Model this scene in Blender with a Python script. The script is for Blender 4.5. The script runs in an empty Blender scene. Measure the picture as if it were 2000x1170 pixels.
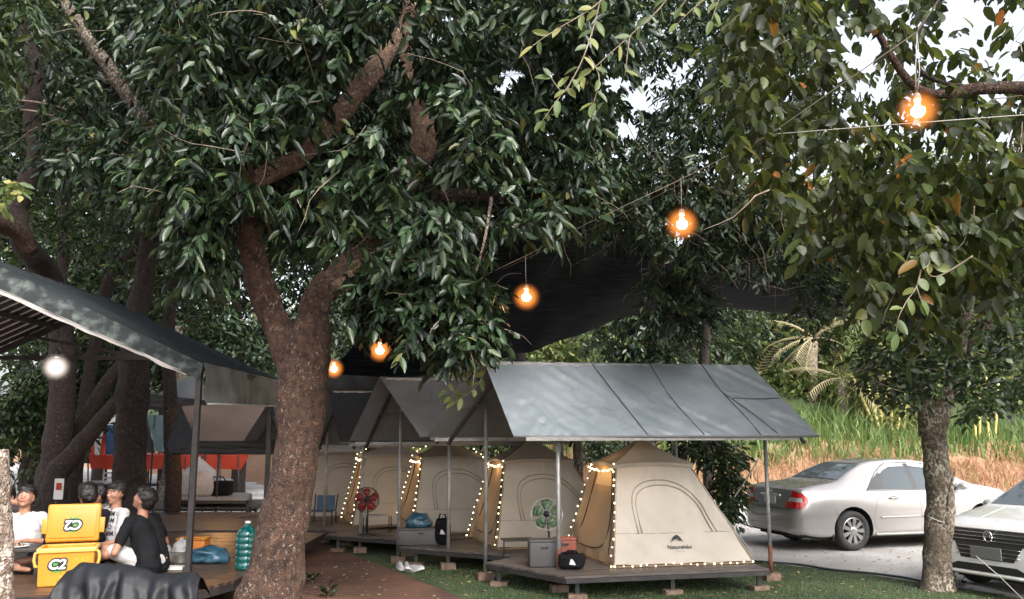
import bpy, bmesh, math, random
import numpy as np
from mathutils import Vector, Matrix, noise
from mathutils.bvhtree import BVHTree
R = math.radians
SC = bpy.context.scene
COL = SC.collection
random.seed(7)
RNG = np.random.default_rng(11)

# ------------------------------------------------------------------ camera
CAM_H, FPX, PITCH = 1.9, 1640.0, R(9.18)
cam_data = bpy.data.cameras.new('camera')
cam = bpy.data.objects.new('camera', cam_data)
COL.objects.link(cam)
cam_data.sensor_width = 36.0
cam_data.lens = FPX / 2000.0 * 36.0
cam_data.clip_start = 0.05
cam_data.clip_end = 2000.0
cam.location = (0, 0, CAM_H)
cam.rotation_euler = (R(90) + PITCH, 0, 0)
SC.camera = cam

# ------------------------------------------------------------------ light
SUN_EL, SUN_AZ = 44.0, 152.0          # azimuth: degrees clockwise from +Y
world = bpy.data.worlds.new('World')
SC.world = world
world.use_nodes = True
wn = world.node_tree
wn.nodes.clear()
wo = wn.nodes.new('ShaderNodeOutputWorld')
wb = wn.nodes.new('ShaderNodeBackground')
ws = wn.nodes.new('ShaderNodeTexSky')
wh = wn.nodes.new('ShaderNodeHueSaturation')
ws.sky_type = 'NISHITA'
ws.sun_disc = False
ws.sun_elevation = R(SUN_EL)
ws.sun_rotation = R(SUN_AZ)
ws.air_density = 1.0
ws.dust_density = 5.0
wh.inputs['Saturation'].default_value = 0.35
wb.inputs['Strength'].default_value = 0.15
wn.links.new(ws.outputs[0], wh.inputs['Color'])
wn.links.new(wh.outputs[0], wb.inputs[0])
wn.links.new(wb.outputs[0], wo.inputs[0])
sl = bpy.data.lights.new('sun', 'SUN')
sl.energy = 1.4
sl.angle = R(24)
sl.color = (1.0, 0.97, 0.92)
so = bpy.data.objects.new('sun', sl)
COL.objects.link(so)
_sd = Vector((math.sin(R(SUN_AZ)) * math.cos(R(SUN_EL)), math.cos(R(SUN_AZ)) * math.cos(R(SUN_EL)), math.sin(R(SUN_EL))))
so.rotation_euler = _sd.to_track_quat('Z', 'Y').to_euler()
so.location = _sd * 60
SC.view_settings.view_transform = 'Standard'
SC.view_settings.look = 'None'
SC.view_settings.exposure = 1.6
SC.view_settings.gamma = 1.0
SC.view_settings.use_curve_mapping = False
SC.cycles.max_bounces = 6
SC.cycles.diffuse_bounces = 3
SC.cycles.transparent_max_bounces = 12

# ------------------------------------------------------------------ helpers
def ray(px, py):
    cx, cy = (px - 1000.0) / FPX, (585.0 - py) / FPX
    return Vector((cx, math.cos(PITCH) - cy * math.sin(PITCH), math.sin(PITCH) + cy * math.cos(PITCH)))
def PX(px, py, Y):
    d = ray(px, py)
    return Vector((0, 0, CAM_H)) + d * (Y / d.y)
def GX(px, py, z=0.0):
    d = ray(px, py)
    return Vector((0, 0, CAM_H)) + d * ((z - CAM_H) / d.z)
def PXn(px, py, Y):
    cx, cy = (px - 1000.0) / FPX, (585.0 - py) / FPX
    dy = math.cos(PITCH) - cy * math.sin(PITCH)
    dz = math.sin(PITCH) + cy * math.cos(PITCH)
    t = Y / dy
    return np.stack([cx * t, Y * np.ones_like(t), CAM_H + dz * t], 1)
def V(*a): return Vector(a)

def tag(o, label=None, cat=None, group=None, kind=None):
    if label: o['label'] = label
    if cat: o['category'] = cat
    if group: o['group'] = group
    if kind: o['kind'] = kind
    return o
def thing(name, loc, label, cat, group=None):
    o = bpy.data.objects.new(name, None)
    o.empty_display_size = 0.1
    COL.objects.link(o)
    o.location = loc
    return tag(o, label, cat, group)
def origin(o):
    v = Vector((0, 0, 0))
    while o is not None:
        v += Vector(o.location)
        o = o.parent
    return v
def link(name, me, parent=None, at=None):
    o = bpy.data.objects.new(name, me)
    COL.objects.link(o)
    if parent is not None: o.parent = parent
    if at is not None: o.location = at
    return o
def children(o): return [c for c in bpy.data.objects if c.parent is o]
def kids_map():
    m = {}
    for c in bpy.data.objects:
        if c.parent: m.setdefault(c.parent.name, []).append(c)
    return m
def copy_tree(o, parent=None, km=None):
    km = km or kids_map()
    c = o.copy()
    COL.objects.link(c)
    c.parent = parent
    for ch in km.get(o.name, []): copy_tree(ch, c, km)
    return c

class MB:
    def __init__(s): s.v = []; s.f = []; s.m = []
    def add(s, vs, fs, mi=0):
        b = len(s.v)
        s.v += [Vector(v) for v in vs]
        s.f += [tuple(i + b for i in f) for f in fs]
        s.m += [mi] * len(fs)
        return s
    def box(s, c, size, rot=None, mi=0, bev=0.0):
        x, y, z = [a / 2 for a in size]
        c = Vector(c)
        if bev > 0:
            bm = bmesh.new()
            bmesh.ops.create_cube(bm, size=1)
            for v in bm.verts: v.co = Vector((v.co.x * size[0], v.co.y * size[1], v.co.z * size[2]))
            bmesh.ops.bevel(bm, geom=bm.edges[:], offset=bev, segments=2, affect='EDGES', profile=0.6)
            vs = [v.co.copy() for v in bm.verts]
            bm.verts.index_update()
            fs = [tuple(v.index for v in f.verts) for f in bm.faces]
            bm.free()
        else:
            vs = [Vector(p) for p in ((-x,-y,-z),(x,-y,-z),(x,y,-z),(-x,y,-z),(-x,-y,z),(x,-y,z),(x,y,z),(-x,y,z))]
            fs = [(0,3,2,1),(4,5,6,7),(0,1,5,4),(1,2,6,5),(2,3,7,6),(3,0,4,7)]
        if rot is not None:
            m = rot if isinstance(rot, Matrix) else Matrix.Rotation(rot, 3, 'Z')
            vs = [m @ v for v in vs]
        return s.add([v + c for v in vs], fs, mi)
    def beam(s, a, b, w, h=None, mi=0, up=None):
        a, b = Vector(a), Vector(b)
        h = h or w
        d = (b - a).normalized()
        up = Vector(up) if up else (Vector((0, 0, 1)) if abs(d.z) < 0.95 else Vector((0, 1, 0)))
        x = d.cross(up).normalized()
        z = x.cross(d).normalized()
        vs = [p + x * (sx * w / 2) + z * (sz * h / 2) for p in (a, b) for sx, sz in ((-1,-1),(1,-1),(1,1),(-1,1))]
        return s.add(vs, [(0,1,2,3),(7,6,5,4),(0,4,5,1),(1,5,6,2),(2,6,7,3),(3,7,4,0)], mi)
    def tube(s, pts, rad, n=8, mi=0, caps=True, wob=0.0, seed=0.0, flat=None):
        pts = [Vector(p) for p in pts]
        if not hasattr(rad, '__len__'): rad = [rad] * len(pts)
        b = len(s.v)
        prev = None
        for i, p in enumerate(pts):
            t = (pts[min(i + 1, len(pts) - 1)] - pts[max(i - 1, 0)])
            t = t.normalized() if t.length > 1e-9 else Vector((0, 0, 1))
            if prev is None:
                u = t.cross(Vector((0, 0, 1)) if abs(t.z) < 0.9 else Vector((0, 1, 0))).normalized()
            else:
                u = (prev - t * prev.dot(t)).normalized()
            prev = u
            w = t.cross(u)
            for k in range(n):
                a = 2 * math.pi * k / n
                r = rad[i]
                d = u * math.cos(a) + w * math.sin(a)
                if wob:
                    q = (p + d * r) * 3.0
                    r *= 1 + wob * noise.noise(q + Vector((seed, 0, 0))) + wob * 0.6 * noise.noise(q * 3.1)
                s.v.append(p + d * r)
        for i in range(len(pts) - 1):
            for k in range(n):
                k2 = (k + 1) % n
                s.f.append((b + i*n + k, b + i*n + k2, b + (i+1)*n + k2, b + (i+1)*n + k)); s.m.append(mi)
        if caps:
            s.f.append(tuple(b + k for k in reversed(range(n)))); s.m.append(mi)
            s.f.append(tuple(b + (len(pts)-1)*n + k for k in range(n))); s.m.append(mi)
        return s
    def lathe(s, c, prof, n=20, mi=0, axis=None, caps=True):
        c = Vector(c)
        m = Vector((0, 0, 1)).rotation_difference(Vector(axis)).to_matrix() if axis else Matrix.Identity(3)
        b = len(s.v)
        for r, z in prof:
            for k in range(n):
                a = 2 * math.pi * k / n
                s.v.append(c + m @ Vector((r * math.cos(a), r * math.sin(a), z)))
        for i in range(len(prof) - 1):
            for k in range(n):
                k2 = (k + 1) % n
                s.f.append((b+i*n+k, b+i*n+k2, b+(i+1)*n+k2, b+(i+1)*n+k)); s.m.append(mi)
        if caps and prof[0][0] > 1e-6: s.f.append(tuple(b + k for k in reversed(range(n)))); s.m.append(mi)
        if caps and prof[-1][0] > 1e-6: s.f.append(tuple(b + (len(prof)-1)*n + k for k in range(n))); s.m.append(mi)
        return s
    def ball(s, c, r, n=10, mi=0, sq=(1, 1, 1)):
        c = Vector(c)
        bm = bmesh.new()
        bmesh.ops.create_icosphere(bm, subdivisions=2 if n >= 10 else 1, radius=1)
        bm.verts.index_update()
        vs = [c + Vector((v.co.x*r*sq[0], v.co.y*r*sq[1], v.co.z*r*sq[2])) for v in bm.verts]
        fs = [tuple(v.index for v in f.verts) for f in bm.faces]
        bm.free()
        return s.add(vs, fs, mi)
    def sheet(s, a, b, c, d, nu=20, nv=20, amp=0.0, fs=1.0, sag=0.0, mi=0, seed=0.0, fn=None, skip=None):
        """a-b-c-d corners; a->b is u, a->d is v"""
        a, b, c, d = map(Vector, (a, b, c, d))
        nrm = (b - a).cross(d - a).normalized()
        base = len(s.v)
        for j in range(nv + 1):
            for i in range(nu + 1):
                u, v = i / nu, j / nv
                p = a*(1-u)*(1-v) + b*u*(1-v) + c*u*v + d*(1-u)*v
                e = math.sin(math.pi*u) * math.sin(math.pi*v)
                h = 0
                if amp:
                    q = p * fs + Vector((seed, seed * 2, 0))
                    h = amp * (noise.noise(q) + 0.5 * noise.noise(q * 2.3) + 0.25 * noise.noise(q * 5.1))
                p = p + nrm * h + Vector((0, 0, -sag * e))
                if fn: p = p + fn(u, v, nrm)
                s.v.append(p)
        for j in range(nv):
            for i in range(nu):
                if skip and skip((i + .5) / nu, (j + .5) / nv): continue
                k = base + j * (nu + 1) + i
                s.f.append((k, k+1, k+nu+2, k+nu+1)); s.m.append(mi)
        return s
    def poly(s, pts, th, mi=0):
        """flat polygon extruded by vector th"""
        pts = [Vector(p) for p in pts]; th = Vector(th); n = len(pts)
        vs = pts + [p + th for p in pts]
        fs = [tuple(reversed(range(n))), tuple(range(n, 2*n))] + [(i, (i+1) % n, n + (i+1) % n, n + i) for i in range(n)]
        return s.add(vs, fs, mi)
    def build(s, name, mat, parent=None, smooth=False, at=None, auto=None):
        o0 = origin(parent) if parent is not None else (Vector(at) if at is not None else Vector((0, 0, 0)))
        me = bpy.data.meshes.new(name)
        me.from_pydata([tuple(v - o0) for v in s.v], [], s.f)
        for m in (mat if isinstance(mat, (list, tuple)) else [mat]): me.materials.append(m)
        if any(s.m): me.polygons.foreach_set('material_index', s.m)
        if smooth: me.polygons.foreach_set('use_smooth', [True] * len(me.polygons))
        me.validate(); me.update()
        if auto: me.set_sharp_from_angle(angle=R(auto))
        return link(name, me, parent, at if parent is None else None)

def mesh_np(name, verts, tris, mat):
    me = bpy.data.meshes.new(name)
    nv, nt = len(verts), len(tris)
    me.vertices.add(nv); me.vertices.foreach_set('co', verts.astype(np.float32).ravel())
    me.loops.add(nt * 3); me.loops.foreach_set('vertex_index', tris.astype(np.int32).ravel())
    me.polygons.add(nt)
    me.polygons.foreach_set('loop_start', np.arange(0, nt * 3, 3, dtype=np.int32))
    me.polygons.foreach_set('loop_total', np.full(nt, 3, dtype=np.int32))
    me.update(calc_edges=True)
    me.polygons.foreach_set('use_smooth', np.ones(nt, dtype=bool))
    me.materials.append(mat)
    return me

def spline(pts, k=6):
    """Catmull-Rom through 4-tuples or vectors"""
    P = [np.array(p, float) for p in pts]
    out = []
    for i in range(len(P) - 1):
        p0, p1, p2, p3 = P[max(i-1, 0)], P[i], P[i+1], P[min(i+2, len(P)-1)]
        for j in range(k):
            t = j / k
            out.append(0.5*((2*p1) + (-p0+p2)*t + (2*p0-5*p1+4*p2-p3)*t*t + (-p0+3*p1-3*p2+p3)*t**3))
    out.append(P[-1])
    return out

# ------------------------------------------------------------------ materials
MATS = {}
def nodes(name):
    m = bpy.data.materials.new(name); m.use_nodes = True
    nt = m.node_tree; nt.nodes.clear()
    out = nt.nodes.new('ShaderNodeOutputMaterial')
    p = nt.nodes.new('ShaderNodeBsdfPrincipled')
    nt.links.new(p.outputs[0], out.inputs[0])
    return m, nt, p, out
def ramp(nt, fac, stops):
    r = nt.nodes.new('ShaderNodeValToRGB')
    el = r.color_ramp.elements
    while len(el) < len(stops): el.new(0.5)
    for e, (pos, c) in zip(el, stops):
        e.position = pos; e.color = (*c, 1)
    nt.links.new(fac, r.inputs[0])
    return r
def M(name, c1, c2=None, scale=4.0, rough=0.6, bump=0.0, bscale=30.0, metal=0.0, coat=0.0, detail=6.0, stretch=None, contrast=(0.35, 0.65), spec=0.5, trans=0.0, sheen=0.0, rvar=0.0):
    m, nt, p, out = nodes(name)
    tc = nt.nodes.new('ShaderNodeTexCoord')
    mp = nt.nodes.new('ShaderNodeMapping')
    nt.links.new(tc.outputs['Object'], mp.inputs[0])
    if stretch: mp.inputs['Scale'].default_value = stretch
    if c2 is not None:
        n = nt.nodes.new('ShaderNodeTexNoise'); n.inputs['Scale'].default_value = scale; n.inputs['Detail'].default_value = detail
        nt.links.new(mp.outputs[0], n.inputs[0])
        r = ramp(nt, n.outputs[0], [(contrast[0], c1), (contrast[1], c2)])
        nt.links.new(r.outputs[0], p.inputs['Base Color'])
        if rvar:
            mr = nt.nodes.new('ShaderNodeMapRange'); mr.inputs[3].default_value = rough - rvar; mr.inputs[4].default_value = rough + rvar
            nt.links.new(n.outputs[0], mr.inputs[0]); nt.links.new(mr.outputs[0], p.inputs['Roughness'])
    else: p.inputs['Base Color'].default_value = (*c1, 1)
    if not rvar: p.inputs['Roughness'].default_value = rough
    p.inputs['Metallic'].default_value = metal
    p.inputs['Coat Weight'].default_value = coat
    p.inputs['Coat Roughness'].default_value = 0.05
    p.inputs['Specular IOR Level'].default_value = spec
    p.inputs['Sheen Weight'].default_value = sheen
    if bump:
        b = nt.nodes.new('ShaderNodeTexNoise'); b.inputs['Scale'].default_value = bscale; b.inputs['Detail'].default_value = 5
        nt.links.new(mp.outputs[0], b.inputs[0])
        bp = nt.nodes.new('ShaderNodeBump'); bp.inputs['Strength'].default_value = bump; bp.inputs['Distance'].default_value = 0.02
        nt.links.new(b.outputs[0], bp.inputs['Height']); nt.links.new(bp.outputs[0], p.inputs['Normal'])
    if trans:
        t = nt.nodes.new('ShaderNodeBsdfTranslucent'); t.inputs[0].default_value = (*c1, 1)
        mx = nt.nodes.new('ShaderNodeMixShader'); mx.inputs[0].default_value = trans
        nt.links.new(p.outputs[0], mx.inputs[1]); nt.links.new(t.outputs[0], mx.inputs[2]); nt.links.new(mx.outputs[0], out.inputs[0])
    MATS[name] = m
    return m
def EM(name, c, s):
    m, nt, p, out = nodes(name)
    nt.nodes.remove(p)
    e = nt.nodes.new('ShaderNodeEmission'); e.inputs[0].default_value = (*c, 1); e.inputs[1].default_value = s
    nt.links.new(e.outputs[0], out.inputs[0])
    MATS[name] = m
    return m
def leafmat(name, stops, rough=0.38, trans=0.25, per_object=False, spec=0.5):
    m, nt, p, out = nodes(name)
    if per_object:
        g = nt.nodes.new('ShaderNodeObjectInfo'); fac = g.outputs['Random']
    else:
        g = nt.nodes.new('ShaderNodeNewGeometry'); fac = g.outputs['Random Per Island']
    r = ramp(nt, fac, stops)
    nt.links.new(r.outputs[0], p.inputs['Base Color'])
    p.inputs['Roughness'].default_value = rough
    p.inputs['Specular IOR Level'].default_value = spec
    t = nt.nodes.new('ShaderNodeBsdfTranslucent')
    hs = nt.nodes.new('ShaderNodeHueSaturation'); hs.inputs['Value'].default_value = 1.6; hs.inputs['Hue'].default_value = 0.47
    nt.links.new(r.outputs[0], hs.inputs['Color']); nt.links.new(hs.outputs[0], t.inputs[0])
    mx = nt.nodes.new('ShaderNodeMixShader'); mx.inputs[0].default_value = trans
    nt.links.new(p.outputs[0], mx.inputs[1]); nt.links.new(t.outputs[0], mx.inputs[2]); nt.links.new(mx.outputs[0], out.inputs[0])
    MATS[name] = m
    return m
def barkmat(name, dark, mid, pale, amt=0.6, stretch=(1, 1, 0.35), sc=14.0, bump=0.9):
    m, nt, p, out = nodes(name)
    tc = nt.nodes.new('ShaderNodeTexCoord'); mp = nt.nodes.new('ShaderNodeMapping'); mp.inputs['Scale'].default_value = stretch
    nt.links.new(tc.outputs['Object'], mp.inputs[0])
    n1 = nt.nodes.new('ShaderNodeTexNoise'); n1.inputs['Scale'].default_value = sc; n1.inputs['Detail'].default_value = 9; n1.inputs['Roughness'].default_value = 0.7
    n2 = nt.nodes.new('ShaderNodeTexNoise'); n2.inputs['Scale'].default_value = 3.0; n2.inputs['Detail'].default_value = 4
    vo = nt.nodes.new('ShaderNodeTexVoronoi'); vo.inputs['Scale'].default_value = sc * 1.9; vo.feature = 'DISTANCE_TO_EDGE'
    n3 = nt.nodes.new('ShaderNodeTexNoise'); n3.inputs['Scale'].default_value = sc * 2.2; n3.inputs['Detail'].default_value = 3
    for n in (n1, n2, n3): nt.links.new(mp.outputs[0], n.inputs[0])
    # warp the voronoi so that its cells read as bark plates
    ad = nt.nodes.new('ShaderNodeMixRGB'); ad.blend_type = 'ADD'; ad.inputs[0].default_value = 0.12
    nt.links.new(mp.outputs[0], ad.inputs[1]); nt.links.new(n3.outputs['Color'], ad.inputs[2]); nt.links.new(ad.outputs[0], vo.inputs[0])
    r1 = ramp(nt, n1.outputs[0], [(0.36, dark), (0.62, mid)])
    r2 = ramp(nt, n3.outputs[0], [(amt, (0, 0, 0)), (min(amt + 0.06, 1), (1, 1, 1))])
    mul = nt.nodes.new('ShaderNodeMath'); mul.operation = 'MULTIPLY'
    r2b = ramp(nt, n2.outputs[0], [(0.38, (0, 0, 0)), (0.6, (1, 1, 1))])
    nt.links.new(r2.outputs[0], mul.inputs[0]); nt.links.new(r2b.outputs[0], mul.inputs[1])
    mx = nt.nodes.new('ShaderNodeMixRGB'); mx.inputs[2].default_value = (*pale, 1)
    nt.links.new(mul.outputs[0], mx.inputs[0]); nt.links.new(r1.outputs[0], mx.inputs[1])
    nt.links.new(mx.outputs[0], p.inputs['Base Color'])
    p.inputs['Roughness'].default_value = 0.85
    hm = nt.nodes.new('ShaderNodeMath'); hm.operation = 'ADD'
    r3 = ramp(nt, vo.outputs[0], [(0.0, (0, 0, 0)), (0.25, (1, 1, 1))])
    nt.links.new(r3.outputs[0], hm.inputs[0]); nt.links.new(n1.outputs[0], hm.inputs[1])
    bp = nt.nodes.new('ShaderNodeBump'); bp.inputs['Strength'].default_value = bump; bp.inputs['Distance'].default_value = 0.03
    nt.links.new(hm.outputs[0], bp.inputs['Height']); nt.links.new(bp.outputs[0], p.inputs['Normal'])
    MATS[name] = m
    return m

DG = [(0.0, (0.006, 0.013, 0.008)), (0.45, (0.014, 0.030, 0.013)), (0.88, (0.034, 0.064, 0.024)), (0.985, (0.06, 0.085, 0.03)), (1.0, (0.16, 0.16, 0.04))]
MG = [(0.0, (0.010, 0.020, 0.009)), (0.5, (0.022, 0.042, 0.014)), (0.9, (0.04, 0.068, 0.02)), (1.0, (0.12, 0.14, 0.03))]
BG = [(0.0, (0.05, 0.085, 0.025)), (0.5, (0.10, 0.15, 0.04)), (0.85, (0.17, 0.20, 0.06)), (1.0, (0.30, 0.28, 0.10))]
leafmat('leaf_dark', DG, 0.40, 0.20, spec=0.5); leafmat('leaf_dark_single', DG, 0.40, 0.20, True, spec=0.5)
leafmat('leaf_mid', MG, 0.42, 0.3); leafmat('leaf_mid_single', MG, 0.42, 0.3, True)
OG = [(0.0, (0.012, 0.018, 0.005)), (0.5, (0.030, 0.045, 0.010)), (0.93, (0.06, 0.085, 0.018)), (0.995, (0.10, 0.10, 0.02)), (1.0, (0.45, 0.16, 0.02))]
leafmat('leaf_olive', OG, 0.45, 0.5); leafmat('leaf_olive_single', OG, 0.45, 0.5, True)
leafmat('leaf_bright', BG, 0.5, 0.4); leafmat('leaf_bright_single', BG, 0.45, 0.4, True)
leafmat('grass_green', [(0, (0.06, 0.12, 0.03)), (0.6, (0.11, 0.19, 0.05)), (1, (0.22, 0.26, 0.09))], 0.6, 0.35)
leafmat('grass_dry', [(0, (0.26, 0.135, 0.08)), (0.5, (0.38, 0.235, 0.14)), (0.85, (0.44, 0.34, 0.18)), (1, (0.28, 0.28, 0.09))], 0.7, 0.3)
leafmat('turf_blade', [(0, (0.03, 0.06, 0.018)), (0.7, (0.06, 0.105, 0.03)), (1, (0.13, 0.15, 0.055))], 0.6, 0.1)
leafmat('litter', [(0, (0.10, 0.06, 0.03)), (0.5, (0.25, 0.17, 0.08)), (0.9, (0.35, 0.30, 0.12)), (1, (0.5, 0.42, 0.3))], 0.7, 0.1)
barkmat('bark_tan', (0.09, 0.05, 0.033), (0.36, 0.22, 0.15), (0.55, 0.46, 0.38), 0.58, (1, 1, 0.9))
barkmat('bark_red', (0.028, 0.015, 0.011), (0.14, 0.072, 0.046), (0.30, 0.24, 0.19), 0.59, (1, 1, 0.7))
barkmat('bark_brown', (0.016, 0.010, 0.009), (0.062, 0.036, 0.028), (0.20, 0.17, 0.14), 0.62, (1, 1, 0.8))
barkmat('bark_grey', (0.06, 0.042, 0.028), (0.20, 0.155, 0.11), (0.48, 0.44, 0.37), 0.50, (1, 1, 0.75), 13.0, 0.8)
barkmat('bark_pale', (0.05, 0.032, 0.022), (0.24, 0.18, 0.14), (0.5, 0.42, 0.35), 0.48, (1, 1, 0.8), 9.0, 0.8)
M('twig', (0.12, 0.085, 0.06), (0.25, 0.2, 0.16), 12, 0.8)
M('steel_grey', (0.22, 0.22, 0.22), (0.34, 0.33, 0.32), 9, 0.5, metal=0.4)
M('steel_dark', (0.028, 0.027, 0.028), (0.05, 0.045, 0.045), 8, 0.45, metal=0.3)
M('rust', (0.10, 0.035, 0.02), (0.17, 0.06, 0.035), 14, 0.8, 0.3)
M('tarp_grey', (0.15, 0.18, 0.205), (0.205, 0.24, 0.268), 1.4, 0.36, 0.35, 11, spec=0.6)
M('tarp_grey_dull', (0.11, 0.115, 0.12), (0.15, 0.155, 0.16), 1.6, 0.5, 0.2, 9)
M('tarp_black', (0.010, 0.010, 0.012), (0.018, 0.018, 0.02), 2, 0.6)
M('tarp_seam', (0.045, 0.055, 0.062), None, rough=0.6)
M('hem_white', (0.55, 0.55, 0.53), (0.4, 0.4, 0.38), 20, 0.6)
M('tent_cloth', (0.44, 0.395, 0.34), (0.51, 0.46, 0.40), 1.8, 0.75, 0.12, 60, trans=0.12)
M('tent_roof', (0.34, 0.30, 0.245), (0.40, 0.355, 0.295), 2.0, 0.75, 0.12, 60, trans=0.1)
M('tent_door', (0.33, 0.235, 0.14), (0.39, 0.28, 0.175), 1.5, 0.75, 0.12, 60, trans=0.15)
M('tent_seam', (0.30, 0.26, 0.20), None, rough=0.8)
M('piping', (0.03, 0.02, 0.016), None, rough=0.7)
M('deck_wood', (0.055, 0.045, 0.040), (0.11, 0.09, 0.08), 3, 0.55, 0.3, 18, stretch=(0.6, 6, 6))
M('deck_floor', (0.045, 0.026, 0.016), (0.085, 0.046, 0.028), 3, 0.38, 0.15, 18, stretch=(0.6, 6, 6))
M('brick', (0.11, 0.07, 0.05), (0.24, 0.165, 0.12), 12, 0.9, 0.4)
M('black_plastic', (0.012, 0.012, 0.014), (0.02, 0.02, 0.022), 5, 0.5)
M('black_cloth', (0.005, 0.005, 0.006), (0.009, 0.009, 0.011), 6, 0.85, 0.3, 80, spec=0.15)
M('dark_sheet', (0.006, 0.007, 0.009), (0.013, 0.014, 0.018), 2.5, 0.55, 0.35, 14, spec=0.3)
M('grey_plastic', (0.055, 0.05, 0.055), (0.075, 0.07, 0.072), 4, 0.5)
M('red_brown', (0.22, 0.055, 0.035), (0.28, 0.08, 0.05), 4, 0.6)
M('yellow_plastic', (0.46, 0.185, 0.014), (0.52, 0.22, 0.02), 2, 0.42, spec=0.5)
M('yellow_pale', (0.60, 0.36, 0.09), None, rough=0.45)
M('orange_plastic', (0.55, 0.17, 0.025), (0.6, 0.2, 0.035), 2, 0.45)
M('white', (0.60, 0.59, 0.58), None, rough=0.6)
M('white_cloth', (0.36, 0.355, 0.36), (0.43, 0.42, 0.42), 8, 0.9, 0.25, 60)
M('ink', (0.012, 0.012, 0.012), None, rough=0.7)
M('splash_green', (0.05, 0.22, 0.03), None, rough=0.6)
M('faint_orange', (0.72, 0.27, 0.02), None, rough=0.5)
M('teal_plastic', (0.0, 0.065, 0.06), (0.004, 0.12, 0.11), 6, 0.15, spec=0.7, coat=0.5)
M('blue_bag', (0.012, 0.05, 0.08), (0.04, 0.11, 0.16), 7, 0.3, 0.5, 18)
M('blue_cloth', (0.03, 0.07, 0.12), (0.05, 0.10, 0.16), 7, 0.6)
M('white_bag', (0.42, 0.42, 0.43), (0.55, 0.55, 0.55), 7, 0.4, 0.5, 18, trans=0.25)
M('aluminium', (0.55, 0.54, 0.52), (0.65, 0.64, 0.62), 12, 0.3, metal=0.8)
M('skin', (0.27, 0.13, 0.08), (0.34, 0.17, 0.11), 14, 0.55)
M('lips', (0.32, 0.09, 0.07), None, rough=0.5)
M('hair', (0.006, 0.005, 0.005), (0.014, 0.011, 0.010), 40, 0.45, 0.6, 90, stretch=(1, 1, 0.2))
M('fan_green', (0.02, 0.09, 0.012), (0.03, 0.13, 0.018), 5, 0.35)
M('fan_red', (0.25, 0.012, 0.01), (0.32, 0.018, 0.014), 5, 0.35)
M('pale_metal', (0.5, 0.55, 0.52), None, rough=0.4, metal=0.3)
M('canopy_red', (0.42, 0.04, 0.018), (0.50, 0.06, 0.025), 1.2, 0.6, trans=0.3)
M('cloth_blue', (0.015, 0.045, 0.12), (0.02, 0.06, 0.15), 2, 0.6)
M('canopy_teal', (0.05, 0.085, 0.09), (0.07, 0.115, 0.115), 1.2, 0.6)
M('canopy_brown', (0.16, 0.11, 0.085), (0.22, 0.15, 0.11), 1.0, 0.7)
M('roof_weathered', (0.014, 0.019, 0.019), (0.11, 0.13, 0.122), 7, 0.8, 0.3, 20, contrast=(0.47, 0.72), detail=14)
M('roof_slate', (0.022, 0.028, 0.032), (0.036, 0.044, 0.049), 1.6, 0.85, 0.5, 30, stretch=(1, 6, 1), spec=0.15)
M('roof_rim', (0.62, 0.60, 0.58), (0.72, 0.70, 0.68), 4, 0.7)
M('valance', (0.09, 0.10, 0.10), (0.24, 0.25, 0.25), 1.6, 0.7, 0.2, 12, contrast=(0.3, 0.7), stretch=(1.6, 1.6, 0.6), detail=10)
M('corrugated', (0.020, 0.016, 0.016), (0.035, 0.028, 0.028), 3, 0.6)
M('rib', (0.55, 0.54, 0.54), None, rough=0.4, metal=0.2)
M('earth', (0.10, 0.07, 0.04), (0.16, 0.11, 0.07), 0.6, 0.95, 0.5, 8)
M('dirt_path', (0.065, 0.030, 0.020), (0.14, 0.066, 0.040), 1.1, 0.95, 0.6, 24, detail=10)
M('lot', (0.30, 0.285, 0.27), (0.43, 0.41, 0.40), 0.9, 0.9, 0.35, 40, detail=12)
M('turf', (0.022, 0.04, 0.016), (0.06, 0.085, 0.03), 1.3, 0.9, 0.9, 90, detail=12)
M('bank_soil', (0.24, 0.13, 0.075), (0.32, 0.19, 0.11), 0.7, 0.95, 0.5, 6)
M('hill_green', (0.02, 0.035, 0.012), (0.05, 0.07, 0.02), 0.2, 0.95, 0.8, 2)
M('hose', (0.03, 0.04, 0.035), None, rough=0.5)
M('cord', (0.32, 0.31, 0.28), None, rough=0.7)
M('cord_dark', (0.08, 0.07, 0.06), None, rough=0.7)
M('bamboo', (0.42, 0.36, 0.10), (0.52, 0.46, 0.18), 3, 0.5)
M('palm_dry', (0.22, 0.19, 0.10), (0.33, 0.28, 0.16), 5, 0.8)
M('car_paint', (0.39, 0.37, 0.355), None, rough=0.24, metal=0.45, coat=1.0)
M('car_paint_white', (0.50, 0.49, 0.48), None, rough=0.28, metal=0.1, coat=1.0)
M('car_panel_grey', (0.30, 0.30, 0.29), None, rough=0.28, metal=0.5, coat=1.0)
M('car_glass', (0.065, 0.08, 0.09), None, rough=0.05, spec=0.55)
M('car_visor', (0.42, 0.44, 0.47), None, rough=0.15, spec=0.8)
M('car_pillar', (0.05, 0.048, 0.05), None, rough=0.35)
M('car_gap', (0.10, 0.095, 0.09), None, rough=0.7)
M('car_dark', (0.010, 0.010, 0.010), None, rough=0.8)
M('rubber', (0.022, 0.022, 0.023), (0.035, 0.034, 0.034), 9, 0.8)
M('chrome', (0.75, 0.75, 0.75), None, rough=0.12, metal=1.0)
M('rim', (0.42, 0.42, 0.41), None, rough=0.25, metal=0.7)
M('lamp_red', (0.50, 0.008, 0.012), (0.62, 0.02, 0.02), 30, 0.12, coat=1.0)
M('lamp_clear', (0.60, 0.58, 0.56), (0.42, 0.42, 0.42), 30, 0.1, coat=1.0)
M('plate_white', (0.62, 0.62, 0.60), None, rough=0.5)
M('plate_grey', (0.14, 0.14, 0.135), None, rough=0.5)
EM('bulb_core', (1.0, 0.84, 0.58), 40.0)
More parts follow.
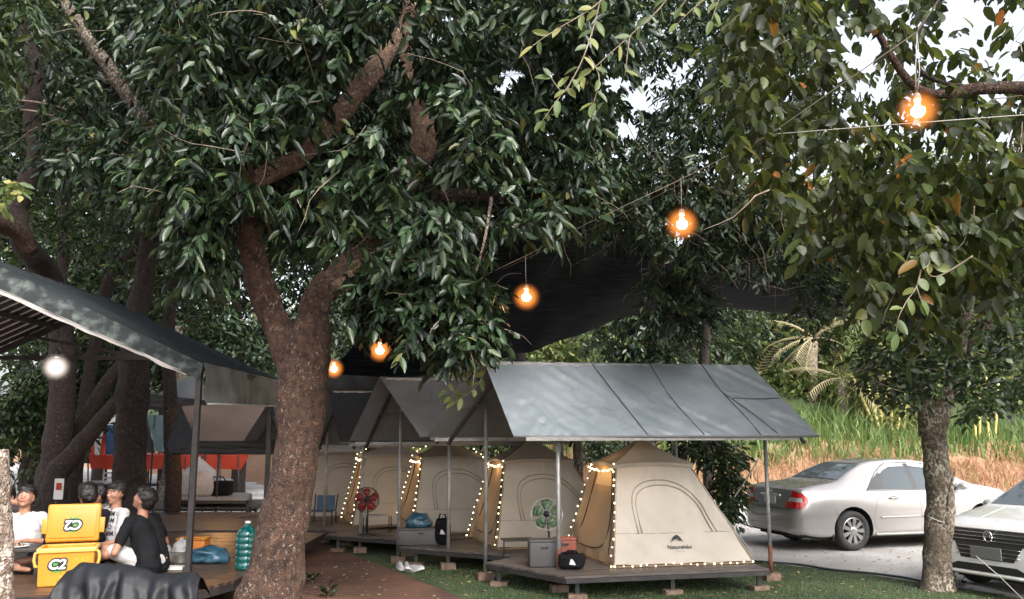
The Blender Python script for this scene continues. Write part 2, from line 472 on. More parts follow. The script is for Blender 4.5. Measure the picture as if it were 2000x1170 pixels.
EM('fairy_bulb', (1.0, 0.72, 0.38), 3.0)
EM('lamp_white', (1.0, 0.95, 0.9), 14.0)
# painted lamp halos, no glass: densest through the middle, thinning to the rim
def halo_mat(name, col, st, p0, op):
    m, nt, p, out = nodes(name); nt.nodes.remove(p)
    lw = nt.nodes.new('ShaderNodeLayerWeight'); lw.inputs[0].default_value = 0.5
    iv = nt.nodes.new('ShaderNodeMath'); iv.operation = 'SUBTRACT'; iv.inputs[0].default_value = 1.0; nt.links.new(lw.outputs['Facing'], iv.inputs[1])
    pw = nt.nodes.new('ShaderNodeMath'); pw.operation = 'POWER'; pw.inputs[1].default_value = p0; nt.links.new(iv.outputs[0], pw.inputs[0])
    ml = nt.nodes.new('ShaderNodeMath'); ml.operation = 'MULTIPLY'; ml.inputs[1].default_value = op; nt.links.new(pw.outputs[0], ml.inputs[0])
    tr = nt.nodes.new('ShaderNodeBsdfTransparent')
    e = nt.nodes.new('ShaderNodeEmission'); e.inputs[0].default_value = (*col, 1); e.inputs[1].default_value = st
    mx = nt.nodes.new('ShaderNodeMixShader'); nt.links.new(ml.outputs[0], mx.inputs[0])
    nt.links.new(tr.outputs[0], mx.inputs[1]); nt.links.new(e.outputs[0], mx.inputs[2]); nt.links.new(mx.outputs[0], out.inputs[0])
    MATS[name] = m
halo_mat('amber_halo', (1.0, 0.30, 0.055), 0.62, 8.0, 0.9)
halo_mat('white_halo', (1.0, 0.85, 0.75), 0.55, 8.0, 0.9)
# shade net: dark woven mesh, slightly see-through
m, nt, p, out = nodes('shade_net')
p.inputs['Roughness'].default_value = 0.8; p.inputs['Specular IOR Level'].default_value = 0.1
tc = nt.nodes.new('ShaderNodeTexCoord'); mp = nt.nodes.new('ShaderNodeMapping'); mp.inputs['Scale'].default_value = (0.8, 7.0, 4.0)
n = nt.nodes.new('ShaderNodeTexNoise'); n.inputs['Scale'].default_value = 3.0; n.inputs['Detail'].default_value = 10
nt.links.new(tc.outputs['Object'], mp.inputs[0]); nt.links.new(mp.outputs[0], n.inputs[0])
r = ramp(nt, n.outputs[0], [(0.42, (0.0015, 0.002, 0.003)), (0.66, (0.016, 0.023, 0.040))])
nt.links.new(r.outputs[0], p.inputs['Base Color'])
tr = nt.nodes.new('ShaderNodeBsdfTransparent'); mx = nt.nodes.new('ShaderNodeMixShader'); mx.inputs[0].default_value = 0.01
nt.links.new(p.outputs[0], mx.inputs[1]); nt.links.new(tr.outputs[0], mx.inputs[2]); nt.links.new(mx.outputs[0], out.inputs[0])
MATS['shade_net'] = m
K = MATS
# creased tarpaulin: long warped folds, sharper than plain noise
for nm in ('tarp_grey', 'tarp_grey_dull', 'dark_sheet', 'tent_cloth', 'tent_door', 'tent_roof'):
    nt_ = K[nm].node_tree
    bp_ = [n_ for n_ in nt_.nodes if n_.bl_idname == 'ShaderNodeBump'][0]
    mp_ = [n_ for n_ in nt_.nodes if n_.bl_idname == 'ShaderNodeMapping'][0]
    w1 = nt_.nodes.new('ShaderNodeTexNoise'); w1.inputs['Scale'].default_value = 2.2 if 'tarp' in nm else 3.0; w1.inputs['Detail'].default_value = 3; w1.inputs['Distortion'].default_value = 1.8
    w1.noise_type = 'RIDGED_MULTIFRACTAL'
    nt_.links.new(mp_.outputs[0], w1.inputs[0]); nt_.links.new(w1.outputs[0], bp_.inputs['Height'])
    bp_.inputs['Distance'].default_value = 0.035 if 'tarp' in nm else 0.014; bp_.inputs['Strength'].default_value = 0.55 if 'tarp' in nm else 0.4

def text_tris(s, size, bold=0.0):
    """text as a flat triangle mesh in its own plane, centred"""
    cu = bpy.data.curves.new('t', 'FONT'); cu.body = s; cu.size = size; cu.align_x = 'CENTER'; cu.align_y = 'CENTER'; cu.offset = bold; cu.resolution_u = 4
    o = bpy.data.objects.new('t', cu); COL.objects.link(o)
    bpy.context.view_layer.update()
    me = bpy.data.meshes.new_from_object(o.evaluated_get(bpy.context.evaluated_depsgraph_get()))
    vs = [v.co.copy() for v in me.vertices]; fs = [tuple(p.vertices) for p in me.polygons]
    bpy.data.objects.remove(o); bpy.data.curves.remove(cu); bpy.data.meshes.remove(me)
    return vs, fs
# ------------------------------------------------------------------ ground and terrain
def ground(name, pts, z, mat, th=None):
    b = MB()
    b.add([(p[0], p[1], z) for p in pts], [tuple(range(len(pts)))])
    o = b.build(name, K[mat]); tag(o, kind='structure'); return o
ground('ground', [(-400, -60), (400, -60), (400, 600), (-400, 600)], 0.0, 'earth')
# parking lot beyond the turf
EA = GX(1300, 1082); EB = GX(1510, 1102); EC = GX(1690, 1122); ED = GX(1835, 1145); EE = GX(2010, 1170)
EF = V(14, 7.2, 0)
ground('parking_lot', [(-60, 24), (-60, 62), (120, 62), (120, 2), EF, EE, ED, EC, EB, EA, (0.5, 20.0), (-8, 21)], 0.004, 'lot')
# turf laid under the decks, brown dirt path to its left
L1 = [GX(905, 1170), GX(700, 1088), GX(590, 1046)]
turf_edge = [(V(2.0, 3.0, 0)), (V(0.6, 7.0, 0)), L1[0], L1[1], L1[2], V(-7.0, 21, 0)]
ground('turf', [*turf_edge[::-1], V(14, 3, 0), EF, EE, ED, EC, EB, EA, (0.5, 20.0)][::-1], 0.008, 'turf')
ground('dirt_path', [V(-12, 3, 0), V(2.0, 3.0, 0), V(0.6, 7.0, 0), L1[0], L1[1], L1[2], V(-7.0, 21, 0), V(-16, 21, 0), V(-16, 8, 0)], 0.006, 'dirt_path')

# bank of dry grass and the wooded hillside behind it
def hill_z(x, y):
    # foot line
    y0 = 27.0 + 0.06 * abs(x - 10) if x > -3 else 27.0 + (-3 - x) * 1.1
    t = y - y0
    if t < 0: return -0.2
    z = min(t, 5.0) * 0.56 + max(0.0, t - 5.0) * 0.33
    z += noise.noise(V(x * 0.25, y * 0.25, 0)) * min(t * 0.2, 0.7)
    lim = 26.0 if x < 8 else 17.0
    return min(z, lim)
b = MB(); nx, ny = 80, 60
for j in range(ny + 1):
    for i in range(nx + 1):
        x = -70 + 170 * i / nx; y = 25.5 + 75 * (j / ny) ** 1.4
        b.v.append(V(x, y, hill_z(x, y)))
for j in range(ny):
    for i in range(nx):
        k = j * (nx + 1) + i
        y = 25.5 + 75 * ((j + .5) / ny) ** 1.4; x = -70 + 170 * (i + .5) / nx
        b.f.append((k, k+1, k+nx+2, k+nx+1)); b.m.append(0 if hill_z(x, y) < 1.7 else 1)
tag(b.build('hillside', [K['bank_soil'], K['hill_green']], smooth=True), kind='structure')

def blades(name, label, mat, n, xr, yr, hr, wr, zf, lean=0.5, accept=None, seed=1):
    g = np.random.default_rng(seed)
    x = g.uniform(*xr, n); y = g.uniform(*yr, n)
    z = np.array([zf(a, c) for a, c in zip(x, y)])
    if accept is not None:
        k = np.array([accept(a, c, e) for a, c, e in zip(x, y, z)]); x, y, z = x[k], y[k], z[k]
    n = len(x)
    h = g.uniform(*hr, n); w = g.uniform(*wr, n); a = g.uniform(0, 6.283, n); l = g.uniform(0.1, lean, n) * h; la = g.uniform(0, 6.283, n)
    P = np.stack([x, y, z], 1)
    S = np.stack([np.cos(a) * w, np.sin(a) * w, 0 * a], 1)
    D = np.stack([np.cos(la) * l, np.sin(la) * l, 0 * a], 1)
    Z = np.stack([0*a, 0*a, h], 1)
    vs = np.stack([P - S, P + S, P + 0.55*Z + 0.3*D - S*0.8, P + 0.55*Z + 0.3*D + S*0.8, P + Z + D], 1).reshape(-1, 3)
    t = np.array([[0, 1, 3], [0, 3, 2], [2, 3, 4]])
    tr = (np.arange(n)[:, None, None] * 5 + t[None]).reshape(-1, 3)
    o = link(name, mesh_np(name, vs, tr, K[mat]))
    return tag(o, label, 'grass', kind='stuff')
blades('dry_grass', 'tangled orange dry grass covering the foot of the bank', 'grass_dry', 42000, (-4, 34), (27, 36), (0.2, 0.65), (0.008, 0.022), hill_z, 1.3,
       lambda x, y, z: z > -0.1 and z < 1.0 + 0.55 * noise.noise(V(x*.4, y*.4, 3)), 2)
blades('green_grass', 'tall bright green grass along the top of the bank', 'grass_green', 36000, (-4, 36), (28.5, 42), (0.3, 0.9), (0.015, 0.04), hill_z, 0.8,
       lambda x, y, z: 2.3 + noise.noise(V(x*.5, y*.4, 2)) > z > 0.75 + 0.7 * noise.noise(V(x*.3, y*.3, 9)), 3)
def on_turf(x, y, z):
    # keep to the near turf in front of and beside the near deck
    if y < 8.8: return False
    e = EB + (ED - EB) * ((x - EB.x) / (ED.x - EB.x))
    if x > EB.x and y > e.y - 0.1: return False
    l = L1[0] + (L1[1] - L1[0]) * ((y - L1[0].y) / (L1[1].y - L1[0].y))
    return x > l.x + 0.1
blades('turf_tufts', 'short green turf blades in front of the near deck', 'turf_blade', 60000, (-2.6, 7.5), (8.8, 13), (0.008, 0.022), (0.003, 0.005), lambda x, y: 0.008, 0.9, on_turf, 4)

def leaf_litter():
    g = np.random.default_rng(5); n = 3200
    x = g.uniform(-3, 8, n); y = g.uniform(8.8, 20, n)
    a = g.uniform(0, 6.28, n); L = g.uniform(0.02, 0.075, n)
    P = np.stack([x, y, np.full(n, 0.016)], 1)
    D = np.stack([np.cos(a), np.sin(a), g.uniform(-0.1, 0.3, n)], 1) * L[:, None]
    S = np.stack([-np.sin(a), np.cos(a), g.uniform(-0.2, 0.3, n)], 1) * L[:, None] * 0.35
    vs = np.stack([P, P + D*.5 + S, P + D, P + D*.5 - S], 1).reshape(-1, 3)
    tr = (np.arange(n)[:, None, None] * 4 + np.array([[0, 1, 2], [0, 2, 3]])[None]).reshape(-1, 3)
    vs[:, 2] = np.maximum(vs[:, 2], 0.012)
    tag(link('fallen_leaves', mesh_np('fallen_leaves', vs, tr, K['litter'])), 'small fallen leaves scattered over turf, dirt path and lot', 'leaves', kind='stuff')
leaf_litter()
# garden hose along the edge of the turf
hp = [EA, GX(1420, 1094), EB, GX(1560, 1106), GX(1625, 1116), EC, GX(1760, 1131), GX(1800, 1139)]
b = MB().tube([Vector(q) + V(0, 0, 0.025) for q in spline([tuple(p) for p in hp], 6)], 0.016, 8)
tag(b.build('garden_hose', K['hose'], smooth=True), 'dark hose lying along the edge between turf and parking lot', 'hose')
b = MB()
cb = spline([tuple(p) for p in (GX(1872, 1146), GX(1920, 1153), GX(1962, 1163), GX(2030, 1180))], 5)
for q0, q1 in zip(cb[:-1], cb[1:]): b.beam(Vector(q0) + V(0, 0, .03), Vector(q1) + V(0, 0, .03), 0.10, 0.05)
tag(b.build('kerb_strip', K['lot'], smooth=False), kind='structure')
# ------------------------------------------------------------------ foliage
T_BIG_V = np.array([[0,0,0],[-.5,.30,.06],[-.42,.70,.04],[0,.55,-.05],[.5,.30,.06],[.42,.70,.04],[0,1,-.10]])
T_BIG_T = np.array([[0,4,5],[0,5,3],[3,5,6],[0,3,2],[0,2,1],[3,6,2]])
T_SM_V = np.array([[0,0,0],[-.5,.5,.05],[.5,.5,.05],[0,1,-.06]])
T_SM_T = np.array([[0,2,3],[0,3,1]])
def nrm(a): return a / np.maximum(np.linalg.norm(a, axis=1, keepdims=True), 1e-9)
def leaf_verts(P, D, N, L, W, big=True):
    tv, tt = (T_BIG_V, T_BIG_T) if big else (T_SM_V, T_SM_T)
    D = nrm(D); S = nrm(np.cross(D, N)); Nn = np.cross(S, D)
    vs = P[:, None] + D[:, None] * (tv[None, :, 1:2] * L[:, None, None]) + S[:, None] * (tv[None, :, 0:1] * W[:, None, None]) + Nn[:, None] * (tv[None, :, 2:3] * L[:, None, None])
    n = len(P); k = len(tv)
    tr = (np.arange(n)[:, None, None] * k + tt[None]).reshape(-1, 3)
    return vs.reshape(-1, 3), tr
def sprigs(C, g, npl=9, slen=0.42, L=0.15, W=0.05, droop=0.5, spread=0.8):
    """each point in C grows a drooping twig with npl leaves; returns leaf frames"""
    n = len(C)
    a = g.uniform(0, 2*np.pi, n)
    d = np.stack([np.cos(a), np.sin(a), g.uniform(-1.0, 0.35, n) - droop * 0.4], 1); d = nrm(d)
    up = np.tile(np.array([[0, 0, 1.0]]), (n, 1)) + g.normal(0, 0.35, (n, 3))
    S = nrm(np.cross(d, up))
    sl = slen * g.uniform(0.6, 1.3, n)
    P, D, N = [], [], []
    for j in range(npl):
        s = (j + 0.5) / npl
        side = 1 if j % 2 else -1
        if j == npl - 1: side = 0
        P.append(C + d * (sl * s)[:, None] + np.array([0, 0, -1.0]) * (0.25 * sl * s * s)[:, None])
        q = d * (0.55 + 0.5 * s) + S * side * spread + g.normal(0, 0.22, (n, 3)); q[:, 2] -= droop
        D.append(q); N.append(up + g.normal(0, 0.55, (n, 3)))
    P, D, N = np.concatenate(P), np.concatenate(D), np.concatenate(N)
    m = len(P)
    LL = L * np.clip(g.normal(0.98, 0.24, m), 0.35, 1.5); WW = W * g.uniform(0.8, 1.2, m)
    return P, D, N, LL, WW
_leafmesh = {}
def leaf_object_mesh(mat, k):
    key = (mat, k)
    if key not in _leafmesh:
        g = np.random.default_rng(k + 3)
        tv = T_BIG_V.copy(); tv[:, 2] += g.normal(0, 0.03, 7); tv[6, 2] -= 0.06 * k; tv[[1, 2], 0] *= 1 + 0.1 * g.normal()
        # leaf blade with a slightly arched midrib, twelve triangles
        c = [(0,0,0),(-.36,.14,.03),(-.5,.38,.05),(-.45,.66,.03),(-.24,.88,-.02),(0,1,-.08-.03*k),(.24,.88,-.02),(.45,.66,.03),(.5,.38,.05),(.36,.14,.03),(0,.3,-.02),(0,.65,-.05)]
        f = [(0,9,10),(9,8,10),(8,7,11,10),(7,6,11),(6,5,11),(0,10,1),(1,10,2),(2,10,11,3),(3,11,4),(4,11,5)]
        me = bpy.data.meshes.new('leaf'); me.from_pydata(c, [], f); me.materials.append(K[mat])
        me.polygons.foreach_set('use_smooth', [True] * len(f)); me.update()
        _leafmesh[key] = me
    return _leafmesh[key]
SKYH = [(1000,150,30,22),(985,175,22,12),(872,40,26,9),(905,62,14,8),(850,75,12,7),(1180,110,9,9),(1200,165,34,20),(1240,190,36,15),(1300,165,20,13),(1330,140,12,9),(1180,235,12,8),(1225,255,24,20),(1075,262,9,8),(1105,228,8,6),
        (1690,80,34,16),(1715,98,20,12),(1655,72,18,8),(1640,55,16,8),(1885,14,64,28),(1850,45,30,18),(1930,50,20,10),(1985,40,26,30),(1975,128,34,22),(1955,140,12,12),(1800,50,12,16),(1740,20,26,12),(1775,85,12,10),(1600,108,12,8)]
_g = np.random.default_rng(99)
for _ in range(120):
    _x = _g.uniform(1500, 2010); _y = _g.uniform(-10, 470) ** 1.0; _r = _g.uniform(3, 9) * (1.15 - _y / 900)
    if _g.random() < .25 + .75 * (_x - 1560) / 440: SKYH.append((_x, _y, _r * _g.uniform(.7, 1.4), _r))
for _ in range(45): SKYH.append((_g.uniform(820, 1500), _g.uniform(10, 330), _g.uniform(3, 9), _g.uniform(3, 7)))
SKYH = np.array(SKYH)
SKYH[:28, 2:] *= 0.84
LIMBH = []
for path, yl, rr_ in (([(660,228),(700,178),(745,120),(785,60),(800,20)], 9.7, 33), ([(510,342),(600,302)], 9.5, 27), ([(812,225),(832,255),(822,270)], 10.9, 26), ([(797,130),(797,110)], 10.9, 12), ([(860,380),(930,380),(990,388)], 11.0, 16),
                      ([(482,470),(494,500),(508,550),(528,600),(545,640)], 9.6, 44), ([(612,620),(620,590),(640,556)], 9.9, 40), ([(650,545),(690,500),(730,465)], 10.3, 30), ([(600,660),(640,640)], 9.6, 50),
                      ([(955,400),(945,480),(932,530)], 8.4, 12), ([(130,20),(184,94),(222,145),(273,222),(325,290)], 13.2, 18), ([(47,64),(70,141),(62,220)], 16, 24),
                      ([(1730,90),(1768,150),(1850,184),(1950,175)], 6.7, 13), ([(1822,830),(1826,820)], 10.7, 14)):
    for (xa, ya), (xb, yb) in zip(path[:-1], path[1:]):
        for t_ in (0, .33, .67): LIMBH.append((xa+(xb-xa)*t_, ya+(yb-ya)*t_, rr_, rr_, yl))
for q_ in ((1793,212,30,4.8),(1332,433,24,7.4),(1028,576,30,9.4),(742,682,24,11.8),(652,718,20,13.8)): LIMBH.append((q_[0], q_[1], q_[2], q_[2], q_[3]))
def make_crown(root, frames, mat, big=True, n_obj=0, name='crown', gaps=True):
    P, D, N, L, W = frames
    if gaps:
        q = P + nrm(D) * (L * .5)[:, None] - np.array([0, 0, CAM_H]); c, s = math.cos(PITCH), math.sin(PITCH)
        dep = q[:, 1] * c + q[:, 2] * s; u = 1000 + FPX * q[:, 0] / dep; w = 585 - FPX * (-q[:, 1] * s + q[:, 2] * c) / dep
        keep = np.ones(len(P), bool)
        jit = 0.45 * np.sin(u * .31 + 2 * np.sin(w * .17)) * np.sin(w * .27 + 1.7 * np.sin(u * .13)) + np.random.default_rng(5).uniform(-.35, .35, len(u))
        for hx, hy, rx, ry in SKYH: keep &= ((u - hx) / rx) ** 2 + ((w - hy) / ry) ** 2 + jit > 1
        r5 = np.random.default_rng(6).random(len(u)) < .10
        for hx, hy, rx, ry, yl in LIMBH: keep &= (((u - hx) / rx) ** 2 + ((w - hy) / ry) ** 2 > 1 + jit * .6) | (P[:, 1] > yl) | r5
        P, D, N, L, W = P[keep], D[keep], N[keep], L[keep], W[keep]
    o0 = np.array(origin(root))
    # pick the leaves that show largest in the photograph as single objects
    if n_obj:
        p = P - np.array([0, 0, CAM_H])
        c, s = math.cos(PITCH), math.sin(PITCH)
        dep = p[:, 1] * c + p[:, 2] * s; vv = -p[:, 1] * s + p[:, 2] * c
        u = 1000 + FPX * p[:, 0] / dep; w = 585 - FPX * vv / dep
        ok = (u > 5) & (u < 1995) & (w > 5) & (w < 1165) & (dep > 1)
        # nearest leaf in each small screen cell is the one in view
        cell = (np.floor(u / 26) * 1000 + np.floor(w / 26)).astype(int)
        idx = np.where(ok)[0]; idx = idx[np.argsort(dep[idx])]
        _, first = np.unique(cell[idx], return_index=True)
        cand = idx[first]; cand = cand[np.argsort(dep[cand] / L[cand])][:n_obj]
        keep = np.ones(len(P), bool); keep[cand] = False
        Dn = nrm(D[cand]); S = nrm(np.cross(Dn, N[cand])); Nn = np.cross(S, Dn)
        for k, i in enumerate(cand):
            o = bpy.data.objects.new('leaf', leaf_object_mesh(mat + '_single', k % 4))
            COL.objects.link(o); o.parent = root
            w_, l_ = W[i], L[i]
            o.matrix_local = Matrix(((S[k,0]*w_, Dn[k,0]*l_, Nn[k,0]*l_, P[i,0]-o0[0]), (S[k,1]*w_, Dn[k,1]*l_, Nn[k,1]*l_, P[i,1]-o0[1]), (S[k,2]*w_, Dn[k,2]*l_, Nn[k,2]*l_, P[i,2]-o0[2]), (0,0,0,1)))
        P, D, N, L, W = P[keep], D[keep], N[keep], L[keep], W[keep]
    vs, tr = leaf_verts(P - o0, D, N, L, W, big)
    o = link(name, mesh_np(name, vs, tr, K[mat]), root)
    o['kind'] = 'stuff'
    return o
def cat_frames(*fs): return tuple(np.concatenate([f[i] for f in fs]) for i in range(5))
def in_poly(x, y, poly):
    r = np.zeros(len(x), bool); n = len(poly)
    for i in range(n):
        x1, y1 = poly[i]; x2, y2 = poly[(i+1) % n]
        c = ((y1 > y) != (y2 > y)) & (x < (x2-x1)*(y-y1)/((y2-y1) or 1e-9)+x1)
        r ^= c
    return r
def region(poly, n, Y, g, holes=(), skew=None, clump=0.0, cs=1.2):
    """points inside a volume whose outline, seen from the path, is poly; Y=(near, far)"""
    xs = [p[0] for p in poly]; ys = [p[1] for p in poly]; out = []
    got = 0
    while got < n:
        x = g.uniform(min(xs), max(xs), n); y = g.uniform(min(ys), max(ys), n); d = g.uniform(*Y, n)
        k = in_poly(x, y, poly)
        for h in holes:
            hx, hy, rx, ry = h[:4]; hd = h[4] if len(h) > 4 else 1e9
            k &= ~((((x-hx)/rx)**2 + ((y-hy)/ry)**2 < 1) & (d < hd))
        P = PXn(x[k], y[k], d[k] + (skew(x[k], y[k]) if skew else 0))
        if clump:
            q = np.array([noise.noise(Vector(p) * cs) for p in P]); P = P[q > clump - 0.25 * g.random(len(P))]
        out.append(P); got += len(P)
    return np.concatenate(out)[:n]
def limb(root, pts, name='limb', mat='bark_red', n=14, k=6, wob=0.18):
    """pts: (px, py, Y, width_px)"""
    q = [(*PX(p[0], p[1], p[2]), p[3] / FPX * p[2] / 2) for p in pts]
    s = spline(q, k)
    b = MB().tube([V(*p[:3]) for p in s], [p[3] for p in s], n, wob=wob, seed=random.random() * 50)
    return b.build(name, K[mat], root, True)
def twigs(root, g, starts, n, ln, mat='twig', r=0.006):
    b = MB()
    for i in range(n):
        p = Vector(starts[int(g.integers(len(starts)))]); d = Vector(g.normal(0, 1, 3)); d.z -= 0.2; d.normalize()
        pts = [p]
        for s in range(5):
            d = (d + Vector(g.normal(0, 0.25, 3)) + V(0, 0, -0.08)).normalized(); pts.append(pts[-1] + d * ln * g.uniform(0.6, 1.3) / 5)
        b.tube(pts, [r, r*.9, r*.75, r*.6, r*.45, r*.25], 4)
    o = b.build('twigs', K[mat], root, True); o['kind'] = 'stuff'; return o

# ---- the big forked tree in the middle ---------------------------------
g = np.random.default_rng(21)
YB = 9.2
rt = thing('broadleaf_tree', GX(528, 1172), 'big forked tree with reddish bark beside the dirt path and lounge deck', 'tree')
limb(rt, [(522,1215,YB,190),(527,1172,YB,128),(537,1120,YB,108),(548,1060,YB,97),(562,980,YB,88),(578,900,YB,86),(586,820,YB,90),(592,740,YB,94),(598,690,YB,96),(606,655,YB,84),(608,620,YB,62)], 'trunk', 'bark_red', 30, 8, 0.16)
limb(rt, [(576,735,YB,60),(556,672,YB,62),(528,610,YB,56),(508,550,YB-.1,56),(494,490,YB-.2,52),(482,430,YB-.3,46),(478,360,YB-.4,40),(470,250,YB-.4,34)], 'limb', 'bark_red', 18)
limb(rt, [(606,695,YB,76),(612,640,YB+.1,66),(620,590,YB+.3,60),(644,548,YB+.5,54),(690,500,YB+.9,42),(760,440,YB+1.3,40),(860,383,YB+1.6,30),(1000,388,YB+1.9,15)], 'limb', 'bark_red', 18)
limb(rt, [(480,380,YB-.3,46),(520,342,YB-.1,40),(590,304,YB+.1,40),(650,240,YB+.2,42),(700,178,YB+.2,44),(745,120,YB+.3,40),(785,60,YB+.4,30),(812,-10,YB+.5,24)], 'limb', 'bark_tan', 18)
limb(rt, [(640,570,YB+.4,50),(720,470,YB+1.2,48),(800,340,YB+1.4,52),(830,262,YB+1.5,56),(805,190,YB+1.6,36),(795,110,YB+1.7,30),(800,-20,YB+1.8,24)], 'limb', 'bark_tan', 18)
limb(rt, [(960,385,YB-.9,8),(955,420,YB-.9,7),(946,470,YB-.9,6),(930,530,YB-.9,5)], 'dead_branch', 'bark_pale', 6, 4, 0.05)
A1 = [(330,-160),(1180,-160),(1240,60),(1180,240),(1140,400),(1060,430),(960,440),(800,460),(720,500),(640,470),(560,480),(480,400),(420,470),(340,470),(300,360),(290,150)]
limbholes = [(775,90,40,50,9.7),(740,130,62,70,9.6),(700,185,62,60,9.6),(662,235,44,44,9.4),(560,325,80,44,9.2),(620,290,50,40,9.3),(830,245,62,66,10.8),(930,378,90,34,11),(490,500,70,120,9.6),(545,620,80,90,9.8),(620,590,90,90,10),(1000,160,42,26),(870,60,26,18),(805,170,20,60,10.7)]
C1 = region(A1, 4600, (7.6, 12.6), g, limbholes, clump=0.08, cs=1.35)
A2 = [(700,470),(880,470),(950,530),(960,610),(945,660),(900,690),(850,680),(805,660),(770,610),(690,560)]
C2 = region(A2, 560, (8.0, 9.6), g, [(742,680,28,30),(652,717,26,26),(1028,576,50,55)])
A2b = [(680,570),(780,540),(820,600),(770,640),(700,640),(660,620)]
C2b = region(A2b, 60, (8.2, 9.0), g)
A2c = [(345,350),(520,350),(490,405),(450,420),(430,480),(400,560),(365,480)]
C2c = region(A2c, 110, (7.8, 8.8), g)
fr = cat_frames(sprigs(C1, g, 9, 0.40, 0.165, 0.058, 0.6), sprigs(C2, g, 9, 0.32, 0.14, 0.055, 0.45), sprigs(C2b, g, 8, 0.34, 0.15, 0.055, 0.6), sprigs(C2c, g, 9, 0.36, 0.16, 0.055, 0.8))
make_crown(rt, fr, 'leaf_dark', True, 300)
twigs(rt, g, C1, 160, 0.9)
twigs(rt, g, C2, 50, 0.6)
# a higher, rear storey of the same crown, closing the canopy above
C3 = region([(300,-200),(1500,-200),(1500,260),(1300,400),(300,420)], 2600, (12.5, 17.0), g, [(1000,160,42,26),(870,60,26,18),(1215,150,66,24),(1265,185,60,26),(1330,130,40,30)], clump=-0.05, cs=1.0)
rt2 = thing('broadleaf_tree', V(0.12, 20.2, 0), 'tall dark crown reaching over the shade net, behind the big forked tree', 'tree', 'dark trees of the grove behind')
limb(rt2, [(1010,1000,20,30),(1010,850,20,28),(1015,650,19.5,26),(1030,350,18,26),(1050,100,16,22),(1040,-60,15,18)], 'trunk', 'bark_brown')
make_crown(rt2, sprigs(C3, g, 9, 0.5, 0.19, 0.07, 0.5), 'leaf_dark', True, 0)

# ---- left-hand trees behind the pavilion --------------------------------
rl = thing('broadleaf_tree', GX(252, 1015), 'dark tree rising through the pavilion behind the seated group', 'tree')
YL = 16.0
limb(rl, [(248,1050,15.6,92),(250,1010,15.8,74),(252,960,YL,62),(256,850,YL,58),(260,720,YL,56),(268,620,YL,44),(283,540,YL,38),(290,470,YL,36),(296,410,YL,36)], 'trunk', 'bark_brown', 20)
limb(rl, [(296,415,YL,36),(278,363,YL,30),(252,316,YL,28),(250,250,YL,26),(225,190,YL,22),(190,140,YL,18)], 'limb', 'bark_brown')
limb(rl, [(300,400,YL,30),(306,350,YL,24),(310,270,YL,20),(300,180,YL,16),(310,80,YL,12)], 'limb', 'bark_brown')
limb(rl, [(365,335,13.0,34),(325,290,13.0,32),(273,222,13.0,30),(222,145,13.0,28),(184,94,13.0,26),(132,13,13.0,24),(110,-30,13.0,20)], 'limb', 'bark_grey')
limb(rl, [(296,420,YL,26),(330,370,14.5,30),(365,335,13.0,34),(420,360,12.0,28)], 'limb', 'bark_grey')
r0 = thing('broadleaf_tree', GX(98, 985), 'leaning dark tree at the far left behind the seated group', 'tree')
limb(r0, [(95,1010,17.5,80),(98,960,17.5,58),(108,880,17.5,50),(122,760,17.5,48),(118,640,17.5,46),(95,540,17,44),(52,483,16,44),(34,419,16,36),(47,372,16,34),(70,300,16,30),(60,240,16,28),(66,188,16,30),(72,141,16,30),(47,64,16,26),(40,-30,16,20)], 'trunk', 'bark_brown', 18)
limb(r0, [(60,490,16,30),(30,450,15.6,36),(-20,430,15,40)], 'limb', 'bark_red')
limb(r0, [(66,200,16,18),(40,150,16,16),(22,90,16,12)], 'limb', 'bark_brown')
# bare stems crossing behind the pavilion
for nm, p, l in (('leaning_stem', [(338,900,18,30),(330,620,18,24),(368,525,18,26),(400,470,18,22),(420,380,18,18)], 'leaning reddish stem just right of the pavilion-framed dark trunk'),
              ('leaning_stem', [(150,900,19,26),(180,700,19,24),(209,564,19,26),(240,520,19,24),(269,474,19,22),(300,420,19,18)], 'stem leaning to the right above the pavilion roof'),
              ('leaning_stem', [(90,920,18,34),(140,860,18,30),(200,760,18,26),(250,690,18,20)], 'dark trunk leaning low across the left, upper of two'),
              ('leaning_stem', [(110,930,17,44),(150,880,17,36),(215,800,17,28),(270,740,17,22)], 'dark trunk leaning low across the left, lower of two'),
              ('leaning_stem', [(128,900,20,22),(125,640,20,20),(122,500,20,18),(128,380,20,16),(150,250,20,12)], 'thin upright stem between the two leftmost trees')):
    q = thing(nm, PX(p[0][0], p[0][1], p[0][2]), l, 'tree')
    q.location.z = 0
    limb(q, [(p[0][0], 1000, p[0][2], p[0][3])] + p, 'trunk', 'bark_brown', 12)
g = np.random.default_rng(31)
AL = [(-60,-160),(420,-160),(400,330),(340,420),(120,330),(60,120),(-60,160)]
CL = region(AL, 1700, (10.5, 16.5), g, [(47,100,26,60),(160,60,40,90,13.5),(230,160,40,80,13.5),(290,250,40,60,13.5)], clump=-0.02, cs=1.2)
make_crown(rl, sprigs(CL, g, 9, 0.5, 0.18, 0.065, 0.5), 'leaf_dark', True, 120)
twigs(rl, g, CL, 90, 1.2)
CL2 = region([(-80,-80),(60,-60),(90,60),(40,110),(-80,90)], 130, (8.5, 10), g)
make_crown(r0, cat_frames(sprigs(CL2, g, 9, 0.4, 0.16, 0.055, 0.7), sprigs(region([(-60,100),(360,150),(420,520),(380,640),(100,460),(-60,380)], 900, (16.5, 21), g, clump=0.0, cs=0.9), g, 9, 0.5, 0.17, 0.06, 0.4)), 'leaf_mid', True, 60)
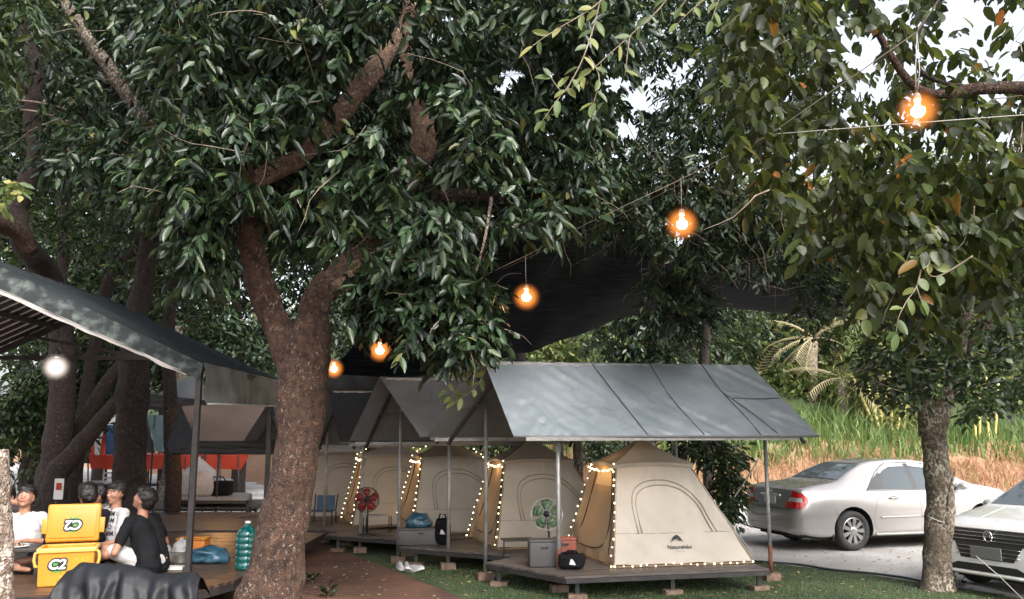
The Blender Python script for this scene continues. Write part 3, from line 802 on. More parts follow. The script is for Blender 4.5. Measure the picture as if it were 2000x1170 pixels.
# pale leaflet at the left rim
CS = region([(-20,348),(38,350),(48,372),(20,400),(-20,400)], 6, (6.0, 6.3), g)
q = thing('leafy_shoot', PX(-20, 400, 6.2), 'light green leafy shoot poking in at the left rim above the roof', 'plant')
tag(make_crown(q, sprigs(CS, g, 7, 0.12, 0.10, 0.04, 0.3), 'leaf_bright', True, 30, 'shoot_leaves'))
# long thin dead twigs left
b = MB()
for pts in ([(40,215,13),(80,220,13),(140,240,13),(200,270,13),(235,300,13),(300,315,13),(360,330,13)], [(30,195,13),(100,205,13),(150,225,13),(180,262,13)], [(135,275,12.5),(135,300,12.5),(150,330,12.5),(185,345,12.5)], [(100,265,13),(150,270,13),(200,268,13)]):
    s = spline([tuple(PX(*p)) for p in pts], 5); b.tube([V(*p) for p in s], np.linspace(0.022, 0.008, len(s)), 5, wob=.2)
o = b.build('twigs', K['twig'], rl, True); o['kind'] = 'stuff'

# ---- pale stump trunk at the extreme left --------------------------------
rs = thing('cut_trunk', V(*GX(2, 1190)[:2], 0), 'pale mottled trunk at the left rim, cut off above the seated group', 'tree')
limb(rs, [(-12,1240,7.3,62),(-6,1170,7.3,56),(0,1080,7.3,44),(-4,1000,7.3,46),(-6,930,7.3,44),(-8,880,7.3,46)], 'trunk', 'bark_pale', 24, 8, 0.3)

# ---- right-hand tree ------------------------------------------------------
g = np.random.default_rng(41)
YR = GX(1832, 1152).y
rr = thing('broadleaf_tree', GX(1832, 1152), 'mottled straight tree between the silver sedan and the white car', 'tree')
limb(rr, [(1830,1185,YR,84),(1832,1150,YR,66),(1833,1110,YR,57),(1834,1050,YR,52),(1838,980,YR,50),(1830,920,YR,47),(1825,870,YR,44),(1822,830,YR,46),(1821,806,YR,40)], 'trunk', 'bark_grey', 26, 8, 0.16)
limb(rr, [(1820,850,YR,44),(1810,800,YR,34),(1800,760,YR,28),(1785,700,YR,24),(1770,600,YR+.2,20),(1745,500,YR+.4,15),(1700,420,YR+.6,10)], 'limb', 'bark_grey')
limb(rr, [(1824,850,YR,44),(1838,800,YR,36),(1858,755,YR,31),(1868,700,YR,27),(1880,640,YR,23),(1895,560,YR,20),(1890,470,YR+.2,16),(1900,380,YR+.2,11)], 'limb', 'bark_grey')
limb(rr, [(1868,700,YR,14),(1920,640,YR,12),(1970,580,YR,9),(2040,520,YR,6)], 'limb', 'bark_brown')
limb(rr, [(1848,1040,YR-.16,7),(1852,990,YR-.17,8),(1858,950,YR-.16,7),(1866,915,YR-.1,5)], 'root_vine', 'bark_grey', 6)
AR = [(1560,560),(1640,430),(1760,360),(2080,330),(2080,800),(1960,780),(1890,810),(1860,730),(1790,790),(1700,770),(1620,700),(1570,640)]
CR = region(AR, 1050, (9.4, 12.6), g, [(1830,800,56,90,10.8),(1870,690,26,60,10.6),(1790,720,26,60,10.6),(1640,700,50,50),(1950,720,44,50),(1690,640,26,26),(1905,600,20,30),(1600,420,60,40)], clump=0.02, cs=1.6)
CR = np.concatenate([CR, region([(1740,690),(1960,680),(1970,770),(1900,800),(1860,740),(1800,770),(1740,770)], 90, (9.5, 10.3), g)])
make_crown(rr, sprigs(CR, g, 8, 0.32, 0.105, 0.056, 0.25), 'leaf_mid', True, 300)
twigs(rr, g, CR, 90, 0.7)
# upper layer: dark broad leaves of an overhanging tree rooted outside the frame at right
ro = thing('broadleaf_tree', V(9.5, 6.5, 0), 'overhanging tree with broad dark leaves against the sky, upper right', 'tree')
limb(ro, [(2700,1400,6.6,70),(2600,800,6.6,60),(2400,250,6.5,46),(2200,180,6.5,34),(2000,172,6.5,28),(1900,174,6.5,25),(1850,184,6.5,20),(1800,176,6.5,17),(1768,150,6.5,16),(1735,100,6.5,14),(1700,40,6.5,13),(1650,-20,6.5,12)], 'limb', 'bark_red', 12, 6, 0.12)
limb(ro, [(1900,174,6.5,14),(1850,165,6.6,11),(1800,140,6.7,9),(1780,100,6.8,7)], 'limb', 'bark_brown', 10, 5, 0.1)
g = np.random.default_rng(43)
AO = [(1480,-160),(2100,-160),(2100,480),(2000,500),(1900,470),(1840,520),(1760,560),(1700,470),(1600,440),(1500,400),(1430,300),(1400,120)]
sky_h = [(1690,85,50,26),(1890,10,70,40),(1800,95,34,30),(1960,130,40,24),(1985,60,36,30),(1850,70,22,20),(1640,100,26,18),(1720,150,20,16),(1793,212,34,36,7.2),(1600,330,40,34),(1410,330,44,24),(1740,0,40,26),(1930,80,20,30),(1560,250,20,12),(1690,260,16,14),(1630,350,18,20),(1980,250,18,20),(1890,120,20,14)]
CO = region(AO, 1150, (5.6, 10.0), g, sky_h, clump=-0.06, cs=2.0)
CO2 = region([(1560,330),(2080,300),(2080,620),(1900,560),(1820,640),(1760,640),(1700,560),(1620,480)], 260, (5.6, 8.5), g, sky_h, clump=0.0, cs=2.0)
make_crown(ro, sprigs(np.concatenate([CO, CO2]), g, 7, 0.34, 0.135, 0.07, 0.75), 'leaf_olive', True, 300)
twigs(ro, g, CO, 60, 0.7)
# band of small leaved crown centre right, above the net
g = np.random.default_rng(47)
rc = thing('broadleaf_tree', V(4.5, 19.0, 0), 'dense small leaved tree over the right end of the shade net', 'tree', 'dark trees of the grove behind')
limb(rc, [(1385,980,19,18),(1380,850,19,20),(1375,700,18.6,20),(1400,450,17,20),(1440,250,15.5,20),(1460,60,14,14)], 'trunk', 'bark_brown')
limb(rc, [(1240,345,11,10),(1330,352,11,14),(1400,372,11,13),(1480,400,11,14),(1560,432,11.2,14),(1640,440,11.4,8)], 'limb', 'bark_grey')
CCa = region([(1060,-160),(1560,-160),(1600,200),(1560,330),(1420,300),(1330,340),(1200,330),(1120,300)], 1700, (9.5, 15), g, [(1215,150,56,22),(1265,190,50,24),(1330,120,40,24),(1300,60,26,20),(1000,160,40,26)], clump=-0.08, cs=1.6)
CCb = region([(1100,320),(1300,330),(1420,350),(1620,430),(1650,540),(1580,560),(1460,520),(1330,500),(1230,455),(1130,420),(1040,420),(1040,370)], 1350, (9.8, 13.5), g, [(1332,433,34,36,12)], clump=-0.1, cs=1.8)
CCc = region([(1270,520),(1380,500),(1400,600),(1330,640),(1260,600)], 130, (10.5, 11.5), g)
make_crown(rc, sprigs(np.concatenate([CCa, CCb, CCc]), g, 9, 0.34, 0.125, 0.045, 0.5), 'leaf_dark', True, 200)
twigs(rc, g, CCb, 160, 1.1, r=0.007)

# foreground spray of pale fresh leaves hanging from above
def spray(name, label, stems, Y, L, W, mat, nobj, seed, step=0.075):
    g = np.random.default_rng(seed)
    root = thing(name, PX(stems[0][0][0], stems[0][0][1], Y), label, 'branch')
    P, D, N = [], [], []
    b = MB()
    for st in stems:
        s = [V(*q) for q in spline([tuple(PX(x, y, Y + dy)) for x, y, dy in st], 8)]
        b.tube(s, np.linspace(0.006, 0.002, len(s)), 5)
        acc = 0; side = 1
        for i in range(1, len(s)):
            acc += (s[i] - s[i-1]).length
            if acc > step:
                acc = 0; side = -side
                d = (s[i] - s[i-1]).normalized(); c = d.cross(V(0, -1, 0.2)).normalized()
                q = d * 0.7 + c * side * 0.75 + Vector(g.normal(0, 0.25, 3)) + V(0, 0, -0.35)
                P.append(s[i]); D.append(q); N.append(V(0.1, -0.75, 0.6) + Vector(g.normal(0, 0.4, 3)))
        P.append(s[-1]); D.append(s[-1] - s[-2]); N.append(V(0, -0.7, 0.6))
    P, D, N = np.array(P), np.array(D), np.array(N); n = len(P)
    b.build('twig', K['twig'], root, True)
    make_crown(root, (P, nrm(D), N, L * g.uniform(0.7, 1.15, n), W * g.uniform(0.8, 1.15, n)), mat, True, max(1, n - 3), 'small_leaves')
spray('leafy_branch', 'spray of fresh pale green leaves hanging in front at top centre', [
    [(1330,-40,0),(1285,20,0),(1230,70,0),(1180,115,0),(1140,150,0)], [(1180,-30,.1),(1160,50,.1),(1140,110,0),(1115,160,0),(1085,200,0),(1060,235,0)],
    [(1200,-20,0),(1150,20,0),(1100,50,0),(1060,75,0),(1040,90,0)], [(1150,110,.1),(1170,150,.1),(1160,200,.1)], [(1230,70,.1),(1225,110,.1),(1220,150,.1)],
    [(1120,150,.05),(1100,180,.05),(1075,150,.05)]], 5.2, 0.115, 0.046, 'leaf_bright', 80, 51)
spray('leafy_branch', 'small clump of pale green leaves at the top edge right of centre', [
    [(1400,-40,0),(1380,-5,0),(1350,20,0),(1325,45,0)], [(1420,-40,0),(1400,10,0),(1390,40,0)], [(1360,-40,0),(1345,-10,0),(1330,15,0)]], 5.2, 0.10, 0.042, 'leaf_bright', 40, 52)
spray('leafy_branch', 'hanging twig of yellow green broad leaves in front of the right tree', [
    [(1800,520,0),(1790,560,0),(1770,590,0),(1755,620,0),(1750,650,0)], [(1790,560,0),(1800,590,0)], [(1900,500,0),(1830,540,0),(1800,520,0)]], 5.6, 0.12, 0.06, 'leaf_bright', 20, 53)
spray('leafy_branch', 'twig of pale leaves hanging over the gable of the middle shelter', [
    [(960,640,0),(955,690,0),(945,730,0),(925,760,0),(890,785,0)], [(940,680,0),(925,720,0),(905,750,0),(880,775,0)], [(900,650,0),(890,700,0),(880,740,0),(868,770,0)]], 8.6, 0.13, 0.05, 'leaf_bright', 40, 54, 0.06)

# ---- trees of the background --------------------------------------------
def back_tree(px, py0, Y, blobs, n, mat, label, L=0.26, group='trees of the background', bark='bark_brown', seed=0, tw=22, nobj=0):
    g = np.random.default_rng(seed)
    base = PX(px, 850, Y); z0 = max(0.0, hill_z(base.x, base.y)) - 0.1
    root = thing('background_tree', V(base.x, base.y, z0), label, 'tree', group)
    b0 = V(base.x, base.y, z0); top = PX(blobs[0][0], blobs[0][1], Y)
    r = tw / FPX * Y / 2
    s = spline([(*b0, r * 1.3), (*(b0.lerp(top, 0.3) + V(0.1, 0, 0)), r), (*(b0.lerp(top, 0.65) + V(-0.15, 0, 0)), r * .8), (*top, r * .3)], 5)
    MB().tube([V(*q[:3]) for q in s], [q[3] for q in s], 10, wob=.15).build('trunk', K[bark], root, True)
    F = []
    tot = sum(bl[2] * bl[3] for bl in blobs)
    for (x, y, rx, ry) in blobs:
        c = PX(x, y, Y); k = int(n * rx * ry / tot)
        v = g.normal(0, 1, (k, 3)); v = nrm(v) * (g.uniform(0.45, 1.0, k) ** 0.5)[:, None] * (1 + 0.15 * g.normal(0, 1, (k, 1)))
        P = np.array(c) + v * np.array([rx, (rx + ry) / 2, ry]) / FPX * Y
        lump = np.array([noise.noise(Vector(p) * 1.1) for p in P]); P = P[lump > -0.22]
        F.append(P)
    C = np.concatenate(F)
    make_crown(root, sprigs(C, g, 6, L * 1.9, L, L * 0.42, 0.35), mat, False, nobj)
    return root
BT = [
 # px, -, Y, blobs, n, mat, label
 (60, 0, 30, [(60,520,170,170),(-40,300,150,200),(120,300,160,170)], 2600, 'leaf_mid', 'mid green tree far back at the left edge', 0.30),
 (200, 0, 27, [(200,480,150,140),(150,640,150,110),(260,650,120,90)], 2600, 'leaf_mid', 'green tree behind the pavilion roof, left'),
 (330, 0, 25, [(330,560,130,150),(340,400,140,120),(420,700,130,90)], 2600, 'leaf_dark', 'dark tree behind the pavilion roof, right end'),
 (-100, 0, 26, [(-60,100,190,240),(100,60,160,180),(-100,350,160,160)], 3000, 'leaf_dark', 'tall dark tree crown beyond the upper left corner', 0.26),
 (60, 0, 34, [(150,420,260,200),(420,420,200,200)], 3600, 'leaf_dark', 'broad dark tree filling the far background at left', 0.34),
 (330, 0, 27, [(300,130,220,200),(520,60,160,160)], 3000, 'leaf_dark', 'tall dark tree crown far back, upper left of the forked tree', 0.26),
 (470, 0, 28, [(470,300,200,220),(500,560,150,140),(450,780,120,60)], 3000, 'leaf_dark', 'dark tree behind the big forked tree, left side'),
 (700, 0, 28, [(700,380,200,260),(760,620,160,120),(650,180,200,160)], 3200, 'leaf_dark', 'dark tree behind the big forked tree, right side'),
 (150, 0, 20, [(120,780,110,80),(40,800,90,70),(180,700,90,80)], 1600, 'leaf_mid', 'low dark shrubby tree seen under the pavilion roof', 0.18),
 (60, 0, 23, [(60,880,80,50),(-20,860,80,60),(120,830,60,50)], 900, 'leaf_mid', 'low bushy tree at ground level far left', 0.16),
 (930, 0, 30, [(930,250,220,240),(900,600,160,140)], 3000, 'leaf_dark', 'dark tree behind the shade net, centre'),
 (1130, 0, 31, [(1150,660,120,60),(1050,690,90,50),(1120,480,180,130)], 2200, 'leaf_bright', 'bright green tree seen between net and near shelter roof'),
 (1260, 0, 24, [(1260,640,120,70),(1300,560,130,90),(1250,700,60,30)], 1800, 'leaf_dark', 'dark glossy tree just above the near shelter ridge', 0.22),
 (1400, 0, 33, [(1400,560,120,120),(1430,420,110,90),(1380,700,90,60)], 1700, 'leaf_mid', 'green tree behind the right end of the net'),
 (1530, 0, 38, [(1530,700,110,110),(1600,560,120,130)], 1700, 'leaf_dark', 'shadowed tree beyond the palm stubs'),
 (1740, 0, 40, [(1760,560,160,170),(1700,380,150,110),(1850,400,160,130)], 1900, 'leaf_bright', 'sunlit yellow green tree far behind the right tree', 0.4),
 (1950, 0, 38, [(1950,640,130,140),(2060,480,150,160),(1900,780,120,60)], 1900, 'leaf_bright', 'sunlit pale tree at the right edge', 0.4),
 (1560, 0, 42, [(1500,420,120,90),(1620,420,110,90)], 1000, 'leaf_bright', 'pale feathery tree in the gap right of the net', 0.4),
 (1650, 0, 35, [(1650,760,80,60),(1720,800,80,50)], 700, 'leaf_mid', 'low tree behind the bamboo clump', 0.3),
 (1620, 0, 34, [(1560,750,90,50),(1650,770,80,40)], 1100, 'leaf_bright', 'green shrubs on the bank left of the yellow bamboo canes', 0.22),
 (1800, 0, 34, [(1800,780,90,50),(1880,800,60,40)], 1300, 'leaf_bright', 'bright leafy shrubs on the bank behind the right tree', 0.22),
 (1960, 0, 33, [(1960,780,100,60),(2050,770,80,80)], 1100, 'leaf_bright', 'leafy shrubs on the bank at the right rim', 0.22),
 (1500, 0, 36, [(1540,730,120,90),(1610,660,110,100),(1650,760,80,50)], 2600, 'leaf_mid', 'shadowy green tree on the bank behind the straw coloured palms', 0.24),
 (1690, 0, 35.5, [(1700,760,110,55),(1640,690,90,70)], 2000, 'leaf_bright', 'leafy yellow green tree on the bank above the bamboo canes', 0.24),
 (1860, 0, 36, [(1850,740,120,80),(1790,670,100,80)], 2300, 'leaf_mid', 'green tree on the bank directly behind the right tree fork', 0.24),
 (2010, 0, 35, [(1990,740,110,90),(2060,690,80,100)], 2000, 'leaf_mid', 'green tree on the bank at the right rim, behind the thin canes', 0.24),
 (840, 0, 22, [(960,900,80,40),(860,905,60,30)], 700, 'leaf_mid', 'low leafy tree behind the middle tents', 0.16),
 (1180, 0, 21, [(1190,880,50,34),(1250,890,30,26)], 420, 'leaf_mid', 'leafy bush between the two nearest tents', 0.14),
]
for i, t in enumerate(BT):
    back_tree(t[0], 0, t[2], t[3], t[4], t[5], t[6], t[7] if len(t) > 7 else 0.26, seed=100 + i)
# shrub right of the near tent
g = np.random.default_rng(61)
rb = thing('shrub', GX(1425, 1040), 'dark leafy shrub behind the right flank of the nearest tent', 'shrub')
limb(rb, [(1425,1040,14.5,14),(1418,960,14.5,12),(1400,880,14.5,10),(1380,820,14.4,8)], 'trunk', 'bark_brown', 8)
limb(rb, [(1130,1000,14.8,22),(1130,930,14.8,20),(1128,860,14.8,20)], 'stem', 'bark_grey', 8)
CB = np.concatenate([region([(1290,850),(1420,850),(1450,880),(1445,960),(1430,1010),(1400,980),(1380,900),(1320,880)], 190, (13.8, 15), g),
                     region([(1400,960),(1440,960),(1450,1010),(1420,1030)], 12, (13.6, 14.6), g)])
make_crown(rb, sprigs(CB, g, 7, 0.28, 0.14, 0.055, 0.3), 'leaf_mid', True, 90)

# far wooded slope: a mass of foliage nobody could count
g = np.random.default_rng(71)
n = 46000
x = g.uniform(-62, 85, n); y = 34 + 60 * g.random(n) ** 1.3
z = np.array([hill_z(a, c) for a, c in zip(x, y)]) + g.uniform(0, 3.6, n) * (0.7 + 0.6 * np.sin(x * 0.6) * np.cos(y * 0.5))
k = z > 3.2
P = np.stack([x, y, z], 1)[k]; n = len(P)
D = nrm(g.normal(0, 1, (n, 3)) + np.array([0, -0.3, -0.4])); N = g.normal(0, 0.6, (n, 3)) + np.array([0, -0.5, 1.0])
vs, tr = leaf_verts(P, D, N, 0.55 * g.uniform(0.6, 1.3, n), 0.22 * g.uniform(0.7, 1.2, n), False)
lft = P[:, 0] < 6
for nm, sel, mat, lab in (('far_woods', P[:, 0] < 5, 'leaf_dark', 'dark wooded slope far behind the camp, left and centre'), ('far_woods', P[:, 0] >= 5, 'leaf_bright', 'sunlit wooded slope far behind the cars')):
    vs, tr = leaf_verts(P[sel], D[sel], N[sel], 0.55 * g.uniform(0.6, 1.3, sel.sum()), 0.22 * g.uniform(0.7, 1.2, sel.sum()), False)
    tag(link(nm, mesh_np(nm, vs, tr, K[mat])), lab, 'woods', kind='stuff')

# bamboo clump and palm stubs on the bank
def on_bank(px, Y):
    p = PX(px, 850, Y); p.z = hill_z(p.x, p.y); return p
q = on_bank(1730, 31)
rbm = thing('bamboo_clump', q, 'clump of leaning yellow bamboo canes above the silver sedan', 'bamboo')
for i, (x0, x1, y1) in enumerate(((1722,1680,700),(1728,1700,690),(1735,1722,700),(1742,1735,690),(1750,1750,720),(1716,1664,735),(1748,1770,740),(1758,1790,700))):
    a = on_bank(x0, 31 + 0.2 * (i % 3)); c = PX(x1, y1, 31 + 0.2 * (i % 3)); a.z -= 0.1
    b = MB(); r = 0.07
    for k in range(12):
        p0 = a.lerp(c, k / 12); p1 = a.lerp(c, (k + 1) / 12)
        b.tube([p0, p0.lerp(p1, .06), p0.lerp(p1, .94), p1], [r*1.15, r, r, r*1.15], 8)
    b.build('cane', K['bamboo'], rbm, True)
g = np.random.default_rng(77)
make_crown(rbm, sprigs(region([(1650,560),(1800,560),(1830,800),(1760,860),(1690,850),(1640,740)], 210, (29.5, 32.5), g), g, 8, 0.9, 0.42, 0.05, 0.7), 'leaf_bright', False, 0, 'bamboo_leaves')
q = on_bank(1918, 30)
rbm = thing('bamboo_clump', q, 'few thin upright yellow canes right of the right tree', 'bamboo')
for i, (x0, x1, y1) in enumerate(((1905,1900,760),(1912,1914,750),(1930,1925,730),(1942,1950,740))):
    a = on_bank(x0, 30); c = PX(x1, y1, 30); a.z -= 0.1
    MB().tube([a.lerp(c, k/8) for k in range(9)], 0.045, 8).build('cane', K['bamboo'], rbm, True)
def palm_stub(px, Y, ytop, label, n, fl, mat, seed, tw=0.16, updir=0.9):
    g = np.random.default_rng(seed)
    a = on_bank(px, Y); top = PX(px, ytop, Y)
    r = thing('palm', a, label, 'palm')
    MB().tube([a - V(0,0,.2), a.lerp(top, .5), top], [tw*1.3, tw, tw], 12, wob=.2).build('trunk', K['bark_pale'], r, True)
    for i in range(n):
        an = g.uniform(0, 6.28); el = g.uniform(-0.5, updir)
        d = V(math.cos(an), math.sin(an) * .7, el).normalized()
        b = MB(); p = top.copy(); dd = d.copy(); mid = []
        for k in range(9):
            mid.append(p.copy()); p = p + dd * fl / 8; dd = (dd + V(0, 0, -0.10)).normalized()
        b.tube(mid, np.linspace(0.035, 0.01, 9), 4)
        for k in range(2, 9):
            t = (mid[k] - mid[k-1]).normalized(); s_ = t.cross(V(0, 0, 1)).normalized()
            for sd in (-1, 1):
                for e in (0, .5):
                    o = mid[k].lerp(mid[k-1], e); tip = o + (t * 0.6 + s_ * sd * 0.7 + V(0, 0, -0.3)) * fl * 0.28
                    w = t * 0.03; c = len(b.v)
                    b.v += [o - w, o + w, tip]; b.f.append((c, c+1, c+2)); b.m.append(0)
        b.build('frond', K[mat], r, False)
palm_stub(1462, 34, 760, 'bare pale palm with stubby stalks behind the near shelter roof', 7, 2.6, 'palm_dry', 3, 0.13, 2.2)
palm_stub(1645, 32, 740, 'palm with dry straw coloured fronds left of the bamboo', 11, 1.9, 'palm_dry', 4)
palm_stub(1590, 33, 660, 'palm with pale dry fronds behind the right end of the net', 10, 1.9, 'palm_dry', 5)
palm_stub(1560, 38, 440, 'pale spiky palm high up in the gap right of the net', 14, 3.0, 'palm_dry', 6, 0.13, 1.4)
# ------------------------------------------------------------------ shade net
b = MB()
NT = [ (PX(800,430,12.0), PX(1060,430,12.0), PX(1300,470,12.2), PX(1640,560,12.4)),
       (PX(820,560,14.5), PX(1040,560,14.5), PX(1260,560,14.5), PX(1660,580,14.2)),
       (PX(640,730,17.5), PX(960,700,17.5), PX(1200,618,17.0), PX(1640,592,16.0)) ]
def net_pt(u, v):
    def row(r): 
        q = spline([tuple(p) for p in r], 10); i = u * (len(q) - 1); k = min(int(i), len(q) - 2)
        return V(*q[k]).lerp(V(*q[k+1]), i - k)
    a, c, d = row(NT[0]), row(NT[1]), row(NT[2])
    p = a*(1-v)*(1-v) + c*2*v*(1-v) + d*v*v
    e = math.sin(math.pi * min(1, u * 1.02))
    p.z += -0.28 * (1 - abs(2 * ((u * 3.0) % 1) - 1)) * 0 + 0.10 * noise.noise(V(u * 9, v * 3, 0)) + 0.16 * noise.noise(V(u * 3.5, v * 2, 5)) - 0.30 * v * abs(math.sin(u * 2.5 * math.pi)) * 0.6
    return p
nu, nv = 60, 30
for j in range(nv + 1):
    for i in range(nu + 1): b.v.append(net_pt(i / nu, j / nv))
for j in range(nv):
    for i in range(nu):
        k = j * (nu + 1) + i; b.f.append((k, k+1, k+nu+2, k+nu+1)); b.m.append(0)
tag(b.build('shade_net', K['shade_net'], smooth=True), 'dark blue black shade net sagging between the trees above the shelters', 'net')
# second dark sheet hanging behind the far shelters
b = MB().sheet(PX(630,725,18.2), PX(760,715,18.2), PX(770,880,18.6), PX(600,892,18.6), 20, 14, 0.15, 1.2)
tag(b.build('hanging_net', K['tarp_black'], smooth=True), 'black netting hanging down behind the shelters right of the forked tree', 'net')

# ------------------------------------------------------------------ shelters over the tents
DZ = 0.28
def wr(seed, amp=0.013, fu=30):
    def f(u, v, n):
        return n * (amp * (noise.noise(V(u * fu + 9 * v, v * 2.2, seed)) + 0.6 * noise.noise(V(u * fu * 1.8 - 14 * v, v * 3, seed + 5))) + 0.6 * amp * noise.noise(V(u * 4, v * 4, seed + 9)))
    return f
def seam(root, pts, mat='tarp_seam', r=0.0055, name='seam'):
    b = MB()
    b.tube([V(*q) for q in spline([tuple(p) for p in pts], 6)], r, 5)
    return b.build(name, K[mat], root, True)
def lerp3(a, b, t): return a + (b - a) * t
def shelter(label, FL, FR, RL, RR, BL, BR, posts, mat='tarp_grey', mats2=None, seed=1, seams=(), truss=True, group='tarp shelters over the tents', sag=0.04, frame='steel_grey', nu=150, backonly=False):
    root = thing('tarp_shelter', V(posts[0][0].x, posts[0][0].y, 0), label, 'shelter', group)
    if not backonly:
        MB().sheet(FL, FR, RR, RL, nu, 22, fn=wr(seed), sag=sag).build('tarp', K[mat], root, True)
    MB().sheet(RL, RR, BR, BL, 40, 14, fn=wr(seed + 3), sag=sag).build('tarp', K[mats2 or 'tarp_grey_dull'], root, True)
    # hems
    MB().tube([lerp3(FL, FR, i/12) + V(0,0,-0.012) for i in range(13)], 0.016, 6).build('hem', K['tarp_grey_dull'], root, True)
    b = MB()
    up = V(0, 0, -0.04)
    b.beam(FL + up + V(.15, .02, 0), FR + up - V(.25, -.02, 0), 0.045, 0.045)
    b.beam(BL + up + V(.1, 0, 0), BR + up - V(.2, 0, 0), 0.045, 0.045)
    b.build('eave_beam', K[frame], root)
    MB().beam(RL + up + V(.1, 0, 0), RR + up - V(.1, 0, 0), 0.045).build('ridge_beam', K[frame], root)
    if truss:
        for t, kx in ((0.07, 1), (0.95, 1)):
            f, r_, k = lerp3(FL, FR, t), lerp3(RL, RR, t), lerp3(BL, BR, t)
            b = MB(); dn = V(0, 0, -0.10)
            b.beam(f + dn, r_ + dn, 0.04); b.beam(r_ + dn, k + dn, 0.04)
            b.beam(lerp3(f, r_, .52) + dn, lerp3(k, r_, .52) + dn, 0.035)
            b.build('truss', K['steel_dark'], root)
    for (ft, ztop, rust) in posts:
        MB().tube([V(ft.x, ft.y, 0.10), V(ft.x, ft.y, ztop)], 0.026, 10).build('post', K[frame], root, True)
        if rust:
            MB().tube([V(ft.x, ft.y, 0.09), V(ft.x, ft.y, 0.09 + rust)], 0.029, 10).build('post_sleeve', K['rust'], root, True)
        MB().box((ft.x, ft.y, 0.05), (0.21, 0.15, 0.10), rot=0.2, bev=0.008).build('foot_block', K['brick'], root)
    for s in seams: seam(root, s)
    return root
HE = CAM_H
def P0(px, py): return GX(px, py)
# nearest shelter
FL = PX(1003, 851, 10.45); FR = PX(1600, 850, 11.1); RL = PX(945, 705, 11.15); RR = PX(1464, 713, 11.75); BL = PX(835, 853, 11.9); BR = PX(1378, 852, 12.6)
off = V(0, -0.004, 0.012)
def onA(u, v): return FL*(1-u)*(1-v) + FR*u*(1-v) + RR*u*v + RL*(1-u)*v + off + V(0,0,-0.04*math.sin(math.pi*u)*math.sin(math.pi*v))
shA = shelter('nearest shelter, long blue grey tarp roof over the tent with the emblem', FL, FR, RL, RR, BL, BR,
    [(GX(1092, 1157), 1.88, 0.42), (GX(948, 1134), 2.36, 0), (GX(1507, 1134), 1.88, 0.36), (PX(1232,1060,12.6).xy.to_3d(), 1.88, 0), (PX(1325,1060,12.7).xy.to_3d(), 1.88, 0)],
    'tarp_grey', seed=1, seams=[[onA(.39,1), onA(.405,.7), onA(.42,.3), onA(.425,0)], [onA(.61,1), onA(.60,.6), onA(.605,.3), onA(.61,0)], [onA(.81,1), onA(.80,.65), onA(.805,.3), onA(.80,0)], [onA(.82,.52), onA(.90,.50), onA(.985,.50)], [onA(.80,.6), onA(.84,.3), onA(.86,0.02)]])
# second shelter
FLb = PX(820, 851, 12.2); FRb = FLb + (FR - FL) * 0.92; RLb = PX(741, 736, 12.85); RRb = RLb + (RR - RL) * 0.92; BLb = PX(682, 861, 13.5); BRb = BLb + (BR - BL) * 0.92
shB = shelter('second shelter from the front, dull grey tarp behind the hanging leaves', FLb, FRb, RLb, RRb, BLb, BRb,
    [(GX(875, 1113), 1.86, 0), (GX(777, 1100), 2.30, 0), (GX(1225, 1055), 1.86, 0), (PX(1100,1060,14.4).xy.to_3d(), 1.86, 0)], 'tarp_grey_dull', seed=4)
# third and fourth shelters, black tarps
FLc = PX(664, 864, 14.2); RLc = PX(640, 762, 15.0); BLc = PX(596, 868, 15.6)
e = (FR - FL).normalized()
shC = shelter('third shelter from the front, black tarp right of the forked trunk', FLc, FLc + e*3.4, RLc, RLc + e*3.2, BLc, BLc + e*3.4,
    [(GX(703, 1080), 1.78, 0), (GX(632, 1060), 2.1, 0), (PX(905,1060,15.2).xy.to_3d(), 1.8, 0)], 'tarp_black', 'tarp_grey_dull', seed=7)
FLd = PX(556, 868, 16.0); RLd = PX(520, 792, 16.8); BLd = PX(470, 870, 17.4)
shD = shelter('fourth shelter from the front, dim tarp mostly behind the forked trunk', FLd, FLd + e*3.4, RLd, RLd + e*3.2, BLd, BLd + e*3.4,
    [(GX(596, 1048), 1.75, 0), (GX(560, 1036), 2.0, 0), (PX(790,1040,17.0).xy.to_3d(), 1.75, 0)], 'tarp_black', 'tarp_grey_dull', seed=9)

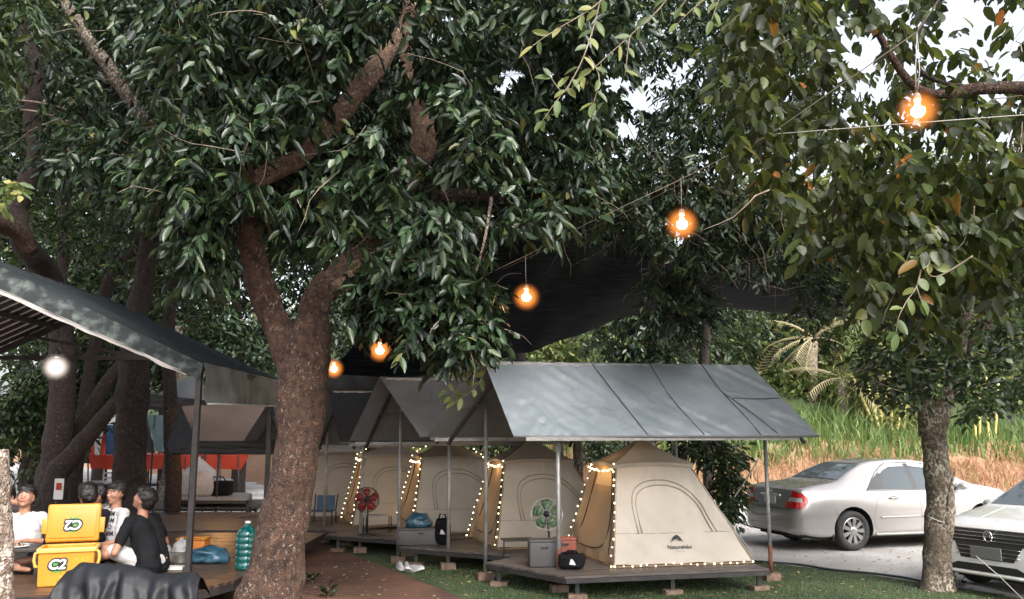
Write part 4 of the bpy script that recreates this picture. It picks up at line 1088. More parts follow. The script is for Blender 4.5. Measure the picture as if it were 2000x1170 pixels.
# ------------------------------------------------------------------ decks
TC = [GX(1200, 1109, DZ), GX(972, 1074, DZ), GX(806, 1044, DZ), GX(690, 1029, DZ), GX(596, 1011, DZ)]   # near corner of every tent
SH = [t - TC[0] for t in TC]
NA = GX(1104, 1126, DZ); eD = (GX(1502, 1110, DZ) - NA).normalized(); gD = (GX(951, 1098, DZ) - NA); lenE = (GX(1502, 1110, DZ) - NA).length
nD = V(-eD.y, eD.x, 0)
def deck(label, N, gD, group='low tent decks'):
    root = thing('tent_deck', V(N.x, N.y, 0), label, 'deck', group)
    pw = 0.118; gap = 0.006
    rows = 16; gl = gD.dot(nD); ge = gD.dot(eD); DD = rows * pw
    def left(v): return ge * v / gl if v < gl else ge * (1 - (v - gl) / (DD - gl))
    for i in range(rows):
        v0 = i * pw; v1 = v0 + pw - gap
        z1 = DZ + 0.002 * ((i * 7) % 3 - 1); z0 = z1 - 0.025
        pts = [N + eD*left(v0) + nD*v0, N + eD*lenE + nD*v0, N + eD*lenE + nD*v1, N + eD*left(v1) + nD*v1]
        MB().poly([V(p.x, p.y, z0) for p in pts], (0, 0, z1 - z0)).build('plank', K['deck_wood'], root)
    D_ = rows * pw
    b = MB(); zz = V(0, 0, 0)
    A_ = V(N.x, N.y, DZ - .055); B_ = A_ + eD*lenE; C_ = B_ + nD*D_; E_ = A_ + eD*left(gl) + nD*gl; F_ = A_ + nD*D_
    for p, q in ((A_, B_), (B_, C_), (A_, E_), (E_, F_), (F_, C_)): b.beam(p, q, 0.04, 0.05)
    for t in (.2, .4, .6, .8): b.beam(A_ + eD*lenE*t, A_ + eD*lenE*t + nD*D_, 0.04, 0.05)
    b.build('deck_frame', K['steel_dark'], root)
    for t, v in ((0.07, .12), (.53, .12), (.97, .12), (.07, 1.7), (.53, 1.7), (.97, 1.7), (ge/lenE*.8, gl*.9)):
        p = A_ + eD*lenE*t + nD*v
        MB().box((p.x, p.y, 0.135), (0.05, 0.05, 0.20)).build('leg', K['steel_dark'], root)
        MB().box((p.x, p.y, 0.03), (0.22, 0.14, 0.06), rot=0.3*t, bev=0.006).build('foot_block', K['brick'], root)
    return root
dn = ['nearest dark plank deck, under the tent with the emblem', 'second deck from the front, with the dark box and blue bag', 'third deck from the front, with the red fan', 'fourth deck from the front, beside the forked tree', 'farthest deck of the row, mostly behind the forked tree']
NB = GX(985, 1083, DZ); gB = GX(776, 1067, DZ) - NB; NCc = GX(778, 1053, DZ); gC = GX(634, 1043, DZ) - NCc
for l, s, N_, g_ in zip(dn, SH, (NA, NB, NCc, NCc + (SH[3] - SH[2]), NCc + (SH[4] - SH[2])), (gD, gB, gC, gC, gC)): deck(l, N_, g_)

# ------------------------------------------------------------------ tents
TE = V(0.962, 0.20, 0).normalized(); TN = V(-0.30, 0.95, 0).normalized()
TW, TD, TH, TAP = 1.87, 1.62, 1.24, 1.58
def bil(a, b_, c, d, u, v): return a*(1-u)*(1-v) + b_*u*(1-v) + c*u*v + d*(1-u)*v
def tent(label, group='beige cabin tents on the decks', logo=False, ridge_lights=False, base_lights=False, open_top=False):
    root = thing('tent', V(0, 0, 0), label, 'tent', group)
    z1, z0, z2 = TH, 0.03, TAP
    c = [V(0,0,z0), TE*TW + V(0,0,z0), TE*TW + TN*TD + V(0,0,z0), TN*TD + V(0,0,z0)]
    ins = 0.45
    t = [c[0] + TE*ins*.55 + TN*ins, c[1] - TE*ins*1.35 + TN*ins, c[2] - TE*ins*1.35 - TN*ins, c[3] + TE*ins*.55 - TN*ins]
    t = [V(p.x, p.y, z1) for p in t]
    apex = (t[0] + t[1] + t[2] + t[3]) / 4; apex.z = z2
    def wall(i, j, seed, nu=26, nv=26, skip=None):
        n = (c[j] - c[i]).cross(t[i] - c[i]).normalized()
        b = MB()
        def fn(u, v, nn):
            e = math.sin(math.pi*u) * math.sin(math.pi*v)
            return n * (-0.045 * e + 0.010 * noise.noise(V(u*5, v*3, seed)) + 0.030 * noise.noise(V(u*8 + v*6, v*2.2, seed+4)) * (1.1 - v) + 0.012 * noise.noise(V(u*17 - v*9, v*3, seed+8)) + (0.02 * (1-v)**6 * math.sin(u*22 + seed)))
        b.sheet(c[i], c[j], t[j], t[i], nu, nv, fn=fn, skip=skip)
        return b, n
    def on_wall(i, j, u, v, off_=0.008):
        n = (c[j] - c[i]).cross(t[i] - c[i]).normalized(); e = math.sin(math.pi*u) * math.sin(math.pi*v)
        return bil(c[i], c[j], t[j], t[i], u, v) + n * (-0.045 * e + off_)
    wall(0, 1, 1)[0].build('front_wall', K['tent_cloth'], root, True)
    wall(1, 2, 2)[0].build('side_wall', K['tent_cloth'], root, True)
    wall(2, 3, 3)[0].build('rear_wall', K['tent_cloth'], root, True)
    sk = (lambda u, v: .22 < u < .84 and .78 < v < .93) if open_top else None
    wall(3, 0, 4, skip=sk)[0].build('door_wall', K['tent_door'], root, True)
    # groundsheet
    MB().poly([V(p.x, p.y, 0.002) for p in c], (0, 0, 0.018)).build('groundsheet', K['tent_door'], root)
    # front window flap: arch with a double seam
    arch = [(0.20, .30), (0.175, .50), (0.17, .62), (0.20, .73), (0.29, .80), (0.42, .835), (0.58, .835), (0.71, .80), (0.80, .73), (0.86, .60), (0.86, .45), (0.86, .30)]
    for k, s_ in enumerate((1.0, 0.90)):
        pts = [on_wall(0, 1, .52 + (u - .52) * s_, .32 + (v - .32) * s_, 0.006) for u, v in arch]
        b = MB(); b.tube([V(*q) for q in spline([tuple(p) for p in pts], 5)], 0.008, 5)
        b.build('window_seam', K['tent_seam'], root, True)
    # horizontal skirt seam
    b = MB(); b.tube([on_wall(0, 1, i/12, .30, 0.003) for i in range(13)], 0.003, 4); b.build('skirt_seam', K['tent_seam'], root, True)
    # door zip lines on the left wall
    for pts in ([(.20,.93),(.18,.7),(.17,.4),(.16,.14),(.3,.10),(.5,.10),(.68,.13),(.80,.24),(.86,.5),(.86,.8),(.84,.93)], [(.97,.96),(.93,.6),(.90,.3),(.88,.08)]):
        p2 = [on_wall(3, 0, u, v, 0.008) for u, v in pts]
        b = MB(); b.tube([V(*q) for q in spline([tuple(p) for p in p2], 5)], 0.008, 5); b.build('door_zip', K['piping'], root, True)
    # roof: four panels with a little overhang
    b = MB(); ov = 1.10
    ct = (t[0]+t[1]+t[2]+t[3]) / 4
    rim = []
    for p in t: q = ct + (p - ct) * ov; q.z = z1 - 0.005; rim.append(q)
    for i in range(4):
        p, q = rim[i], rim[(i+1) % 4]; n_ = 10
        base = len(b.v)
        for v in range(n_ + 1):
            for u in range(n_ + 1):
                w = v / n_; x = p.lerp(q, u / n_).lerp(apex, w)
                x.z -= 0.05 * math.sin(math.pi * w) * (0.5 + 0.5 * math.sin(math.pi * u / n_)) ; x.z += 0.03 * math.sin(math.pi * u / n_) * (1 - w)
                b.v.append(x)
        for v in range(n_):
            for u in range(n_):
                k = base + v*(n_+1) + u; b.f.append((k, k+1, k+n_+2, k+n_+1)); b.m.append(0)
    for i in range(4):   # short valance
        p, q = rim[i], rim[(i+1) % 4]; base = len(b.v)
        for u in range(11):
            x = p.lerp(q, u / 10); x.z += 0.03 * math.sin(math.pi * u / 10); b.v += [x, x - V(0, 0, 0.045)]
        for u in range(10): b.f.append((base+2*u, base+2*u+2, base+2*u+3, base+2*u+1)); b.m.append(0)
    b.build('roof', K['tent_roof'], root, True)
    for p in rim:
        MB().tube([p.lerp(apex, k/8) + V(0, 0, 0.004 - 0.05*math.sin(math.pi*k/8)*.5) for k in range(9)], 0.006, 5).build('roof_seam', K['tent_seam'], root, True)
    # poles on the corners
    for i in range(4):
        MB().tube([c[i], c[i].lerp(t[i], .5), t[i]], 0.011, 6).build('pole', K['tent_seam'], root, True)
    # guy line on the right flank
    MB().tube([c[1] + TE*.06 + V(0,0,.0), c[1].lerp(t[1], .5) + TE*.012, ], 0.006, 5).build('guy_line', K['cord'], root, True)
    if logo:
        o_ = bil(c[0], c[1], t[1], t[0], .50, .155); u_ = (c[1] - c[0]).normalized(); n_ = (c[1] - c[0]).cross(t[0] - c[0]).normalized(); w_ = n_.cross(u_)
        fo = -0.045 * math.sin(math.pi*.5) * math.sin(math.pi*.155) + 0.016
        vs, fs = text_tris('Naturehike', 0.072, 0.0008)
        MB().add([o_ + u_*v.x + w_*v.y + n_*fo for v in vs], fs).build('lettering', K['ink'], root)
        vs, fs = text_tris('OUTDOOR', 0.024, 0.0)
        MB().add([o_ + u_*v.x + w_*(v.y - 0.055) + n_*fo for v in vs], fs).build('lettering', K['tent_seam'], root)
        em = [(-.085,.0),(-.075,.045),(-.05,.08),(-.015,.10),(.01,.105),(.035,.085),(.06,.05),(.085,.01),(.05,.035),(.03,.03),(.02,.055),(-.005,.06),(-.03,.045),(-.045,.05),(-.065,.03)]
        MB().add([o_ + u_*(x-.02) + w_*(y + .05) + n_*(fo + .001) for x, y in em], [tuple(range(len(em)))]).build('emblem', K['ink'], root)
    return root, c, t, rim, apex
def string_lights(label, c, t, rim, apex, loc, rl=False, bl=False, seed=0):
    root = thing('string_lights', V(0, 0, 0), label, 'string lights', 'string lights on the tents')
    g = np.random.default_rng(seed)
    out = (c[0] - c[3]).cross(t[0] - c[0]).normalized() * -1
    o_ = V(-0.035, -0.03, 0.0)
    runs = [[c[3] + o_, t[3].lerp(c[3], .45) + o_, t[3] + o_], [rim[3] + V(-.02, 0, -.06), (rim[3] + rim[0]) / 2 + V(-.03, -.02, -.085), rim[0] + V(-.02, -.02, -.06)], [t[0] + o_, t[0].lerp(c[0], .5) + V(-.02,-.045,0), c[0] + o_]]
    if rl: runs += [[rim[3] + V(0,0,.02), apex + V(0,0,.03), rim[1] + V(0,0,.02)], [t[1] + V(.03,-.02,0), c[1] + V(.03,-.02,.04)]]
    if bl: runs += [[c[0] + V(0,-.06,.0), (c[0]+c[1])/2 + V(0,-.06,-.005), c[1] + V(0,-.06,.0)]]
    w, l = MB(), MB()
    for ri, r in enumerate(runs):
        pts = [V(*q) for q in spline([tuple(p) for p in r], 10)]
        w.tube(pts, 0.003, 4)
        tot = 0; step = 0.105 if ri != 1 else 0.05
        for a, b_ in zip(pts[:-1], pts[1:]):
            d = (b_ - a).length; 
            while tot < d:
                p = a.lerp(b_, tot / d) + Vector(g.normal(0, 0.008, 3)); l.ball(p + V(-.004, -.012, 0), 0.0105 * g.uniform(.7, 1.3), 6); tot += step * g.uniform(.85, 1.15)
            tot -= d
    w.build('cable', K['cord_dark'], root, True)
    o = l.build('bulbs', K['fairy_bulb'], root, True); o['kind'] = 'stuff'
    root.location = loc
    return root
tl = ['nearest beige tent with printed emblem and its top vent open', 'second tent from the front, green fan standing before it', 'third tent from the front, behind the dark box and blue bag', 'fourth tent from the front, red fan standing before it', 'farthest tent of the row, blue chair beside it']
tt_, c_, t_, rim_, ap_ = tent(tl[0], logo=True, open_top=True)
tb_ = tent(tl[1])
tb_[0].location = TC[1]
for k in (2, 3, 4):
    o = copy_tree(tb_[0]); o.location = TC[k]; o['label'] = tl[k]
tt_.location = TC[0]
ll = ['warm string lights round the door, foot and corners of the nearest tent', 'warm string lights on the second tent from the front', 'warm string lights over roof and door of the third tent', 'warm string lights over roof and door of the fourth tent', 'warm string lights on the farthest tent beside the forked trunk']
for k in range(5):
    string_lights(ll[k], c_, t_, rim_, ap_, TC[k], rl=k in (2, 3), bl=k == 0, seed=k)
# the warm light the string lights cast
for k in range(5):
    for q, pw in ((t_[3].lerp(t_[0], .5) + V(-.10, -.05, -.12), 0.9), (c_[3].lerp(t_[0], .45) + V(-.28, -.10, .0), .55)):
        ld = bpy.data.lights.new('string_glow', 'POINT'); ld.energy = pw; ld.color = (1.0, 0.62, 0.28); ld.shadow_soft_size = 0.12
        lo = bpy.data.objects.new('string_glow', ld); COL.objects.link(lo); lo.location = TC[k] + q
ld = bpy.data.lights.new('string_glow', 'POINT'); ld.energy = 3.4; ld.color = (1.0, 0.55, 0.2); ld.shadow_soft_size = 0.1
lo = bpy.data.objects.new('string_glow', ld); COL.objects.link(lo); lo.location = TC[0] + (t_[0] + t_[3]) / 2 + V(.15, .05, -.1)
# ------------------------------------------------------------------ big pavilion at left
XE, YN, YF, ZE = -3.87, 10.45, 14.3, 2.78      # eave, near and far gable, eave height
XR, ZR = -6.95, 4.22                          # ridge
pv = thing('pavilion', V(XE, YN, 0), 'large open gabled pavilion with slate grey sheet roof at the left', 'pavilion')
sl_ = (ZR - ZE) / (XE - XR)
def rf(x, y, dz=0): return V(x, y, ZE + (XE - x) * sl_ + dz)
b = MB().sheet(rf(XE+.05, YN-.02), rf(XE+.05, YF), rf(XR, YF), rf(XR, YN-.02), 40, 30, fn=lambda u, v, n: n*(0.02*noise.noise(V(u*6, v*8, 2)) + 0.012*noise.noise(V(u*20, v*5, 3))))
b.build('roof', K['roof_slate'], pv, True)
# turned-down weathered sheet along the near rake, with its pale lower rim
fl = lambda u, v, n: V(0, 0.02*noise.noise(V(u*7, v*2, 1)), 0.012*noise.noise(V(u*6, 0, 4)) * (1 - v))
MB().sheet(rf(XR-.05, YN-.05, -.30), rf(XE+.02, YN-.06, -.19), rf(XE+.03, YN-.02, .012), rf(XR-.05, YN-.02, .012), 60, 8, fn=fl).build('rake_sheet', K['roof_weathered'], pv, True)
MB().sheet(rf(XR-.05, YN-.02, -.36), rf(XE-.18, YN-.03, -.228), rf(XE-.12, YN-.058, -.18), rf(XR-.05, YN-.048, -.29), 60, 3, fn=lambda u, v, n: V(0, -.004 + 0.02*noise.noise(V(u*7, 0, 1)), 0.012*noise.noise(V(u*6, 0, 4)) + .016*noise.noise(V(u*15, v, 8))*(1-v))).build('rim_sheet', K['roof_rim'], pv, True)
# left slope: corrugated sheets seen from below
cg = math.radians(0)
def lf(x, y, dz=0): return V(x, y, ZR - (XR - x) * sl_ + dz)
n_ = 15; x1 = XR - 3.6
for i in range(n_):
    y0 = YN + (YF - YN) * i / n_; y1 = YN + (YF - YN) * (i + 1) / n_ - 0.03
    MB().poly([lf(XR, y0), lf(XR, y1), lf(x1, y1), lf(x1, y0)], (0, 0, 0.012)).build('roof_panel', K['corrugated'], pv)
    MB().poly([lf(XR, y1 - .002, -.004), lf(XR, y1 + .030, -.004), lf(x1, y1 + .030, -.004), lf(x1, y1 - .002, -.004)], (0, 0, -0.014)).build('roof_batten', K['rib'], pv)
for t in (0.25, 0.6, 0.97):
    x = XR + (x1 - XR) * t
    MB().beam(lf(x, YN, -.06), lf(x, YF, -.06), 0.06, 0.08).build('purlin', K['steel_dark'], pv)
for y in (YN + .05, YF - .03):
    b = MB(); b.beam(lf(XR, y, -.08), lf(x1, y, -.08), 0.06, 0.09); b.beam(rf(XR, y, -.10), rf(XE, y, -.10), 0.06, 0.09)
    b.build('rafter', K['steel_dark'], pv)
    if y > 12: MB().beam(V(x1, y, ZE + .42), V(XR + .9, y, ZE + .42), 0.06, 0.07).build('tie_beam', K['steel_dark'], pv)
MB().beam(V(XR, YN, ZR - .07), V(XR, YF, ZR - .07), 0.07, 0.07).build('ridge_beam', K['steel_dark'], pv)
MB().beam(V(XR-1.6, YF-.1, 3.62), V(XE+.02, YF-.1, 2.78), 0.05, 0.05).build('strut', K['steel_dark'], pv)
# eave valance on the right side
b = MB().sheet(V(XE+.10, YN-.02, ZE-.50), V(XE+.10, YF+.05, ZE-.40), V(XE+.04, YF+.02, ZE+.01), V(XE+.04, YN-.03, ZE+.01), 40, 12,
    fn=lambda u, v, n: V(0.06*noise.noise(V(u*7, v*2, 6)) + 0.05*(1-v)*math.sin(u*9), 0, 0.02*noise.noise(V(u*9, 0, 2))*(1-v)))
b.build('valance', K['valance'], pv, True)
MB().tube([V(XE+.12 + .05*math.sin(i*.75), YN-.02 + (YF-YN+.05)*i/12, ZE-.50+.10*i/12) for i in range(13)], 0.014, 6).build('valance_hem', K['hem_white'], pv, True)
MB().beam(V(XE, YN, ZE-.05), V(XE, YF, ZE-.05), 0.06, 0.06).build('eave_beam', K['steel_dark'], pv)
for (x, y) in ((XE-.02, YN+.02), (XE, YF-.75), (-9.8, YN), (-9.8, YF), (XE, YF+.02)):
    MB().box((x, y, (DZ + ZE) / 2 - .03), (0.065, 0.065, ZE - DZ - .02)).build('post', K['steel_dark'], pv)
# floor
pd = thing('lounge_deck', V(-3.3, 9.0, 0), 'low wooden lounge deck where the group sits, under the big pavilion', 'deck')
x0, x1d = -11.0, -3.25; y = 9.02; i = 0
cn = GX(393, 1147, DZ)
while y < 14.6:
    xr = -3.42 + min(0.28, max(0, (y - 9.0)) * 0.35)
    zt = DZ + 0.0015 * ((i * 5) % 3 - 1)
    MB().box(((x0 + xr) / 2, y + .07, zt - .0125), (xr - x0, 0.134, 0.025)).build('plank', K['deck_floor'], pd); y += 0.14; i += 1
b = MB()
for p, q in ((V(x0, 9.03, DZ-.065), V(-3.43, 9.03, DZ-.065)), (V(-3.43, 9.03, DZ-.065), V(-3.16, 9.85, DZ-.065)), (V(-3.16, 9.85, DZ-.065), V(-3.16, 14.6, DZ-.065)), (V(x0, 14.6, DZ-.065), V(-3.16, 14.6, DZ-.065))): b.beam(p, q, .05, .08)
for k in range(6): b.box((-10.6 + k*1.42, 9.15, .11), (.05, .05, .22)); b.box((-10.6 + k*1.42, 14.4, .11), (.05, .05, .22))
b.build('deck_frame', K['steel_dark'], pd)

# ------------------------------------------------------------------ lit bulbs and wires
def wire(name, label, pts, r=0.004, mat='cord', sag=0.0):
    b = MB(); P = []
    for a, c in zip(pts[:-1], pts[1:]):
        for k in range(12):
            t = k / 12; P.append(a.lerp(c, t) - V(0, 0, sag * 4 * t * (1 - t)))
    P.append(pts[-1]); b.tube(P, r, 5)
    return tag(b.build(name, K[mat], smooth=True), label, 'wire')
BP = [(1793, 216, 4.6, .046, 0.10), (1332, 437, 7.2, .058, 0.16), (1028, 580, 9.2, .060, 0.2), (742, 684, 11.6, .066, 0.2), (652, 720, 13.6, .064, 0.2)]
BL_ = ['largest glowing orange bulb, hanging by a double wire at upper right', 'glowing orange bulb before the dense leaves right of centre', 'glowing orange bulb hanging before the shade net', 'glowing orange bulb among leaves right of the forked trunk, upper of two', 'glowing orange bulb close beside the forked trunk, lower of two']
def wz(Y): return None
for (px, py, Y, r, dr), lab in zip(BP, BL_):
    c = PX(px, py, Y)
    t = thing('light_bulb', c, lab, 'bulb', 'bulbs along the overhead wire')
    MB().lathe(c, [(0.0, -r*.85), (r*.45, -r*.75), (r*.82, -r*.3), (r*.80, r*.2), (r*.32, r*.6), (r*.26, r*1.0), (0, r*1.02)], 16).build('filament_glass', K['bulb_core'], t, True)
    MB().lathe(c, [(r*3.1*math.sin(a_), -r*3.1*math.cos(a_)) for a_ in [math.pi*k_/18 for k_ in range(19)]], 32).build('bulb_halo', K['amber_halo'], t, True)  # added emissive sphere that paints the bulb's glow halo
    MB().lathe(c + V(0, 0, r*1.3), [(r*.45, 0), (r*.45, r*.7), (r*.3, r*.95), (0, r*1.0)], 14).build('socket', K['steel_grey'], t, True)
    top = {1793: 62, 1332: 352, 1028: 500, 742: 640, 652: 690}[px]
    w = PX(px - 2, top, Y)
    for s_ in ((-.012, .012) if px == 1793 else (0,)):
        MB().tube([c + V(s_*.3, 0, r*2.2), c.lerp(w, .5) + V(s_, 0, 0), w], 0.0028, 5).build('cord', K['steel_grey'], t, True)
    ld = bpy.data.lights.new('bulb_light', 'POINT'); ld.energy = 7.0 if Y < 10 else 2.4; ld.color = (1.0, 0.42, 0.12); ld.shadow_soft_size = r * 1.35
    lo = bpy.data.objects.new('bulb_light', ld); COL.objects.link(lo); lo.parent = t
wire('overhead_wire', 'pale wire slanting down across the leaves, carrying the orange bulbs', [PX(1840, -10, 4.4), PX(1791, 62, 4.6), PX(1500, 265, 5.9), PX(1320, 355, 7.2), PX(1150, 435, 8.2), PX(1026, 500, 9.2), PX(900, 560, 10.2), PX(740, 640, 11.6), PX(650, 690, 13.6)], 0.0032)
wire('overhead_wire', 'lower twin of the slanting wire above the shade net', [PX(1500, 268, 5.95), PX(1325, 362, 7.2), PX(1155, 447, 8.2), PX(980, 527, 9.5)], 0.003, 'cord_dark')
wire('overhead_wire', 'white wire running right from the joint past the largest bulb', [PX(1500, 263, 5.9), PX(1790, 240, 5.2), PX(2060, 220, 4.9)], 0.0032, sag=0.0)
wire('overhead_wire', 'thin wire across the right tree crown', [PX(1870, 550, 9.5), PX(1990, 538, 9.0), PX(2060, 534, 8.8)], 0.004)
wire('guy_rope', 'white rope slanting down in front of the white car', [PX(1906, 1086, 9.55), PX(1950, 1124, 9.3), GX(2003, 1176)], 0.006)
wire('guy_rope', 'cord tied round the right tree trunk', [PX(1815, 1010, YR-.18), PX(1835, 1018, YR-.2), PX(1862, 1026, YR-.12)], 0.006)
wire('guy_rope', 'pale rope and stake leaning behind the near tent at right', [PX(1482, 895, 14.0), PX(1462, 930, 14.0), PX(1425, 985, 14.0)], 0.012)
c = PX(109, 717, 12.4)
t = thing('light_bulb', c, 'round white lamp glowing under the pavilion roof', 'bulb')
MB().ball(c, 0.085, 12).build('lamp_core', K['lamp_white'], t, True)
MB().lathe(c, [(.24*math.sin(a_), -.24*math.cos(a_)) for a_ in [math.pi*k_/18 for k_ in range(19)]], 32).build('glow_ball', K['white_halo'], t, True)  # lamp's soft halo painted as an added shell, not a glass part
MB().lathe(c + V(0,0,.14), [(.05, 0), (.05, .07), (.02, .10)], 12).build('socket', K['steel_dark'], t, True)
MB().tube([c + V(0,0,.2), c + V(0,0,.75)], 0.006, 5).build('cord', K['steel_dark'], t, True)
ld = bpy.data.lights.new('lamp_light', 'POINT'); ld.energy = 13; ld.color = (1.0, 0.85, 0.68); ld.shadow_soft_size = 0.15
lo = bpy.data.objects.new('lamp_light', ld); COL.objects.link(lo); lo.parent = t

# ------------------------------------------------------------------ far shelters at left
# black gabled shelter with warm lit underside
def far_shelter(name, label, panels, posts, group=None, frame='steel_dark'):
    root = thing(name, V(posts[0][0].x, posts[0][0].y, 0), label, 'shelter', group)
    for nm, pts, mat in panels:
        a, b_, c, d = pts
        MB().sheet(a, b_, c, d, 18, 12, fn=wr(random.random() * 9, 0.02, 6)).build(nm, K[mat], root, True)
    for p, zt in posts: MB().tube([V(p.x, p.y, 0), V(p.x, p.y, zt)], 0.025, 8).build('post', K[frame], root, True)
    return root
Yq = 17.0
far_shelter('tarp_shelter', 'black gabled shelter with a warm lit brown lining, behind the two pavilion posts', [
    ('tarp', (PX(325,872,Yq), PX(334,888,Yq-.2), PX(356,792,Yq+.6), PX(352,792,Yq+.7)), 'tarp_black'),
    ('tarp', (PX(334,888,Yq-.2), PX(384,868,Yq-.1), PX(380,852,Yq), PX(354,792,Yq+.6)), 'tarp_black'),
    ('lining', (PX(378,862,Yq+.1), PX(560,862,Yq+.5), PX(560,792,Yq+1.4), PX(352,792,Yq+1.2)), 'canopy_brown'),
    ('valance', (PX(332,888,Yq-.2), PX(575,888,Yq+.3), PX(575,861,Yq+.3), PX(378,861,Yq-.1)), 'tarp_black'),
    ], [(GX(332, 1010), 2.0), (GX(420, 1020), 2.0), (PX(368,1000,Yq+.4).xy.to_3d(), 2.1), (PX(520,1000,Yq+.4).xy.to_3d(), 1.9)])
ld = bpy.data.lights.new('lining_light', 'POINT'); ld.energy = 14; ld.color = (1.0, 0.5, 0.18); ld.shadow_soft_size = 0.12
q = PX(440, 872, 17.7); t = thing('light_bulb', q, 'small warm bulb low under the brown lined shelter', 'bulb'); MB().ball(V(0,0,0) + q, 0.03, 6).build('glow_ball', K['fairy_bulb'], t, True)
lo = bpy.data.objects.new('lining_light', ld); COL.objects.link(lo); lo.parent = t
far_shelter('tarp_shelter', 'grey green shelter roof between the dark trunk and the black gable', [
    ('tarp', (PX(303,882,21), PX(345,884,21.2), PX(352,811,22), PX(287,811,22)), 'canopy_teal'),
    ('lining', (PX(240,884,21), PX(303,884,21.1), PX(287,812,22.1), PX(262,850,22.1)), 'tarp_black')], [(GX(305, 985), 1.6), (GX(240, 980), 1.6), (GX(345, 985), 1.6)])
far_shelter('tarp_shelter', 'dark shelter roof edge just below the pavilion eave', [
    ('tarp', (PX(288,788,19), PX(400,788,19), PX(396,728,20), PX(340,745,20)), 'tarp_grey_dull'),
    ('valance', (PX(288,800,18.9), PX(400,800,18.9), PX(400,782,18.9), PX(288,768,18.9)), 'tarp_black')], [(GX(290, 1000), 2.4), (GX(395, 1000), 2.4)])
far_shelter('tarp_shelter', 'low shelter with a pale grey sloping roof strip at the left', [
    ('tarp', (PX(135,868,24), PX(165,868,24), PX(208,818,25), PX(192,818,25)), 'hem_white'),
    ('tarp', (PX(195,832,24), PX(228,832,24), PX(228,814,25), PX(216,816,25)), 'hem_white'),
    ('lining', (PX(110,905,24.1), PX(200,905,24.1), PX(200,850,24.6), PX(140,868,24.6)), 'tarp_black')], [(GX(178, 965), 1.5), (GX(112, 965), 1.5)])
far_shelter('tent_canopy', 'play tent with blue, white and red gores beside the dark trunk', [
    ('gore', (PX(206,888,23), PX(228,888,23), PX(230,830,23), PX(208,830,23)), 'cloth_blue'),
    ('gore', (PX(186,889,22.9), PX(194,889,22.9), PX(203,835,23), PX(183,852,23)), 'white_cloth'),
    ('gore', (PX(174,889,22.95), PX(206,889,22.95), PX(206,848,23.1), PX(186,850,23.1)), 'canopy_red')], [(GX(176, 970), 1.2), (GX(228, 970), 1.2)])
rc_ = thing('awning', V(*GX(180, 972)[:2], 0), 'long orange red awning hanging across the far left background', 'awning')
Ya = 23.5
b = MB().sheet(PX(178,916,Ya), PX(470,917,Ya), PX(486,889,Ya), PX(172,889,Ya), 60, 8, fn=lambda u, v, n: V(0, .03*math.sin(u*40), .012*math.sin(u*30)*(1-v)))
b.build('fringe', K['canopy_red'], rc_, True)
b = MB().sheet(PX(170,889,Ya), PX(486,889,Ya), PX(480,884,Ya+2), PX(200,884,Ya+2), 20, 4); b.build('awning_top', K['canopy_red'], rc_, True)
for px in (172, 222, 290, 362, 395, 430, 466): MB().tube([GX(px, 975 if px < 300 else 990), PX(px, 889, Ya)], 0.02, 6).build('post', K['steel_dark'], rc_, True)
# mid-distance empty platforms
def platform(label, pts, z, mat='deck_wood', legs=True):
    root = thing('low_platform', V(pts[0].x, pts[0].y, 0), label, 'platform', 'empty platforms behind the lounge')
    n = 9
    a, b_, c, d = pts
    for i in range(n):
        u0, u1 = i / n, (i + .94) / n
        q = [a.lerp(d, u0), b_.lerp(c, u0), b_.lerp(c, u1), a.lerp(d, u1)]
        MB().poly([V(p.x, p.y, z - .025) for p in q], (0, 0, .025)).build('plank', K[mat], root)
    for p in pts: MB().box((p.x, p.y, (z-.03)/2), (.05, .05, z-.03)).build('leg', K['steel_dark'], root)
    b = MB()
    for p, q in zip(pts, pts[1:] + pts[:1]): b.beam(V(p.x, p.y, z-.06), V(q.x, q.y, z-.06), .05, .06)
    b.build('platform_frame', K['steel_dark'], root)
platform('empty dark platform just behind the yellow box', [GX(300,1035,.28), GX(520,1035,.28), GX(540,1000,.28), GX(300,1000,.28)], .28)
platform('empty dark platform, second behind the yellow box', [GX(290,990,.35), GX(500,990,.35), GX(520,975,.35), GX(300,975,.35)], .35)
platform('pale table like platform carrying the white sack', [GX(345,975,.55), GX(485,975,.55), GX(490,962,.55), GX(350,962,.55)], .55, 'steel_grey')
platform('long grey platform beyond the white ladder rack', [GX(110,948,.5), GX(455,940,.5), GX(455,934,.5), GX(110,940,.5)], .5, 'steel_grey')
platform('empty platform left of the group', [GX(-40,1010,.3), GX(70,1010,.3), GX(80,985,.3), GX(-40,985,.3)], .3)
# white sack and black bag on the pale platform
q = GX(386, 968, .55)
SACK = q
q = GX(428, 968, .55)
t = thing('duffel_bag', q, 'black bag beside the big white sack', 'bag')
MB().box(q + V(.0, 0, .17), (.55, .35, .32), bev=.06).build('bag_body', K['black_cloth'], t, True)
MB().tube([q + V(-.2, -.1, .3), q + V(-.1, -.12, .42), q + V(.1, -.12, .42), q + V(.2, -.1, .3)], .015, 6).build('handle', K['black_cloth'], t, True)
# pale trunk behind
rp = thing('broadleaf_tree', GX(330, 980), 'pale far trunk standing in front of the red awning', 'tree')
limb(rp, [(322,985,22,60),(328,960,22,38),(335,900,22,28),(340,840,22.3,26),(350,760,22.6,24),(345,640,23,20)], 'trunk', 'bark_grey', 14)
# white rack
q = GX(208, 985)
t = thing('ladder_rack', q, 'small white ladder shaped rack beside the dark trunk', 'rack')
MB().box(q + V(-.14,0,.62), (.035,.035,1.24)).build('rail', K['white'], t); MB().box(q + V(.14,0,.62), (.035,.035,1.24)).build('rail', K['white'], t)
for i in range(4): MB().box(q + V(0,0,.72+.14*i), (.245,.03,.045)).build('rung', K['white'], t)
